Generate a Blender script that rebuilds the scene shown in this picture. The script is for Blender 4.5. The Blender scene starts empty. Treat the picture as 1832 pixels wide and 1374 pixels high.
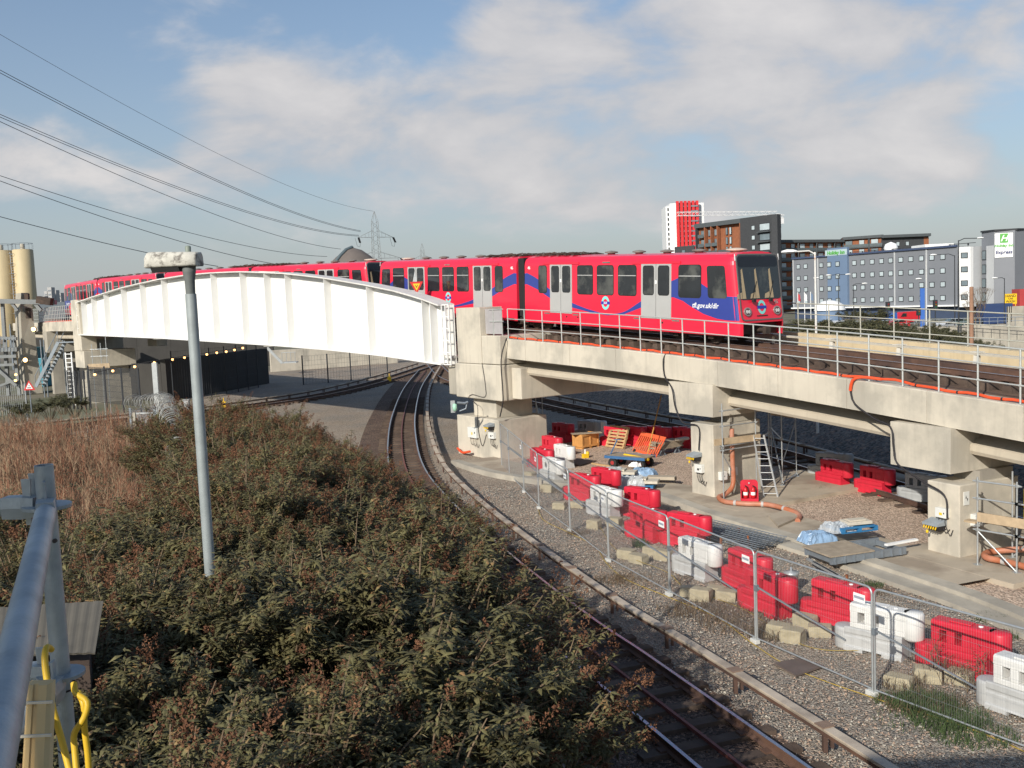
import bpy, math, random
from collections import defaultdict
from mathutils import Vector, Matrix
random.seed(7)
R = math.radians
scene = bpy.context.scene
COL = scene.collection
# ------------------------------------------------------------------ camera
CAM_H = 7.5
F_PX = 1750.0                      # focal length in pixels of the 1832-wide photo
PITCH, ROLL = R(4.93), R(2.4)
FWD = Vector((0, math.cos(PITCH), -math.sin(PITCH)))
_r0 = Vector((1, 0, 0)); _u0 = _r0.cross(FWD)
RIGHT = math.cos(ROLL) * _r0 - math.sin(ROLL) * _u0
UP = math.sin(ROLL) * _r0 + math.cos(ROLL) * _u0
cam = bpy.data.objects.new('camera', bpy.data.cameras.new('camera'))
COL.objects.link(cam)
cam.data.lens = 36 * F_PX / 1832; cam.data.sensor_width = 36; cam.data.sensor_fit = 'HORIZONTAL'
cam.data.clip_start = 0.05; cam.data.clip_end = 6000
m = Matrix((RIGHT, UP, -FWD)).transposed().to_4x4(); m.translation = Vector((0, 0, CAM_H))
cam.matrix_world = m
scene.camera = cam
# ------------------------------------------------------------------ sun, sky, exposure
SUN_EL, SUN_TO = R(27.5), Vector((-0.51, -0.86, 0)).normalized()
sun = bpy.data.objects.new('sun', bpy.data.lights.new('sun', 'SUN')); COL.objects.link(sun)
sun.data.energy = 5.0; sun.data.angle = R(0.55); sun.data.color = (1.0, 0.945, 0.85)
sdir = Vector((SUN_TO.x * math.cos(SUN_EL), SUN_TO.y * math.cos(SUN_EL), math.sin(SUN_EL)))
sun.rotation_euler = sdir.to_track_quat('Z', 'Y').to_euler()
sun.location = (-20, -30, 40)
world = bpy.data.worlds.new('World'); scene.world = world; world.use_nodes = True
wn, wl = world.node_tree.nodes, world.node_tree.links
wn.clear()
out = wn.new('ShaderNodeOutputWorld'); bg = wn.new('ShaderNodeBackground')
sky = wn.new('ShaderNodeTexSky'); sky.sky_type = 'NISHITA'; sky.sun_disc = False
sky.sun_elevation = SUN_EL; sky.sun_rotation = math.atan2(SUN_TO.x, SUN_TO.y)
sky.air_density = 1.0; sky.dust_density = 1.2; sky.ozone_density = 2.0; sky.altitude = 10
bg.inputs['Strength'].default_value = 0.105
wl.new(bg.outputs[0], out.inputs[0])
def wmath(op, a, b=None, clamp=False):
    n = wn.new('ShaderNodeMath'); n.operation = op; n.use_clamp = clamp
    for i, v in enumerate((a, b)):
        if v is None: continue
        if isinstance(v, (int, float)): n.inputs[i].default_value = v
        else: wl.new(v, n.inputs[i])
    return n.outputs[0]
tc = wn.new('ShaderNodeTexCoord'); sep = wn.new('ShaderNodeSeparateXYZ'); wl.new(tc.outputs['Generated'], sep.inputs[0])
dx, dy, dz = sep.outputs
yy = wmath('MAXIMUM', wmath('ABSOLUTE', dy), 0.15)
cu, cv = wmath('DIVIDE', dx, yy), wmath('DIVIDE', dz, yy)      # azimuth and height of a sky direction
comb = wn.new('ShaderNodeCombineXYZ'); wl.new(cu, comb.inputs[0]); wl.new(wmath('MULTIPLY', cv, 2.1), comb.inputs[1])
nz = wn.new('ShaderNodeTexNoise'); nz.inputs['Scale'].default_value = 5.5; nz.inputs['Detail'].default_value = 7; nz.inputs['Roughness'].default_value = 0.55
nz.inputs['Distortion'].default_value = 0.25
wl.new(comb.outputs[0], nz.inputs['Vector'])
nz2 = wn.new('ShaderNodeTexNoise'); nz2.inputs['Scale'].default_value = 17; nz2.inputs['Detail'].default_value = 5
wl.new(comb.outputs[0], nz2.inputs['Vector'])
cover = None
# banks of cloud: (u, v, half width, half height, weight)
for (u0, v0, a, b, w) in ((.19, .165, .26, .06, 1.25), (.12, .235, .13, .05, 1.1), (.33, .20, .16, .06, 1.0), (-.25, .215, .10, .06, 1.05), (-.06, .18, .15, .06, .8),
        (.02, .28, .06, .05, .75), (.42, .26, .16, .05, .9), (.36, .31, .3, .05, .85), (-.50, .17, .09, .05, .75), (-.30, .14, .14, .035, .6), (.25, .085, .3, .03, .75),
        (-.05, .10, .4, .05, .3), (.46, .12, .1, .04, .5), (-.45, .28, .04, .03, .3)):
    e = wmath('ADD', wmath('POWER', wmath('DIVIDE', wmath('SUBTRACT', cu, u0), a), 2), wmath('POWER', wmath('DIVIDE', wmath('SUBTRACT', cv, v0), b), 2))
    g = wmath('MULTIPLY', wmath('EXPONENT', wmath('MULTIPLY', e, -1)), w)
    cover = g if cover is None else wmath('ADD', cover, g)
cover = wmath('MINIMUM', cover, 1.05)
d = wmath('ADD', wmath('MULTIPLY', cover, 0.75), wmath('MULTIPLY', wmath('SUBTRACT', nz.outputs['Fac'], 0.5), 2.3))
d = wmath('ADD', d, wmath('MULTIPLY', wmath('SUBTRACT', nz2.outputs['Fac'], 0.5), 0.35))
mr = wn.new('ShaderNodeMapRange'); mr.interpolation_type = 'SMOOTHSTEP'
mr.inputs[1].default_value = 0.22; mr.inputs[2].default_value = 0.90; mr.inputs[3].default_value = 0; mr.inputs[4].default_value = 0.92
wl.new(d, mr.inputs[0])
tone = wn.new('ShaderNodeMix'); tone.data_type = 'RGBA'                                     # sunlit tops and greyer undersides
tone.inputs['A'].default_value = (4.6, 4.65, 4.95, 1); tone.inputs['B'].default_value = (7.3, 7.0, 6.85, 1)
wl.new(wmath('MULTIPLY', wmath('SUBTRACT', nz.outputs['Fac'], 0.35), 2.6, True), tone.inputs['Factor'])
SKY_TINT = wn.new('ShaderNodeMix'); SKY_TINT.data_type = 'RGBA'; SKY_TINT.blend_type = 'MULTIPLY'; SKY_TINT.inputs['Factor'].default_value = 1
SKY_TINT.inputs['B'].default_value = (1.0, 1.13, 1.2, 1)
wl.new(sky.outputs[0], SKY_TINT.inputs['A'])
hz = wn.new('ShaderNodeMix'); hz.data_type = 'RGBA'; hz.inputs['B'].default_value = (4.35, 4.45, 4.6, 1)      # hazy air low in the sky
wl.new(wmath('MULTIPLY', wmath('EXPONENT', wmath('MULTIPLY', wmath('MAXIMUM', dz, 0.0), -5.2)), 0.93), hz.inputs['Factor']); wl.new(SKY_TINT.outputs['Result'], hz.inputs['A'])
cm = wn.new('ShaderNodeMix'); cm.data_type = 'RGBA'
wl.new(mr.outputs[0], cm.inputs['Factor']); wl.new(hz.outputs['Result'], cm.inputs['A']); wl.new(tone.outputs['Result'], cm.inputs['B'])
wl.new(cm.outputs['Result'], bg.inputs['Color'])
scene.view_settings.view_transform = 'Standard'; scene.view_settings.look = 'None'
scene.view_settings.gamma = 1; scene.view_settings.use_curve_mapping = False
scene.view_settings.exposure = 0.0
scene.cycles.max_bounces = 5; scene.cycles.transparent_max_bounces = 12

# ------------------------------------------------------------------ places found on the photograph's ground plane
def pix_ray(x, y): return FWD * F_PX + RIGHT * (x - 916) - UP * (y - 687)
def G(x, y, z=0.0):
    d_ = pix_ray(x, y); t = (z - CAM_H) / d_.z; return Vector((d_.x * t, d_.y * t, z))
def D(x, y, dist):
    d_ = pix_ray(x, y); t = dist / d_.y; return Vector((d_.x * t, dist, CAM_H + d_.z * t))
# ------------------------------------------------------------------ mesh helpers
class MB:
    def __init__(s): s.v = []; s.f = []; s.m = []; s.s = []
    def add(s, vs, fs, mi=0, smooth=False):
        n = len(s.v); s.v += [tuple(p) for p in vs]
        for f in fs: s.f.append(tuple(n + i for i in f)); s.m.append(mi); s.s.append(smooth)
        return s
    def box(s, x0, x1, y0, y1, z0, z1, mi=0, mt=None):
        vs = [Vector((x, y, z)) for z in (z0, z1) for y in (y0, y1) for x in (x0, x1)]
        if mt: vs = [mt @ p for p in vs]
        return s.add(vs, [(0, 2, 3, 1), (4, 5, 7, 6), (0, 1, 5, 4), (2, 6, 7, 3), (0, 4, 6, 2), (1, 3, 7, 5)], mi)
    def bar(s, p, q, w, h, mi=0, up=Vector((0, 0, 1))):
        p, q = Vector(p), Vector(q); d_ = (q - p).normalized(); sd = d_.cross(up)
        if sd.length < 1e-4: sd = d_.cross(Vector((0, 1, 0)))
        sd.normalize(); u = sd.cross(d_); vs = []
        for c in (p, q):
            for a, b in ((-1, -1), (1, -1), (1, 1), (-1, 1)): vs.append(c + sd * a * w / 2 + u * b * h / 2)
        return s.add(vs, [(0, 3, 2, 1), (4, 5, 6, 7), (0, 1, 5, 4), (1, 2, 6, 5), (2, 3, 7, 6), (3, 0, 4, 7)], mi)
    def tube(s, pts, r, n=8, mi=0, cap=True, closed=False, smooth=True):
        pts = [Vector(p) for p in pts]; k = len(pts); rs = r if isinstance(r, (list, tuple)) else [r] * k
        u = None; vs = []
        for i, p in enumerate(pts):
            a = pts[i - 1] if (i or closed) else p; b = pts[(i + 1) % k] if (i < k - 1 or closed) else p
            t = (b - a).normalized()
            if u is None: u = t.cross(Vector((0, 0, 1))) if abs(t.z) < .95 else t.cross(Vector((1, 0, 0)))
            u = (u - t * u.dot(t)).normalized(); w = t.cross(u)
            for j in range(n):
                an = 2 * math.pi * j / n; vs.append(p + (u * math.cos(an) + w * math.sin(an)) * rs[i])
        fs = []
        for i in range(k if closed else k - 1):
            for j in range(n):
                a, b = i * n + j, i * n + (j + 1) % n; c = (i + 1) % k * n
                fs.append((a, b, c + (j + 1) % n, c + j))
        s.add(vs, fs, mi, smooth)
        if cap and not closed: s.add(vs[:n][::-1], [tuple(range(n))], mi); s.add(vs[-n:], [tuple(range(n))], mi)
        return s
    def prism(s, poly, vec, mi=0, smooth=False):
        a = [Vector(p) for p in poly]; vec = Vector(vec); n = len(a)
        s.add(a, [tuple(reversed(range(n)))], mi); s.add([p + vec for p in a], [tuple(range(n))], mi)
        return s.add(a + [p + vec for p in a], [(i, (i + 1) % n, n + (i + 1) % n, n + i) for i in range(n)], mi, smooth)
    def loft(s, rings, mi=0, smooth=False, caps=True, closed=True):
        n = len(rings[0]); vs = [Vector(p) for r_ in rings for p in r_]; fs = []
        for i in range(len(rings) - 1):
            for j in range(n if closed else n - 1):
                a, b = i * n + j, i * n + (j + 1) % n; fs.append((a, b, b + n, a + n))
        s.add(vs, fs, mi, smooth)
        if caps: s.add(rings[0], [tuple(reversed(range(n)))], mi); s.add(rings[-1], [tuple(range(n))], mi)
        return s
    def lathe(s, prof, n=20, mi=0, c=(0, 0, 0)):
        rings = [[(c[0] + r_ * math.cos(2 * math.pi * j / n), c[1] + r_ * math.sin(2 * math.pi * j / n), c[2] + z) for j in range(n)] for r_, z in prof]
        return s.loft(rings, mi, True)
PINFO = {}
def thing(name, label, cat, loc=(0, 0, 0), rz=0, group=None, kind=None):
    o = bpy.data.objects.new(name, None); COL.objects.link(o); o.location = loc; o.rotation_euler = (0, 0, rz); o.empty_display_size = .2
    tag(o, label, cat, group, kind); return o
def tag(o, label=None, cat=None, group=None, kind=None):
    if label: o['label'] = label
    if cat: o['category'] = cat
    if group: o['group'] = group
    if kind: o['kind'] = kind
    return o
def O(name, mb, mats, parent=None, world=False, bevel=0, label=None):
    """link the collected shapes as ONE object; world=True: vertices are given in world space"""
    me = bpy.data.meshes.new(name); vs = mb.v
    if world and parent is not None:
        M = parent.matrix_basis.inverted() if parent.parent is None else (parent.parent.matrix_basis @ parent.matrix_basis).inverted()
        vs = [tuple(M @ Vector(p)) for p in vs]
    elif world:
        pass
    me.from_pydata(vs, [], mb.f)
    for mt in (mats if isinstance(mats, (list, tuple)) else [mats]): me.materials.append(mt)
    me.polygons.foreach_set('material_index', mb.m); me.polygons.foreach_set('use_smooth', mb.s); me.update()
    o = bpy.data.objects.new(name, me); COL.objects.link(o)
    if parent is not None: o.parent = parent
    if bevel:
        b = o.modifiers.new('bevel', 'BEVEL'); b.width = bevel; b.segments = 2; b.limit_method = 'ANGLE'
    if label: o['label'] = label
    return o
def single(name, mb, mats, label, cat, group=None, loc=None, rz=0, bevel=0):
    """a thing that is one mesh; its origin is put at the base of its shape"""
    if loc is None:
        n = len(mb.v); cx = sum(p[0] for p in mb.v) / n; cy = sum(p[1] for p in mb.v) / n; cz = min(p[2] for p in mb.v)
        mb.v = [(p[0] - cx, p[1] - cy, p[2] - cz) for p in mb.v]; loc = (cx, cy, cz)
    o = O(name, mb, mats, bevel=bevel); o.location = loc; o.rotation_euler = (0, 0, rz); return tag(o, label, cat, group)
def structure(name, mb, mats):
    o = O(name, mb, mats); o['kind'] = 'structure'; return o
def copy_tree(o, loc=None, rz=None, label=None, parent=None, kids=None):
    c = o.copy(); COL.objects.link(c); c.parent = parent
    if loc is not None: c.location = loc
    if rz is not None: c.rotation_euler = (0, 0, rz)
    if label: c['label'] = label
    for ch in o.children: copy_tree(ch, parent=c)
    return c
def text_mesh(name, body, size, mat_, parent, mtx, extrude=.004, shear=0, font_bold=0, label=None):
    cu_ = bpy.data.curves.new(name, 'FONT'); cu_.body = body; cu_.size = size; cu_.extrude = extrude; cu_.align_x = 'CENTER'; cu_.align_y = 'CENTER'
    cu_.shear = shear; cu_.offset = font_bold; cu_.resolution_u = 3
    t = bpy.data.objects.new(name + '_curve', cu_); COL.objects.link(t)
    me = bpy.data.meshes.new_from_object(t.evaluated_get(bpy.context.evaluated_depsgraph_get()))
    bpy.data.objects.remove(t); bpy.data.curves.remove(cu_)
    me.transform(mtx); me.materials.clear(); me.materials.append(mat_)
    o = bpy.data.objects.new(name, me); COL.objects.link(o); o.parent = parent
    if label: o['label'] = label
    return o
# ------------------------------------------------------------------ materials
MATS = {}
def mat(name, col, rough=.8, var=.12, scale=3.0, bump=0.0, bscale=None, metal=0.0, streak=0.0, col2=None, mix_scale=.6, mix=(.45, .6), spec=.4, speck=0, emit=0, alpha=1, bdist=.02, coat=0):
    if name in MATS: return MATS[name]
    M = bpy.data.materials.new(name); M.use_nodes = True; nt = M.node_tree; N, L = nt.nodes, nt.links
    b = N['Principled BSDF']; tcn = N.new('ShaderNodeTexCoord'); co = tcn.outputs['Object']
    b.inputs['Roughness'].default_value = rough; b.inputs['Metallic'].default_value = metal
    b.inputs['Specular IOR Level'].default_value = spec; b.inputs['Coat Weight'].default_value = coat
    def noise(sc, det=4, vec=None):
        n = N.new('ShaderNodeTexNoise'); n.inputs['Scale'].default_value = sc; n.inputs['Detail'].default_value = det; n.inputs['Roughness'].default_value = .6
        L.new(vec or co, n.inputs['Vector']); return n.outputs['Fac']
    def mixc(f, a, c, mode='MIX'):
        x = N.new('ShaderNodeMix'); x.data_type = 'RGBA'; x.blend_type = mode
        for k, v in (('Factor', f), ('A', a), ('B', c)):
            if isinstance(v, (tuple, list)): x.inputs[k].default_value = (*v, 1)
            elif isinstance(v, (int, float)): x.inputs[k].default_value = v
            else: L.new(v, x.inputs[k])
        return x.outputs['Result']
    def ramp(v, lo, hi, a=0., c=1.):
        r_ = N.new('ShaderNodeMapRange'); L.new(v, r_.inputs[0])
        for i, k in enumerate((lo, hi, a, c)): r_.inputs[i + 1].default_value = k
        return r_.outputs[0]
    c = tuple(col)
    if col2 is not None: c = mixc(ramp(noise(mix_scale, 6), mix[0], mix[1]), c, tuple(col2))
    g = ramp(noise(scale, 6), .25, .75, 1 - var, 1 + var)
    gm = N.new('ShaderNodeCombineColor'); [L.new(g, gm.inputs[i]) for i in range(3)]
    c = mixc(1.0, c, gm.outputs[0], 'MULTIPLY')
    if streak:
        mp = N.new('ShaderNodeMapping'); mp.inputs['Scale'].default_value = (2.2, 2.2, .12); L.new(co, mp.inputs[0])
        c = mixc(ramp(noise(2.5, 5, mp.outputs[0]), .52, .8, 0, streak), c, tuple(k * .45 for k in col))
    if speck:
        vo = N.new('ShaderNodeTexVoronoi'); vo.inputs['Scale'].default_value = speck; L.new(co, vo.inputs['Vector'])
        hs = N.new('ShaderNodeSeparateColor'); L.new(vo.outputs['Color'], hs.inputs[0])
        v = ramp(hs.outputs[0], 0, 1, .45, 1.55); gm2 = N.new('ShaderNodeCombineColor'); [L.new(v, gm2.inputs[i]) for i in range(3)]
        c = mixc(1.0, c, gm2.outputs[0], 'MULTIPLY')
        c = mixc(ramp(hs.outputs[1], .6, 1, 0, .5), c, (.42, .27, .19))
    L.new(c, b.inputs['Base Color']) if not isinstance(c, tuple) else None
    if bump:
        bp = N.new('ShaderNodeBump'); bp.inputs['Strength'].default_value = bump; bp.inputs['Distance'].default_value = bdist
        if speck: L.new(vo.outputs['Distance'], bp.inputs['Height']); bp.invert = True
        else: L.new(noise(bscale or scale * 4, 5), bp.inputs['Height'])
        L.new(bp.outputs[0], b.inputs['Normal'])
    if emit: b.inputs['Emission Color'].default_value = (*col, 1); b.inputs['Emission Strength'].default_value = emit
    if alpha < 1: b.inputs['Alpha'].default_value = alpha
    MATS[name] = M; return M
concrete = mat('concrete', (.56, .505, .41), .85, .09, .8, .25, 30, streak=.42, col2=(.41, .375, .31), mix_scale=.5)
concrete_old = mat('concrete_old', (.40, .365, .30), .9, .15, 1.2, .3, 25, streak=.5, col2=(.29, .265, .225))
slab_mat = mat('concrete_slab', (.43, .365, .28), .9, .12, .9, .3, 30, col2=(.30, .245, .185), mix_scale=.5, mix=(.48, .62))
kerb_mat = mat('concrete_kerb', (.43, .39, .32), .9, .12, 2, .3, 25, col2=(.33, .30, .25))
white_steel = mat('white_painted_steel', (.76, .755, .73), .45, .03, .6, streak=.06)
white_grubby = mat('white_steel_grubby', (.62, .60, .56), .6, .12, 1.5, streak=.3)
galv = mat('galvanised_steel', (.46, .48, .48), .42, .14, 6, .08, 40, metal=.55)
galv_dark = mat('galvanised_dull', (.24, .27, .30), .5, .18, 5, .08, 30, metal=.45)
rail_paint = mat('galvanised_railing', (.50, .51, .48), .5, .1, 5, metal=.3)
red_paint = mat('train_red', (.80, .022, .055), .30, .05, 1.3, coat=.35, streak=.12)
blue_paint = mat('train_blue', (.035, .055, .26), .32, .04, 2, coat=.3)
door_grey = mat('door_grey', (.40, .40, .385), .45, .04, 2)
glass = mat('dark_glass', (.018, .021, .023), .06, .3, 1.5, spec=.8, col2=(.075, .078, .07), mix_scale=.9, mix=(.5, .62))
rubber = mat('black_rubber', (.018, .018, .018), .7, .2, 8)
under_mat = mat('underframe_grime', (.045, .034, .028), .9, .3, 3, .3, 12, col2=(.09, .06, .045))
roofkit = mat('roof_grey', (.17, .155, .14), .8, .3, 4)
white_mat = mat('white_paint', (.8, .8, .78), .5, .04, 3)
rail_rust = mat('rust_brown_steel', (.115, .062, .042), .8, .25, 4, .25, 30, col2=(.07, .042, .034))
rail_top = mat('worn_rail_steel', (.38, .40, .45), .25, .1, 10, metal=.8)
sleeper_mat = mat('stained_sleeper', (.08, .055, .042), .95, .3, 3, .5, 14, col2=(.125, .088, .065))
orange = mat('orange_duct', (.72, .085, .025), .5, .15, 3)
orange_pipe = mat('terracotta_pipe', (.40, .135, .065), .5, .15, 3, col2=(.46, .22, .15))
cable = mat('black_cable', (.025, .022, .024), .6, .2, 5)
ballast = mat('ballast', (.33, .275, .215), .95, .2, .5, .9, speck=26, col2=(.25, .225, .19), mix_scale=.25, bdist=.05)
ballast_pink = mat('ballast_tan', (.50, .385, .295), .95, .15, .4, .8, speck=22, col2=(.42, .315, .24), mix_scale=.3, bdist=.04)
brown_dust = mat('ballast_brake_dust', (.085, .054, .04), .95, .3, .8, .9, speck=22, col2=(.11, .075, .055), bdist=.05)
soil = mat('rough_soil', (.085, .07, .045), 1, .4, 1.2, .8, 8, col2=(.07, .075, .035), mix_scale=.6)
far_ground = mat('waste_ground', (.19, .165, .125), 1, .3, .05, .4, 2, col2=(.11, .115, .065), mix_scale=.04)
tarmac = mat('asphalt', (.06, .06, .062), .9, .15, .5)
barrier_red = mat('red_plastic', (.56, .022, .045), .42, .12, 2.5, .1, 6, streak=.25)
barrier_white = mat('white_plastic', (.70, .69, .66), .5, .08, 2.5, .1, 6, streak=.3)
barrier_dusty = mat('dusty_white_plastic', (.47, .47, .46), .5, .1, 2.5, .1, 6, streak=.35)
barrier_grey = mat('grey_plastic', (.36, .37, .37), .5, .1, 2.5, streak=.3)
stone_block = mat('buff_block', (.40, .345, .235), .95, .18, 5, .5, 30)
timber = mat('pale_timber', (.46, .30, .15), .75, .25, 5, .2, 30, streak=.3)
timber_grey = mat('weathered_timber', (.33, .27, .20), .85, .25, 4, .3, 20, streak=.4)
timber_warm = mat('varnished_timber', (.55, .27, .085), .6, .2, 5, streak=.3)
orange_plastic = mat('orange_plastic', (.75, .13, .05), .5, .1, 3)
blue_steel = mat('blue_painted_steel', (.04, .12, .26), .5, .15, 5)
blue_pallet_mat = mat('blue_timber', (.03, .17, .36), .6, .15, 5)
yellow_mat = mat('yellow_plastic', (.80, .50, .02), .45, .08, 4)
plate_mat = mat('brown_plate', (.13, .10, .085), .7, .2, 2)
sheet_mat = mat('polythene', (.55, .58, .60), .12, .2, 4, .6, 9, alpha=.62, bdist=.03)
# ------------------------------------------------------------------ the viaduct's track: distance s (m) from the train's nose, away from the camera
_KS = [-25, -10, 0, 8, 16, 28, 56, 84]; _HD = [.37, .4475, .5299, .6686, .5733, .7883, .7726, .5841]
_ZC = (-7.69484706e-07, -2.76880457e-04, 5.31657776e-02, 8.86899004)
def _interp(x, X, Y):
    if x <= X[0]: return Y[0]
    for i in range(1, len(X)):
        if x <= X[i]: return Y[i - 1] + (Y[i] - Y[i - 1]) * (x - X[i - 1]) / (X[i] - X[i - 1])
    return Y[-1]
_tab = []; _x = _y = 0.0
for i in range(1451):
    _s = -25 + i * .1; _a = _interp(_s, _KS, _HD)
    _tab.append([_s, _x, _y, _a]); _x -= math.sin(_a) * .1; _y += math.cos(_a) * .1
_ox, _oy = 8.4354 - _tab[250][1], 36.4587 - _tab[250][2]
for t in _tab: t[1] += _ox + 1.33 * math.cos(t[3]); t[2] += _oy + 1.33 * math.sin(t[3])
def TR(s, off=0.0, dz=0.0):
    """point beside the viaduct track: off metres toward the camera side, dz above the rail head"""
    k = (s + 25) / .1; i = max(0, min(1449, int(k))); f = k - i; a, b = _tab[i], _tab[i + 1]
    x, y, h = (a[j] + (b[j] - a[j]) * f for j in (1, 2, 3))
    sc_ = min(max(s, -25), 84)
    z = _ZC[0] * sc_ ** 3 + _ZC[1] * sc_ ** 2 + _ZC[2] * sc_ + _ZC[3] - 3.47
    return Vector((x - math.cos(h) * off, y - math.sin(h) * off, z + dz))
def HEAD(s):
    k = (s + 25) / .1; i = max(0, min(1450, int(k))); return _tab[i][3]
def sweep(mb, s0, s1, poly, step=1.0, mi=0, mis=None):
    """a section given as (offset toward camera, height over rail) swept along the viaduct"""
    n = max(1, round((s1 - s0) / step)); rings = [[TR(s0 + (s1 - s0) * i / n, o, z) for o, z in poly] for i in range(n + 1)]
    return mb.loft(rings, mi)
# ================================================================== THE GROUND
def spline(pts, step=.7):
    P = [Vector((*p, 0)) if len(p) == 2 else Vector(p) for p in pts]; P = [P[0] * 2 - P[1]] + P + [P[-1] * 2 - P[-2]]; o = []
    for i in range(1, len(P) - 2):
        n = max(1, int((P[i + 1] - P[i]).length / step))
        for k in range(n):
            t = k / n; a, b, c, e = P[i - 1:i + 3]
            o.append(.5 * ((2 * b) + (c - a) * t + (2 * a - 5 * b + 4 * c - e) * t * t + (3 * b - a - 3 * c + e) * t ** 3))
    o.append(P[-2]); return o
def resample(pts, step):
    o = [pts[0].copy()]; need = step
    for a, b in zip(pts, pts[1:]):
        L_ = (b - a).length; pos = need
        while pos <= L_:
            o.append(a.lerp(b, pos / L_)); pos += step
        need = pos - L_
    return o
def normals(pts):
    o = []
    for i in range(len(pts)):
        t = (pts[min(i + 1, len(pts) - 1)] - pts[max(i - 1, 0)]).normalized(); o.append(Vector((-t.y, t.x, 0)))
    return o
def ribbon(mb, pts, poly, mi=0, smooth=False):
    """poly = (sideways, up) section swept along pts; sideways + = left of travel"""
    nn = normals(pts); return mb.loft([[p + n * a + Vector((0, 0, b)) for a, b in poly] for p, n in zip(pts, nn)], mi, smooth)
def flat(mb, pts2, z, mi=0):
    return mb.add([(p[0], p[1], z) for p in pts2], [tuple(range(len(pts2)))], mi)

g = MB(); flat(g, [(-3000, -200), (3000, -200), (3000, 5000), (-3000, 5000)], -.05); structure('ground', g, far_ground)
g = MB()
xs = [-30 + i * 2 for i in range(31)]; ys = [2 + i * 2.5 for i in range(60)]
g.add([(x, y, -.01 + .02 * math.sin(x * .9 + y * .37) * math.cos(y * .6)) for y in ys for x in xs],
      [(j * 31 + i, j * 31 + i + 1, j * 31 + i + 32, j * 31 + i + 31) for j in range(59) for i in range(30)])
structure('track_bed', g, ballast)

RAIL_R = spline([(6.2, 7.5), (5.35, 11), (4.22, 14.35), (3.17, 17.31), (2.43, 19.38), (1.39, 22.2), (-.64, 28.78), (-2.5, 35.7), (-4, 42.66), (-5.2, 51.5), (-6.52, 64.8), (-7.9, 85), (-8.67, 108)], .6)
TA = [p + n * .75 for p, n in zip(RAIL_R, normals(RAIL_R))]          # centre line of the near curved track
g = MB()
na = normals(TA)
for i in range(0, len(TA) - 1):
    a, b, c, e = TA[i] + na[i] * 2.3, TA[i] - na[i] * 1.25, TA[i + 1] - na[i + 1] * 1.25, TA[i + 1] + na[i + 1] * 2.3
    g.add([(q.x, q.y, .022) for q in (a, b, c, e)], [(0, 1, 2, 3)])
structure('brown_ballast', g, brown_dust)
# tan gravel yard behind the kerb
g = MB(); flat(g, [(-2.5, 52), (-.6, 41.6), (5.2, 35.9), (6.9, 31.6), (8.8, 27.5), (10.1, 24.2), (11.2, 21), (12.4, 15), (21, 15), (17, 27), (13.7, 38), (10.5, 47), (4.5, 56)][::-1][::-1], .026)
structure('gravel_yard', g, ballast_pink)
# concrete kerb beam with a second lower step, and the slab by the piers
KL = spline([(-2.6, 44.9), (-.55, 41.2), (2.9, 37.6), (5.27, 35.6), (6.83, 31.5), (8.78, 27.35), (10.12, 24.1), (11.13, 21.1), (12.2, 15)], .8)
g = MB(); ribbon(g, KL, [(0, 0), (-.0, .22), (-.42, .22), (-.42, 0)][::-1]); structure('kerb', g, kerb_mat)
g = MB(); K2 = [p - n * .43 for p, n in zip(KL, normals(KL)) if p.y < 31]; ribbon(g, K2, [(0, 0), (0, .12), (-.52, .12), (-.52, 0)][::-1]); structure('lower_kerb', g, kerb_mat)
def FR(s):
    """frame at s on the viaduct: local x toward the train's nose, local y away from the camera"""
    h = HEAD(s); p = TR(s); return Vector((p.x, p.y, 0)), h - math.pi / 2
g = MB()
inner = [p + n * .0 for p, n in zip(KL, normals(KL))]; outer = [p + n * 1.9 for p, n in zip(KL, normals(KL))]
for i in range(len(KL) - 1):
    if KL[i].y > 23.2 or KL[i].y < 22: g.add([(q.x, q.y, .15) for q in (inner[i], outer[i], outer[i + 1], inner[i + 1])] , [(0, 1, 2, 3)])
for s_ in (-.6, -11.0):
    o_, rz_ = FR(s_); M_ = Matrix.Translation(o_) @ Matrix.Rotation(rz_, 4, 'Z'); g.box(-1.3, 2.6, -4.4, 5.0, 0, .156, 0, M_)
structure('pavement', g, slab_mat)
# the bank beyond the second track, in the viaduct's shade
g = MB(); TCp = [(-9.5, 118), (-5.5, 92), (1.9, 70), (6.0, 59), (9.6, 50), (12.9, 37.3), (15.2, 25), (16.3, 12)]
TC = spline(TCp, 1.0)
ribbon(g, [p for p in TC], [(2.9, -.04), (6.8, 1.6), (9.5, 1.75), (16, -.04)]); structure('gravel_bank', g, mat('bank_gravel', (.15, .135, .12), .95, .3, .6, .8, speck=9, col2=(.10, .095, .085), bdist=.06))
# the bank of waste ground on the left, from which the scrub grows
EB = [(1.0, 2), (.75, 9), (-.05, 14), (-.8, 18), (-2.0, 25), (-3.9, 31), (-5.6, 35), (-9.0, 40.5), (-13.2, 46), (-20, 50), (-27, 54), (-60, 66)]
def eb_dist(x, y):
    best = 1e9; sgn = 1
    for (ax, ay), (bx, by) in zip(EB, EB[1:]):
        ux, uy = bx - ax, by - ay; t = max(0, min(1, ((x - ax) * ux + (y - ay) * uy) / (ux * ux + uy * uy)))
        d_ = math.hypot(x - ax - ux * t, y - ay - uy * t)
        if d_ < best: best = d_; sgn = 1 if ux * (y - ay) - uy * (x - ax) > 0 else -1
    return best * sgn
def terrain(x, y):
    t = max(0, min(1, eb_dist(x, y) / 4.0)); u = max(0, min(1, (21 - y) / 9)); return (1.55 + 1.0 * u * u * (3 - 2 * u)) * t * t * (3 - 2 * t) + (.12 * math.sin(x * .8 + 1.3 * y) * math.sin(.7 * y) if t > 0 else 0)
g = MB(); nx, ny = 60, 54
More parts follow.
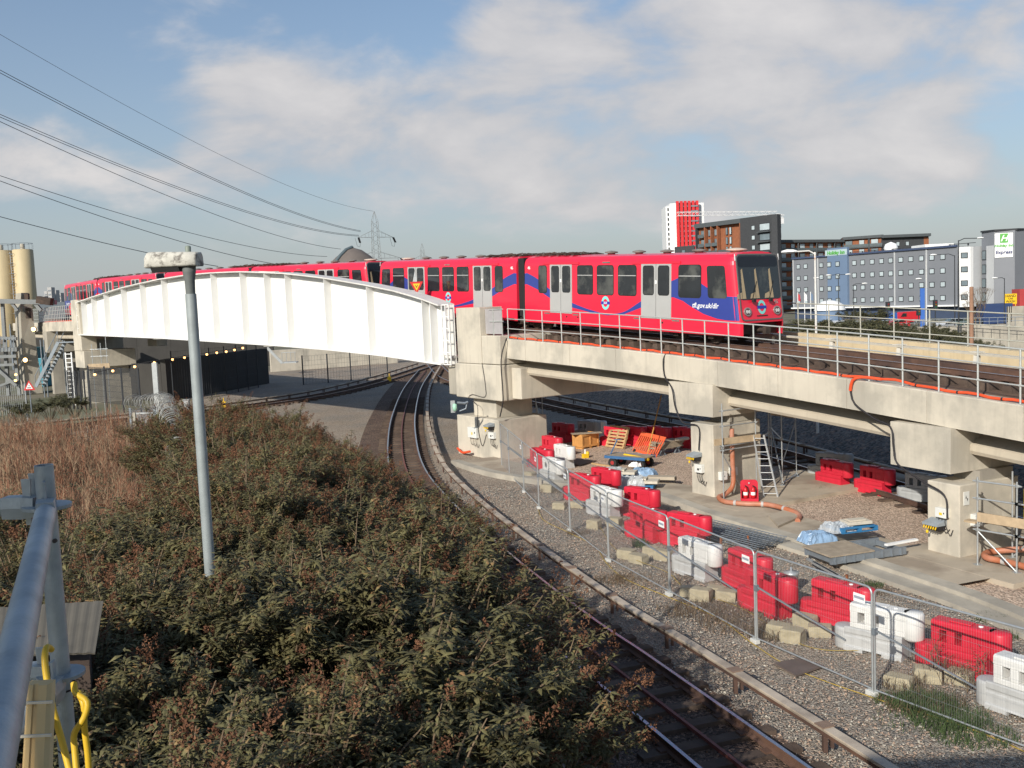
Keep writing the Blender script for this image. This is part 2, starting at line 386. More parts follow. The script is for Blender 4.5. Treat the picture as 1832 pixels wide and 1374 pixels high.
gx = [-75 + 79 * (i / (nx - 1)) ** .55 for i in range(nx)]; gy = [-4 + i * 1.35 for i in range(ny)]
vs = []
for y in gy:
    for x in gx:
        e = eb_dist(x, y); vs.append((x, y, terrain(x, y) - .02 if e > 0 else -.12))
g.add(vs, [(j * nx + i, j * nx + i + 1, (j + 1) * nx + i + 1, (j + 1) * nx + i) for j in range(ny - 1) for i in range(nx - 1)], 0, True)
structure('embankment', g, soil)
def mound(x, y):
    a = math.exp(-((y - 88) / 22) ** 4) * (1 / (1 + math.exp((x / max(y, 1) - .465) * 60))) ; b = 1 / (1 + math.exp(-(x / max(y, 1) - .24) * 60)); return 2.0 * a * b
g = MB(); mx_ = [14 + i * 2 for i in range(26)]; my_ = [58 + i * 2.5 for i in range(24)]
g.add([(x, y, mound(x, y) - .03) for y in my_ for x in mx_], [(j * 26 + i, j * 26 + i + 1, j * 26 + i + 27, j * 26 + i + 26) for j in range(23) for i in range(25)], 0, True); structure('scrub_bank', g, soil)

# ================================================================== TRACKS ON THE GROUND
RAILSEC = [(-.07, 0), (-.07, .02), (-.012, .045), (-.012, .125), (-.035, .135), (-.035, .158), (.035, .158), (.035, .135), (.012, .125), (.012, .045), (.07, .02), (.07, 0)]
def rail(line, off, z, parent, name='rail'):
    nn = normals(line); pts = [p + n * off + Vector((0, 0, z)) for p, n in zip(line, nn)]
    mb = MB(); ribbon(mb, pts, RAILSEC[::-1]); ribbon(mb, [p + Vector((0, 0, .1585)) for p in pts], [(-.033, 0), (.033, 0), (.033, .003), (-.033, .003)][::-1], 1)
    return O(name, mb, [rail_rust, rail_top], parent, world=True)
def ground_track(label, line, cond, lab_off=0, nmax=100, sl_step=.7, guard=None):
    t = thing('railway_track', label, 'railway track', tuple(line[0]))
    for off in (-.75, .75): rail(line, off, .1, t)
    if guard is not None:
        mb = MB(); nn = normals(line); ribbon(mb, [p + n * guard for p, n in zip(line, nn)], [(-.03, .09), (-.03, .16), (.03, .16), (.03, .09)][::-1]); O('centre_rail', mb, mat('reddish_rail', (.17, .06, .05), .6, .3, 5), t, world=True)
    c = resample(line, sl_step)[:nmax]; nn = normals(c)
    for p, n in zip(c, nn):
        mb = MB(); mb.bar(p + n * 1.25 + Vector((0, 0, .045)), p - n * 1.25 + Vector((0, 0, .045)), .25, .11)
        for o_ in (-.75, .75): mb.bar(p + n * (o_ + .17) + Vector((0, 0, .115)), p + n * (o_ - .17) + Vector((0, 0, .115)), .16, .035, 1)
        O('sleeper', mb, [sleeper_mat, rail_rust], t, world=True)
    if cond:
        nn = normals(line); cl = [p + n * cond + Vector((0, 0, 0)) for p, n in zip(line, nn)]
        mb = MB(); ribbon(mb, cl, [(-.075, .42), (-.09, .46), (-.09, .485), (.09, .485), (.09, .46), (.075, .42)][::-1]); cr = O('conductor_rail', mb, mat('tan_cover', (.50, .42, .33), .7, .15, 2, streak=.4, col2=(.34, .28, .22), mix_scale=1.2), t, world=True)
        mb = MB(); ribbon(mb, cl, [(-.04, .33), (-.04, .40), (.04, .40), (.04, .33)][::-1]); O('collector_rail', mb, rail_rust, t, world=True)
        for q, n in list(zip(resample(cl, 2.6), normals(resample(cl, 2.6))))[:60]:
            mb = MB(); sg = 1 if cond > 0 else -1; tt = Vector((n.y, -n.x, 0))
            mb.bar(q + Vector((0, 0, .05)), q + Vector((0, 0, .33)), .07, .10); mb.bar(q + n * sg * .13 + Vector((0, 0, .10)), q + n * sg * .13 + Vector((0, 0, .47)), .05, .12)
            mb.bar(q - tt * .11 + Vector((0, 0, .497)), q + tt * .11 + Vector((0, 0, .497)), .235, .02, 1); O('bracket', mb, [rail_rust, mat('cover_joint', (.22, .15, .11), .8, .2, 4)], t, world=True)
    return t
ground_track('curved ground-level track sweeping past the fence and under the white bridge', TA, -1.55, guard=0.02, sl_step=.72)
TB = spline([(-60, 50.5), (-40, 60), (-23.6, 71.4), (-20.6, 74.5), (-15.8, 82.5), (-12.4, 96), (-9.5, 116)], 1.2)
ground_track('shaded track with a white-covered conductor rail running under the bridge from the left', TB, -1.6 if False else 1.6, nmax=100, sl_step=1.0)
ground_track('dark track in the shade behind the viaduct piers', TC, 1.5, nmax=100, sl_step=1.0)
# ================================================================== VIADUCT
def frame_thing(name, label, cat, s, group=None, off=0, z=0):
    o_, rz_ = FR(s); M_ = Matrix.Rotation(rz_, 4, 'Z') @ Vector((0, -off, 0)); return thing(name, label, cat, (o_.x + M_.x, o_.y + M_.y, z), rz_, group)
def build_span(label, s0, s1, near=True):
    t = frame_thing('viaduct', label, 'viaduct', (s0 + s1) / 2, z=0)
    mb = MB(); sweep(mb, s0, s1, [(3.0, -.62), (3.0, -.42), (-3.1, -.42), (-3.1, -.62)], 1.2); O('deck_slab', mb, concrete_old, t, world=True)
    # edge beams in panels with open joints
    n = round((s1 - s0) / 3.05)
    for i in range(n):
        a = s0 + (s1 - s0) * i / n + .008; b = s0 + (s1 - s0) * (i + 1) / n - .008
        mb = MB(); sweep(mb, a, b, [(3.34, -1.2), (3.34, -.33), (3.31, -.30), (2.96, -.30), (2.96, -1.2)], 1.0); O('edge_panel', mb, concrete, t, world=True)
    mb = MB(); sweep(mb, s0, s1, [(-3.1, -1.2), (-3.1, .22), (-3.45, .22), (-3.45, -1.2)], 1.2); O('far_upstand', mb, mat('tan_upstand', (.52, .42, .27), .9, .15, 1, .2, 20, streak=.4), t, world=True)
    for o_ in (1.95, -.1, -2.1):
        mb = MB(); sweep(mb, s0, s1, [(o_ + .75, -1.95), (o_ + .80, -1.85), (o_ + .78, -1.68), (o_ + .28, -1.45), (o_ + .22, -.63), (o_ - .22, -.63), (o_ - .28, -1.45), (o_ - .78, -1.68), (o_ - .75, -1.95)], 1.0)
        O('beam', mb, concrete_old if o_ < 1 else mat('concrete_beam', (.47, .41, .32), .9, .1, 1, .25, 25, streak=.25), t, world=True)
    return t
build_span('cream concrete viaduct span with slanted beam and railed deck, carrying the train to the right', -22, 13.7)
build_span('short concrete viaduct span beyond the left end of the white bridge', 68.3, 108)
# ---- ballastless track on the viaduct and bridge
t = frame_thing('viaduct_track', 'rusty brown track under the red train, with conductor rail along its far side', 'railway track', 0)
for o_ in (.75, -.75):
    mb = MB(); sweep(mb, -22, 100, [(o_ + a, b - .16) for a, b in RAILSEC], 1.2); sweep(mb, -22, 100, [(o_ + .033, -.002), (o_ + .033, .001), (o_ - .033, .001), (o_ - .033, -.002)], 1.2, 1); O('rail', mb, [rail_rust, rail_top], t, world=True)
for o_ in (.52, -.52):
    mb = MB(); sweep(mb, -22, 14, [(o_ + .05, -.22), (o_ + .05, -.03), (o_ - .05, -.03), (o_ - .05, -.22)], 1.2); O('guard_rail', mb, rail_rust, t, world=True)
s_ = -21.0; k = 0
while s_ < 50 and k < 100:
    mb = MB(); p = TR(s_); h = HEAD(s_); M_ = Matrix.Translation(p) @ Matrix.Rotation(h - math.pi / 2, 4, 'Z')
    for sg in (-1, 1):
        cy = sg * .95
        for y0, y1, dz0 in ((cy - .42, cy + .42, -.42),):
            mb.loft([[M_ @ Vector((x * w, y, z)) for x, z in ((-.17, -.44), (.17, -.44), (.12, -.2), (-.12, -.2))] for y, w in ((y0, 1), (y0 + .12, 1.05), (y1 - .12, 1.05), (y1, 1))], 0)
        mb.box(-.09, .09, sg * .75 - .17, sg * .75 + .17, -.2, -.155, 1, M_)
    mb.box(-.12, .12, -.6, .6, -.44, -.36, 0, M_)
    O('rail_support', mb, [sleeper_mat, rail_rust], t, world=True); s_ += .71; k += 1
mb = MB(); sweep(mb, -22, 14, [(1.9, -.43), (1.9, -.405), (-2.9, -.405), (-2.9, -.43)], 1.2); O('deck_surface', mb, mat('rusty_deck', (.14, .085, .055), .95, .3, 2, .4, 14, col2=(.09, .06, .045)), t, world=True)
# conductor rail with white cover on the far side
mb = MB(); sweep(mb, -22, 2, [(-1.62, .16), (-1.60, .23), (-1.82, .23), (-1.84, .16)], 1.2); O('conductor_rail', mb, mat('cream_cover', (.58, .53, .44), .6, .1, 3, streak=.3), t, world=True)
mb = MB(); sweep(mb, 2, 66, [(-1.62, .16), (-1.60, .23), (-1.82, .23), (-1.84, .16)], 1.5); O('conductor_rail', mb, roofkit, t, world=True)
for i in range(9):
    s_ = -19.5 + i * 2.95; p = TR(s_, -1.72); M_ = Matrix.Translation(p) @ Matrix.Rotation(HEAD(s_) - math.pi / 2, 4, 'Z'); mb = MB()
    mb.loft([[M_ @ Vector((x * w, y * w, z)) for x, y in ((-.1, -.1), (.1, -.1), (.1, .1), (-.1, .1))] for z, w in ((-.4, 1.15), (-.05, .8), (.15, .7))]); mb.box(-.2, .2, -.13, .13, .232, .262, 0, M_); O('insulator', mb, mat('cream_insulator', (.62, .58, .5), .6, .1, 3), t, world=True)
mb = MB(); sweep(mb, -22, 2, [(-2.45, -.4), (-2.45, -.3), (-2.8, -.3), (-2.8, -.4)], 1.2); O('cable_trough', mb, slab_mat, t, world=True)

# ---- piers (local x toward the train's nose, y away from the camera)
def pier(label, s, colx, crossx, coltop, cz0, cz1, front=-3.5, back=3.4, group='concrete piers of the viaduct'):
    t = frame_thing('bridge_pier', label, 'pier', s, group)
    mb = MB(); mb.box(colx[0], colx[1], front, -1.2, -.05, coltop, 0)
    O('column', mb, concrete, t, bevel=.03)
    mb = MB(); mb.box(colx[0] + .1, colx[1] - .1, front + .9, -1.3, coltop, cz0 + .01, 0); O('bearing', mb, concrete_old, t)
    x0, x1 = crossx; a = MB()
    # cross-head, its outer ends chamfered
    a.prism([(x0, front + .02, cz0), (x1, front + .02, cz0), (x1 + .02, front + .02, cz1), (x0, front + .02, cz1)], (0, .9, 0)); a.loft([[(x0, front + .92, cz0), (x1, front + .92, cz0), (x1, front + .92, cz1 - .02), (x0, front + .92, cz1 - .02)], [(x0, back - .02, cz0), (x1, back - .02, cz0), (x1, back - .02, cz1 - .02), (x0, back - .02, cz1 - .02)]])
    O('crosshead', a, concrete, t)
    return t
# base s values: middle of each pier
pier('middle concrete pier behind the pipe and fire extinguishers', 0, (-.2, 1.0), (-1.4, 1.0), 2.76, 3.03, TR(0).z - 1.2)
pier('right-hand concrete pier with white electrical boxes and grey floodlight', -10.8, (-.55, .5), (-1.85, .2), 2.1, 2.36, TR(-10.8).z - 1.2)
# end pier of the white bridge
t = frame_thing('bridge_pier', 'tall pale concrete end pier where the white bridge meets the viaduct', 'pier', 14.0, 'concrete piers of the viaduct')
X = lambda s: 14.0 - s
mb = MB(); mb.box(X(16.2), X(12.45), -3.7, -.9, -.1, 1.92); O('pier_base', mb, concrete, t, bevel=.04)
mb = MB(); mb.box(X(15.2), X(13.2), -3.3, -1.2, 1.92, 2.82); O('neck', mb, concrete, t, bevel=.02)
mb = MB(); mb.box(X(16.15), X(12.1), -3.7, 3.3, 2.82, 4.5, 0); mb.box(X(17.25), X(16.15), -3.45, 3.3, 2.86, 4.3, 1); O('crosshead', mb, [concrete, concrete_old], t, bevel=.05)
mb = MB(); mb.box(X(15.85), X(13.7), -3.68, -2.4, 4.52, 7.2, 0); O('upstand', mb, concrete, t, bevel=.02)
mb = MB(); mb.box(X(15.85), X(13.7), 2.4, 3.3, 4.52, 7.2, 0); O('upstand', mb, concrete, t, bevel=.02)
mb = MB(); mb.box(X(16.0), X(13.75), -2.38, 2.38, 4.52, 5.55, 0); O('bearing_plinth', mb, concrete, t, bevel=.02)
mb = MB(); mb.box(X(13.68), X(12.1), -3.66, 3.25, 4.53, 5.86, 0); O('bearing_shelf', mb, concrete, t, bevel=.03)
mb = MB(); mb.box(X(12.09), X(11.35), -3.1, 3.1, 2.9, 4.35, 0); O('corbel', mb, concrete, t, bevel=.04)
# end pier on the far side
t = frame_thing('bridge_pier', 'slim pale concrete pier at the far left end of the white bridge', 'pier', 68.2, 'concrete piers of the viaduct')
mb = MB(); mb.box(-1.0, 1.25, -3.9, -2.6, 4.6, 9.05); O('upstand', mb, concrete, t, bevel=.03); mb = MB(); mb.box(-1.0, 1.25, 2.6, 3.6, 4.6, 9.05); O('upstand', mb, concrete, t, bevel=.03)
mb = MB(); mb.box(-1.1, 1.5, -3.85, .6, 3.1, 4.58); O('crosshead', mb, concrete, t, bevel=.04)
mb = MB(); mb.box(-.5, 1.0, -3.3, .4, 2.0, 3.1); O('neck', mb, concrete, t)
mb = MB(); mb.box(-.8, 1.2, -3.5, .5, -.1, 2.0); O('pier_base', mb, concrete, t)
mb = MB()
frame_l = thing('bridge_pier', 'grey concrete pier under the span left of the bridge, behind the stairs', 'pier', tuple(FR(82)[0]), FR(82)[1], 'concrete piers of the viaduct')
mb.box(-.6, .6, -3.2, 3.2, 0, 4.2); O('column', mb, concrete_old, frame_l); mb = MB(); mb.box(-1.2, 1.2, -3.6, 3.5, 4.2, TR(82).z - 1.2); O('crosshead', mb, concrete_old, frame_l)

# ================================================================== WHITE STEEL BRIDGE
GR, GL = Vector((-3.128, 49.27, 0)), Vector((-37.06, 85.61, 0)); GU = (GL - GR).normalized(); GLEN = (GL - GR).length; GN = Vector((-GU.y, GU.x, 0)) * -1
if GN.dot(-GR) < 0: GN = -GN            # GN points toward the camera side
TOPK = [(0, 7.33), (1.4, 7.7), (3.5, 8.15), (6.2, 8.58), (10.4, 9.16), (14.7, 9.62), (20.3, 10.0), (24.4, 10.12), (28.4, 10.14), (32.3, 10.05), (36.2, 9.88), (39.9, 9.67), (46.4, 9.12), (49.72, 8.78)]
BOTK = [(0, 4.45), (4.8, 4.82), (10.2, 5.1), (16.5, 5.32), (32.9, 5.76), (49.72, 6.06)]
def kint(K, x): return _interp(x, [a for a, b in K], [b for a, b in K])
def bp(k, off, z): return GR + GU * k + GN * off + Vector((0, 0, z))
bridge = thing('railway_bridge', 'long white arched plate-girder bridge spanning the ground-level tracks', 'bridge', tuple(GR), 0)
def girder(off, sgn, mt, stiff, mt2):
    KS_ = [GLEN * i / 40 for i in range(41)]
    mb = MB()
    mb.loft([[bp(k, off, kint(BOTK, k)), bp(k, off, kint(TOPK, k)), bp(k, off - .03 * sgn, kint(TOPK, k)), bp(k, off - .03 * sgn, kint(BOTK, k))] for k in KS_], 0)
    O('web_plate', mb, mt, bridge, world=True)
    mb = MB(); a, b = (.55, -.52)
    mb.loft([[bp(k, off + a * sgn, kint(TOPK, k)), bp(k, off + a * sgn, kint(TOPK, k) + .07), bp(k, off + b * sgn, kint(TOPK, k) + .07), bp(k, off + b * sgn, kint(TOPK, k))] for k in KS_], 0); O('top_flange', mb, mt2, bridge, world=True)
    mb = MB(); mb.loft([[bp(k, off + a * sgn, kint(BOTK, k) - .07), bp(k, off + a * sgn, kint(BOTK, k)), bp(k, off + b * sgn, kint(BOTK, k)), bp(k, off + b * sgn, kint(BOTK, k) - .07)] for k in KS_], 0); O('bottom_flange', mb, mt, bridge, world=True)
    for k in stiff:
        mb = MB(); z0, z1 = kint(BOTK, k), kint(TOPK, k)
        vs = [bp(k - .012, off + .002 * sgn, z0 + .002), bp(k - .012, off + .48 * sgn, z0 + .002), bp(k - .012, off + .48 * sgn, z1 - .002), bp(k - .012, off + .002 * sgn, z1 - .002)]
        mb.prism(vs, GU * .024); O('stiffener', mb, mt, bridge, world=True)
girder(0, 1, white_steel, [.75, 1.4, 6.2, 10.4, 14.7, 17.2, 20.3, 24.4, 28.4, 32.3, 36.2, 39.9, 43.6, 46.4, 48.8], mat('white_flange_top', (.66, .64, .60), .6, .12, 1.5, streak=.3))
girder(-6.6, -1, white_grubby, [6 * i + 1 for i in range(9)], white_grubby)
# splice plates and access doors
for k in (16.9, 33.6):
    mb = MB(); mb.prism([bp(k - 1.0, .18, kint(TOPK, k - 1.0) + .072), bp(k + 1.0, .18, kint(TOPK, k + 1.0) + .072), bp(k + 1.0, .40, kint(TOPK, k + 1.0) + .072), bp(k - 1.0, .40, kint(TOPK, k - 1.0) + .072)], (0, 0, .035))
    mb.prism([bp(k - .8, .05, kint(TOPK, k - .8) - .05), bp(k + .8, .05, kint(TOPK, k + .8) - .05), bp(k + .8, .40, kint(TOPK, k + .8) - .05), bp(k - .8, .40, kint(TOPK, k - .8) - .05)], (0, 0, .04)); O('splice_plate', mb, white_grubby, bridge, world=True)
    mb = MB(); mb.prism([bp(k - .9, .03, kint(BOTK, k) - .13), bp(k + .9, .03, kint(BOTK, k) - .13), bp(k + .9, .46, kint(BOTK, k) - .13), bp(k - .9, .46, kint(BOTK, k) - .13)], (0, 0, .05)); O('splice_plate', mb, white_grubby, bridge, world=True)
    mb = MB(); w0, w1 = k - .9, k - .15; zt, zb = kint(TOPK, k) - .5, kint(BOTK, k) + .45; mb.prism([bp(w0, .003, zb), bp(w1, .003, zb), bp(w1, .003, zt), bp(w0, .003, zt)], GN * .012); O('cover_plate', mb, white_steel, bridge, world=True)
# end ladders
for k0, k1 in ((-.62, -.05), (49.75, 50.35)):
    mb = MB(); z0, z1 = kint(BOTK, k0) - .05, kint(TOPK, k0) + .05
    for k in (k0, (k0 + k1) / 2 if k0 < 0 else k0 + .2, k1):
        mb.bar(bp(k, .36, z0), bp(k, .36, z1), .05, .05, up=GN)
    for i in range(6):
        z = z0 + (z1 - z0) * i / 5; mb.bar(bp(k0, .37, z), bp(k1, .37, z), .04, .045)
    O('ladder', mb, white_steel, bridge, world=True)
    mb = MB(); mb.prism([bp(k0, .0, z0), bp(k1, .0, z0), bp(k1, .0, z1), bp(k0, .0, z1)], GN * .02); O('end_plate', mb, white_grubby, bridge, world=True)
# deck between the girders
mb = MB()
for i in range(21):
    k = .5 + i * 2.45; z = kint(BOTK, k); mb.bar(bp(k, -.1, z + .25), bp(k, -6.5, z + .25), .3, .5)
O('cross_girders', mb, white_grubby, bridge, world=True, label=None)
mb = MB(); mb.loft([[bp(k, -.55, kint(BOTK, k) + .52), bp(k, -.55, kint(BOTK, k) + .86), bp(k, -6.05, kint(BOTK, k) + .86), bp(k, -6.05, kint(BOTK, k) + .52)] for k in [GLEN * i / 20 for i in range(21)]]); O('deck', mb, concrete_old, bridge, world=True)
mb = MB(); mb.prism([bp(.3, .31, 5.0 - .25), bp(.3, -6.7, 5.0 - .25), bp(-.6, -6.7, 4.95 - .25), bp(-.6, .31, 4.95 - .25)], (0, 0, .12)); O('bearing_plate', mb, white_grubby, bridge, world=True)

# ================================================================== RAILINGS
def railing(label, s0, s1, off, top, base, mids, step=1.25, mt=None, group='railings along the viaduct'):
    t = frame_thing('metal_railing', label, 'railing', (s0 + s1) / 2, group)
    n = max(1, round((s1 - s0) / step)); ss = [s0 + (s1 - s0) * i / n for i in range(n + 1)]
    for z in [top] + mids:
        mb = MB(); mb.tube([TR(s_, off, z) for s_ in ss], .024 if z == top else .02, 8); O('rail', mb, mt or rail_paint, t, world=True)
    for s_ in ss[:100]:
        mb = MB(); mb.tube([TR(s_, off, base), TR(s_, off, top)], .026, 8); p = TR(s_, off, base); M_ = Matrix.Translation(p) @ Matrix.Rotation(HEAD(s_) - math.pi / 2, 4, 'Z'); mb.box(-.07, .07, -.07, .07, 0, .015, 0, M_)
        for z in mids: mb.tube([TR(s_ - .04, off, z), TR(s_ + .04, off, z)], .032, 8)
        O('post', mb, mt or rail_paint, t, world=True)
    return t
railing('long grey three-rail handrail on the near edge of the viaduct, in front of the train', -19.15, 12.1, 3.22, 1.08, -.30, [.62, .17])
railing('pale weathered handrail on the far edge of the viaduct, beyond the track', -19.5, 13, -3.28, 1.40, .22, [.98, .52], 1.45, mat('dull_railing', (.40, .39, .33), .6, .1, 5))
railing('distant grey mesh handrail on the span left of the white bridge', 69.6, 100, 3.2, 1.15, -.30, [.78, .42, .06], .75)
# grey enclosure at the pier end of the railing
t = frame_thing('steel_screen', 'small grey steel box screen at the pier end of the near railing', 'screen', 12.9)
mb = MB(); mb.box(-.75, .55, -3.4, -3.36, 5.93, 7.1); mb.box(-.79, -.75, -3.4, -2.6, 5.93, 7.1); O('panel', mb, mat('grey_screen', (.36, .34, .34), .6, .1, 3), t)
mb = MB(); mb.box(.55, .59, -3.4, -3.36, 5.86, 7.12); mb.box(-.1, -.06, -3.44, -3.4, 5.86, 7.12); mb.box(-.4, .75, -3.45, -3.41, 7.06, 7.1); mb.box(-.4, .75, -3.45, -3.41, 6.5, 6.54); O('frame', mb, rail_paint, t)
# orange duct and hanging black cables
pts = [TR(12.2 - .35 * i, 3.12 + .03 * math.sin(i * 1.1), -.245 + .02 * math.sin(i * 1.7) + (.07 * math.exp(-((12.2 - .35 * i + 8.6) / .9) ** 2))) for i in range(95)]
mb = MB(); mb.tube(pts, .04, 8)
for i in range(2, 94, 4): mb.tube([pts[i], pts[i].lerp(pts[i + 1], .15)], .046, 8, 1)
single('cable_duct', mb, [orange, cable], 'orange flexible duct running along the near edge of the viaduct deck', 'duct')
mb = MB(); mb.tube([TR(68.9 + i, 3.1, -.26) for i in range(20)], .06, 6); single('cable_duct', mb, orange, 'distant orange duct on the deck edge left of the bridge', 'duct')
def cab(label, pts, r=.02, mt=None, cat='cable', name='power_cable', group=None):
    mb = MB(); mb.tube(spline(pts, .12), r, 6); return single(name, mb, mt or cable, label, cat, group)
cab('short orange duct elbow curling over the deck edge above the right-hand pier', [TR(-8.3, 3.13, -.2), TR(-7.7, 3.3, -.19), TR(-7.45, 3.42, -.3), TR(-7.35, 3.42, -.62)], .05, orange, 'duct', 'cable_duct')
cab('black cable hanging from the orange elbow and looping down to the right-hand pier', [TR(-7.35, 3.42, -.6), TR(-7.5, 3.4, -1.0), TR(-8.3, 3.4, -1.35), TR(-9.05, 3.6, -1.45), TR(-9.15, 3.6, -2.0), TR(-9.3, 3.6, -2.45), TR(-10.2, 3.65, -2.75), TR(-10.9, 3.6, -3.0), TR(-11.0, 3.6, -3.6)], .028)
cab('black cable hanging over the deck edge above the middle pier', [TR(1.75, 3.3, -.28), TR(1.8, 3.4, -.5), TR(1.75, 3.4, -1.1), TR(1.1, 3.6, -1.5), TR(.95, 3.58, -2.2), TR(.5, 3.6, -2.7), TR(-.3, 3.55, -2.75), TR(-.32, 3.58, -3.6)], .025)
cab('pair of black cables running straight down the tall end pier', [TR(12.15, 3.3, -.28), TR(12.0, 3.45, -.35), TR(12.0, 3.76, -1.2), TR(11.98, 3.76, -2.6), TR(12.02, 3.75, -3.2), TR(12.3, 3.75, -3.9)], .028)
cab('thin black cable looping across the face of the tall end pier', [TR(13.6, 3.74, -1.5), TR(13.4, 3.74, -2.6), TR(13.5, 3.74, -3.1), TR(14.6, 3.74, -3.1), TR(14.9, 3.74, -3.35), TR(14.2, 3.72, -3.6), TR(14.2, 3.74, -4.6), TR(13.9, 3.74, -5.5), TR(13.5, 3.74, -4.9)], .014)
# inverted triangular signal board standing beside the bridge
kx = 23.6; p = Vector((0, 0, 0)); pw = D(745, 508, 53.0)
t = thing('speed_sign', 'red and yellow inverted triangle sign on a short post above the white girder', 'sign', (pw.x, pw.y, pw.z - 1.0), 0)
mb = MB(); mb.tube([(0, .03, 0), (0, .03, 1.0)], .02, 6); O('post', mb, galv, t)
mb = MB(); mb.prism([(-.36, 0, .3), (.36, 0, .3), (0, 0, -.36)], (0, .02, 0)); q = O('board', mb, mat('sign_red', (.55, .02, .02), .5, .05, 3), t); q.location = (0, -.02, .82)
mb = MB(); mb.prism([(-.2, 0, .2), (.2, 0, .2), (0, 0, -.18)], (0, .004, 0)); q = O('yellow_face', mb, yellow_mat, t); q.location = (0, -.026, .82)
mb = MB(); mb.bar((-.06, 0, .13), (.0, 0, -.02), .03, .004, up=Vector((0, 1, 0))); mb.bar((.06, 0, .13), (.0, 0, -.02), .03, .004, up=Vector((0, 1, 0))); q = O('mark', mb, cable, t); q.location = (0, -.03, .82)
mb = MB(); mb.prism([(-.13, 0, -.02), (.1, 0, -.02), (0, 0, .55)], (0, .01, 0)); q = O('pointer', mb, galv, t); q.location = (-.06, .0, 1.15)
# ================================================================== TRAIN
def rr(u0, u1, z0, z1, r, n=4):
    o = []
    for cx, cz, a0 in ((u1 - r, z1 - r, 0), (u0 + r, z1 - r, 90), (u0 + r, z0 + r, 180), (u1 - r, z0 + r, 270)):
        for k in range(n + 1):
            a = R(a0 + 90 * k / n); o.append((cx + r * math.cos(a), cz + r * math.sin(a)))
    return o
CL = 13.45
def rake(z): return .15 * max(0, z - .8) if z > .8 else 0
def cab_y(u): return 1.33 if u >= .38 else 1.33 - .20 * (1 - math.sqrt(max(0, 1 - ((.38 - u) / .38) ** 2)))
SEC = [(1.0, .86), (1.0, 1.6), (1.0, 3.02), (.985, 3.16), (.93, 3.32), (.82, 3.42), (.6, 3.48), (.3, 3.51), (0, 3.52)]
def ring(u, w=1.0, shear=True):
    half = [(y * cab_y(u) * w, z) for y, z in SEC]; full = half + [(-y, z) for y, z in half[-2::-1]]
    k = max(0, 1 - u / 3.0)
    return [Vector((u + (rake(z) * k if shear else 0), y, z)) for y, z in full]
FRONTN = Vector((-1, 0, .15)).normalized()
def fpt(y, z, out_=0.0): return Vector((rake(z) - .004, y, z)) + FRONTN * out_
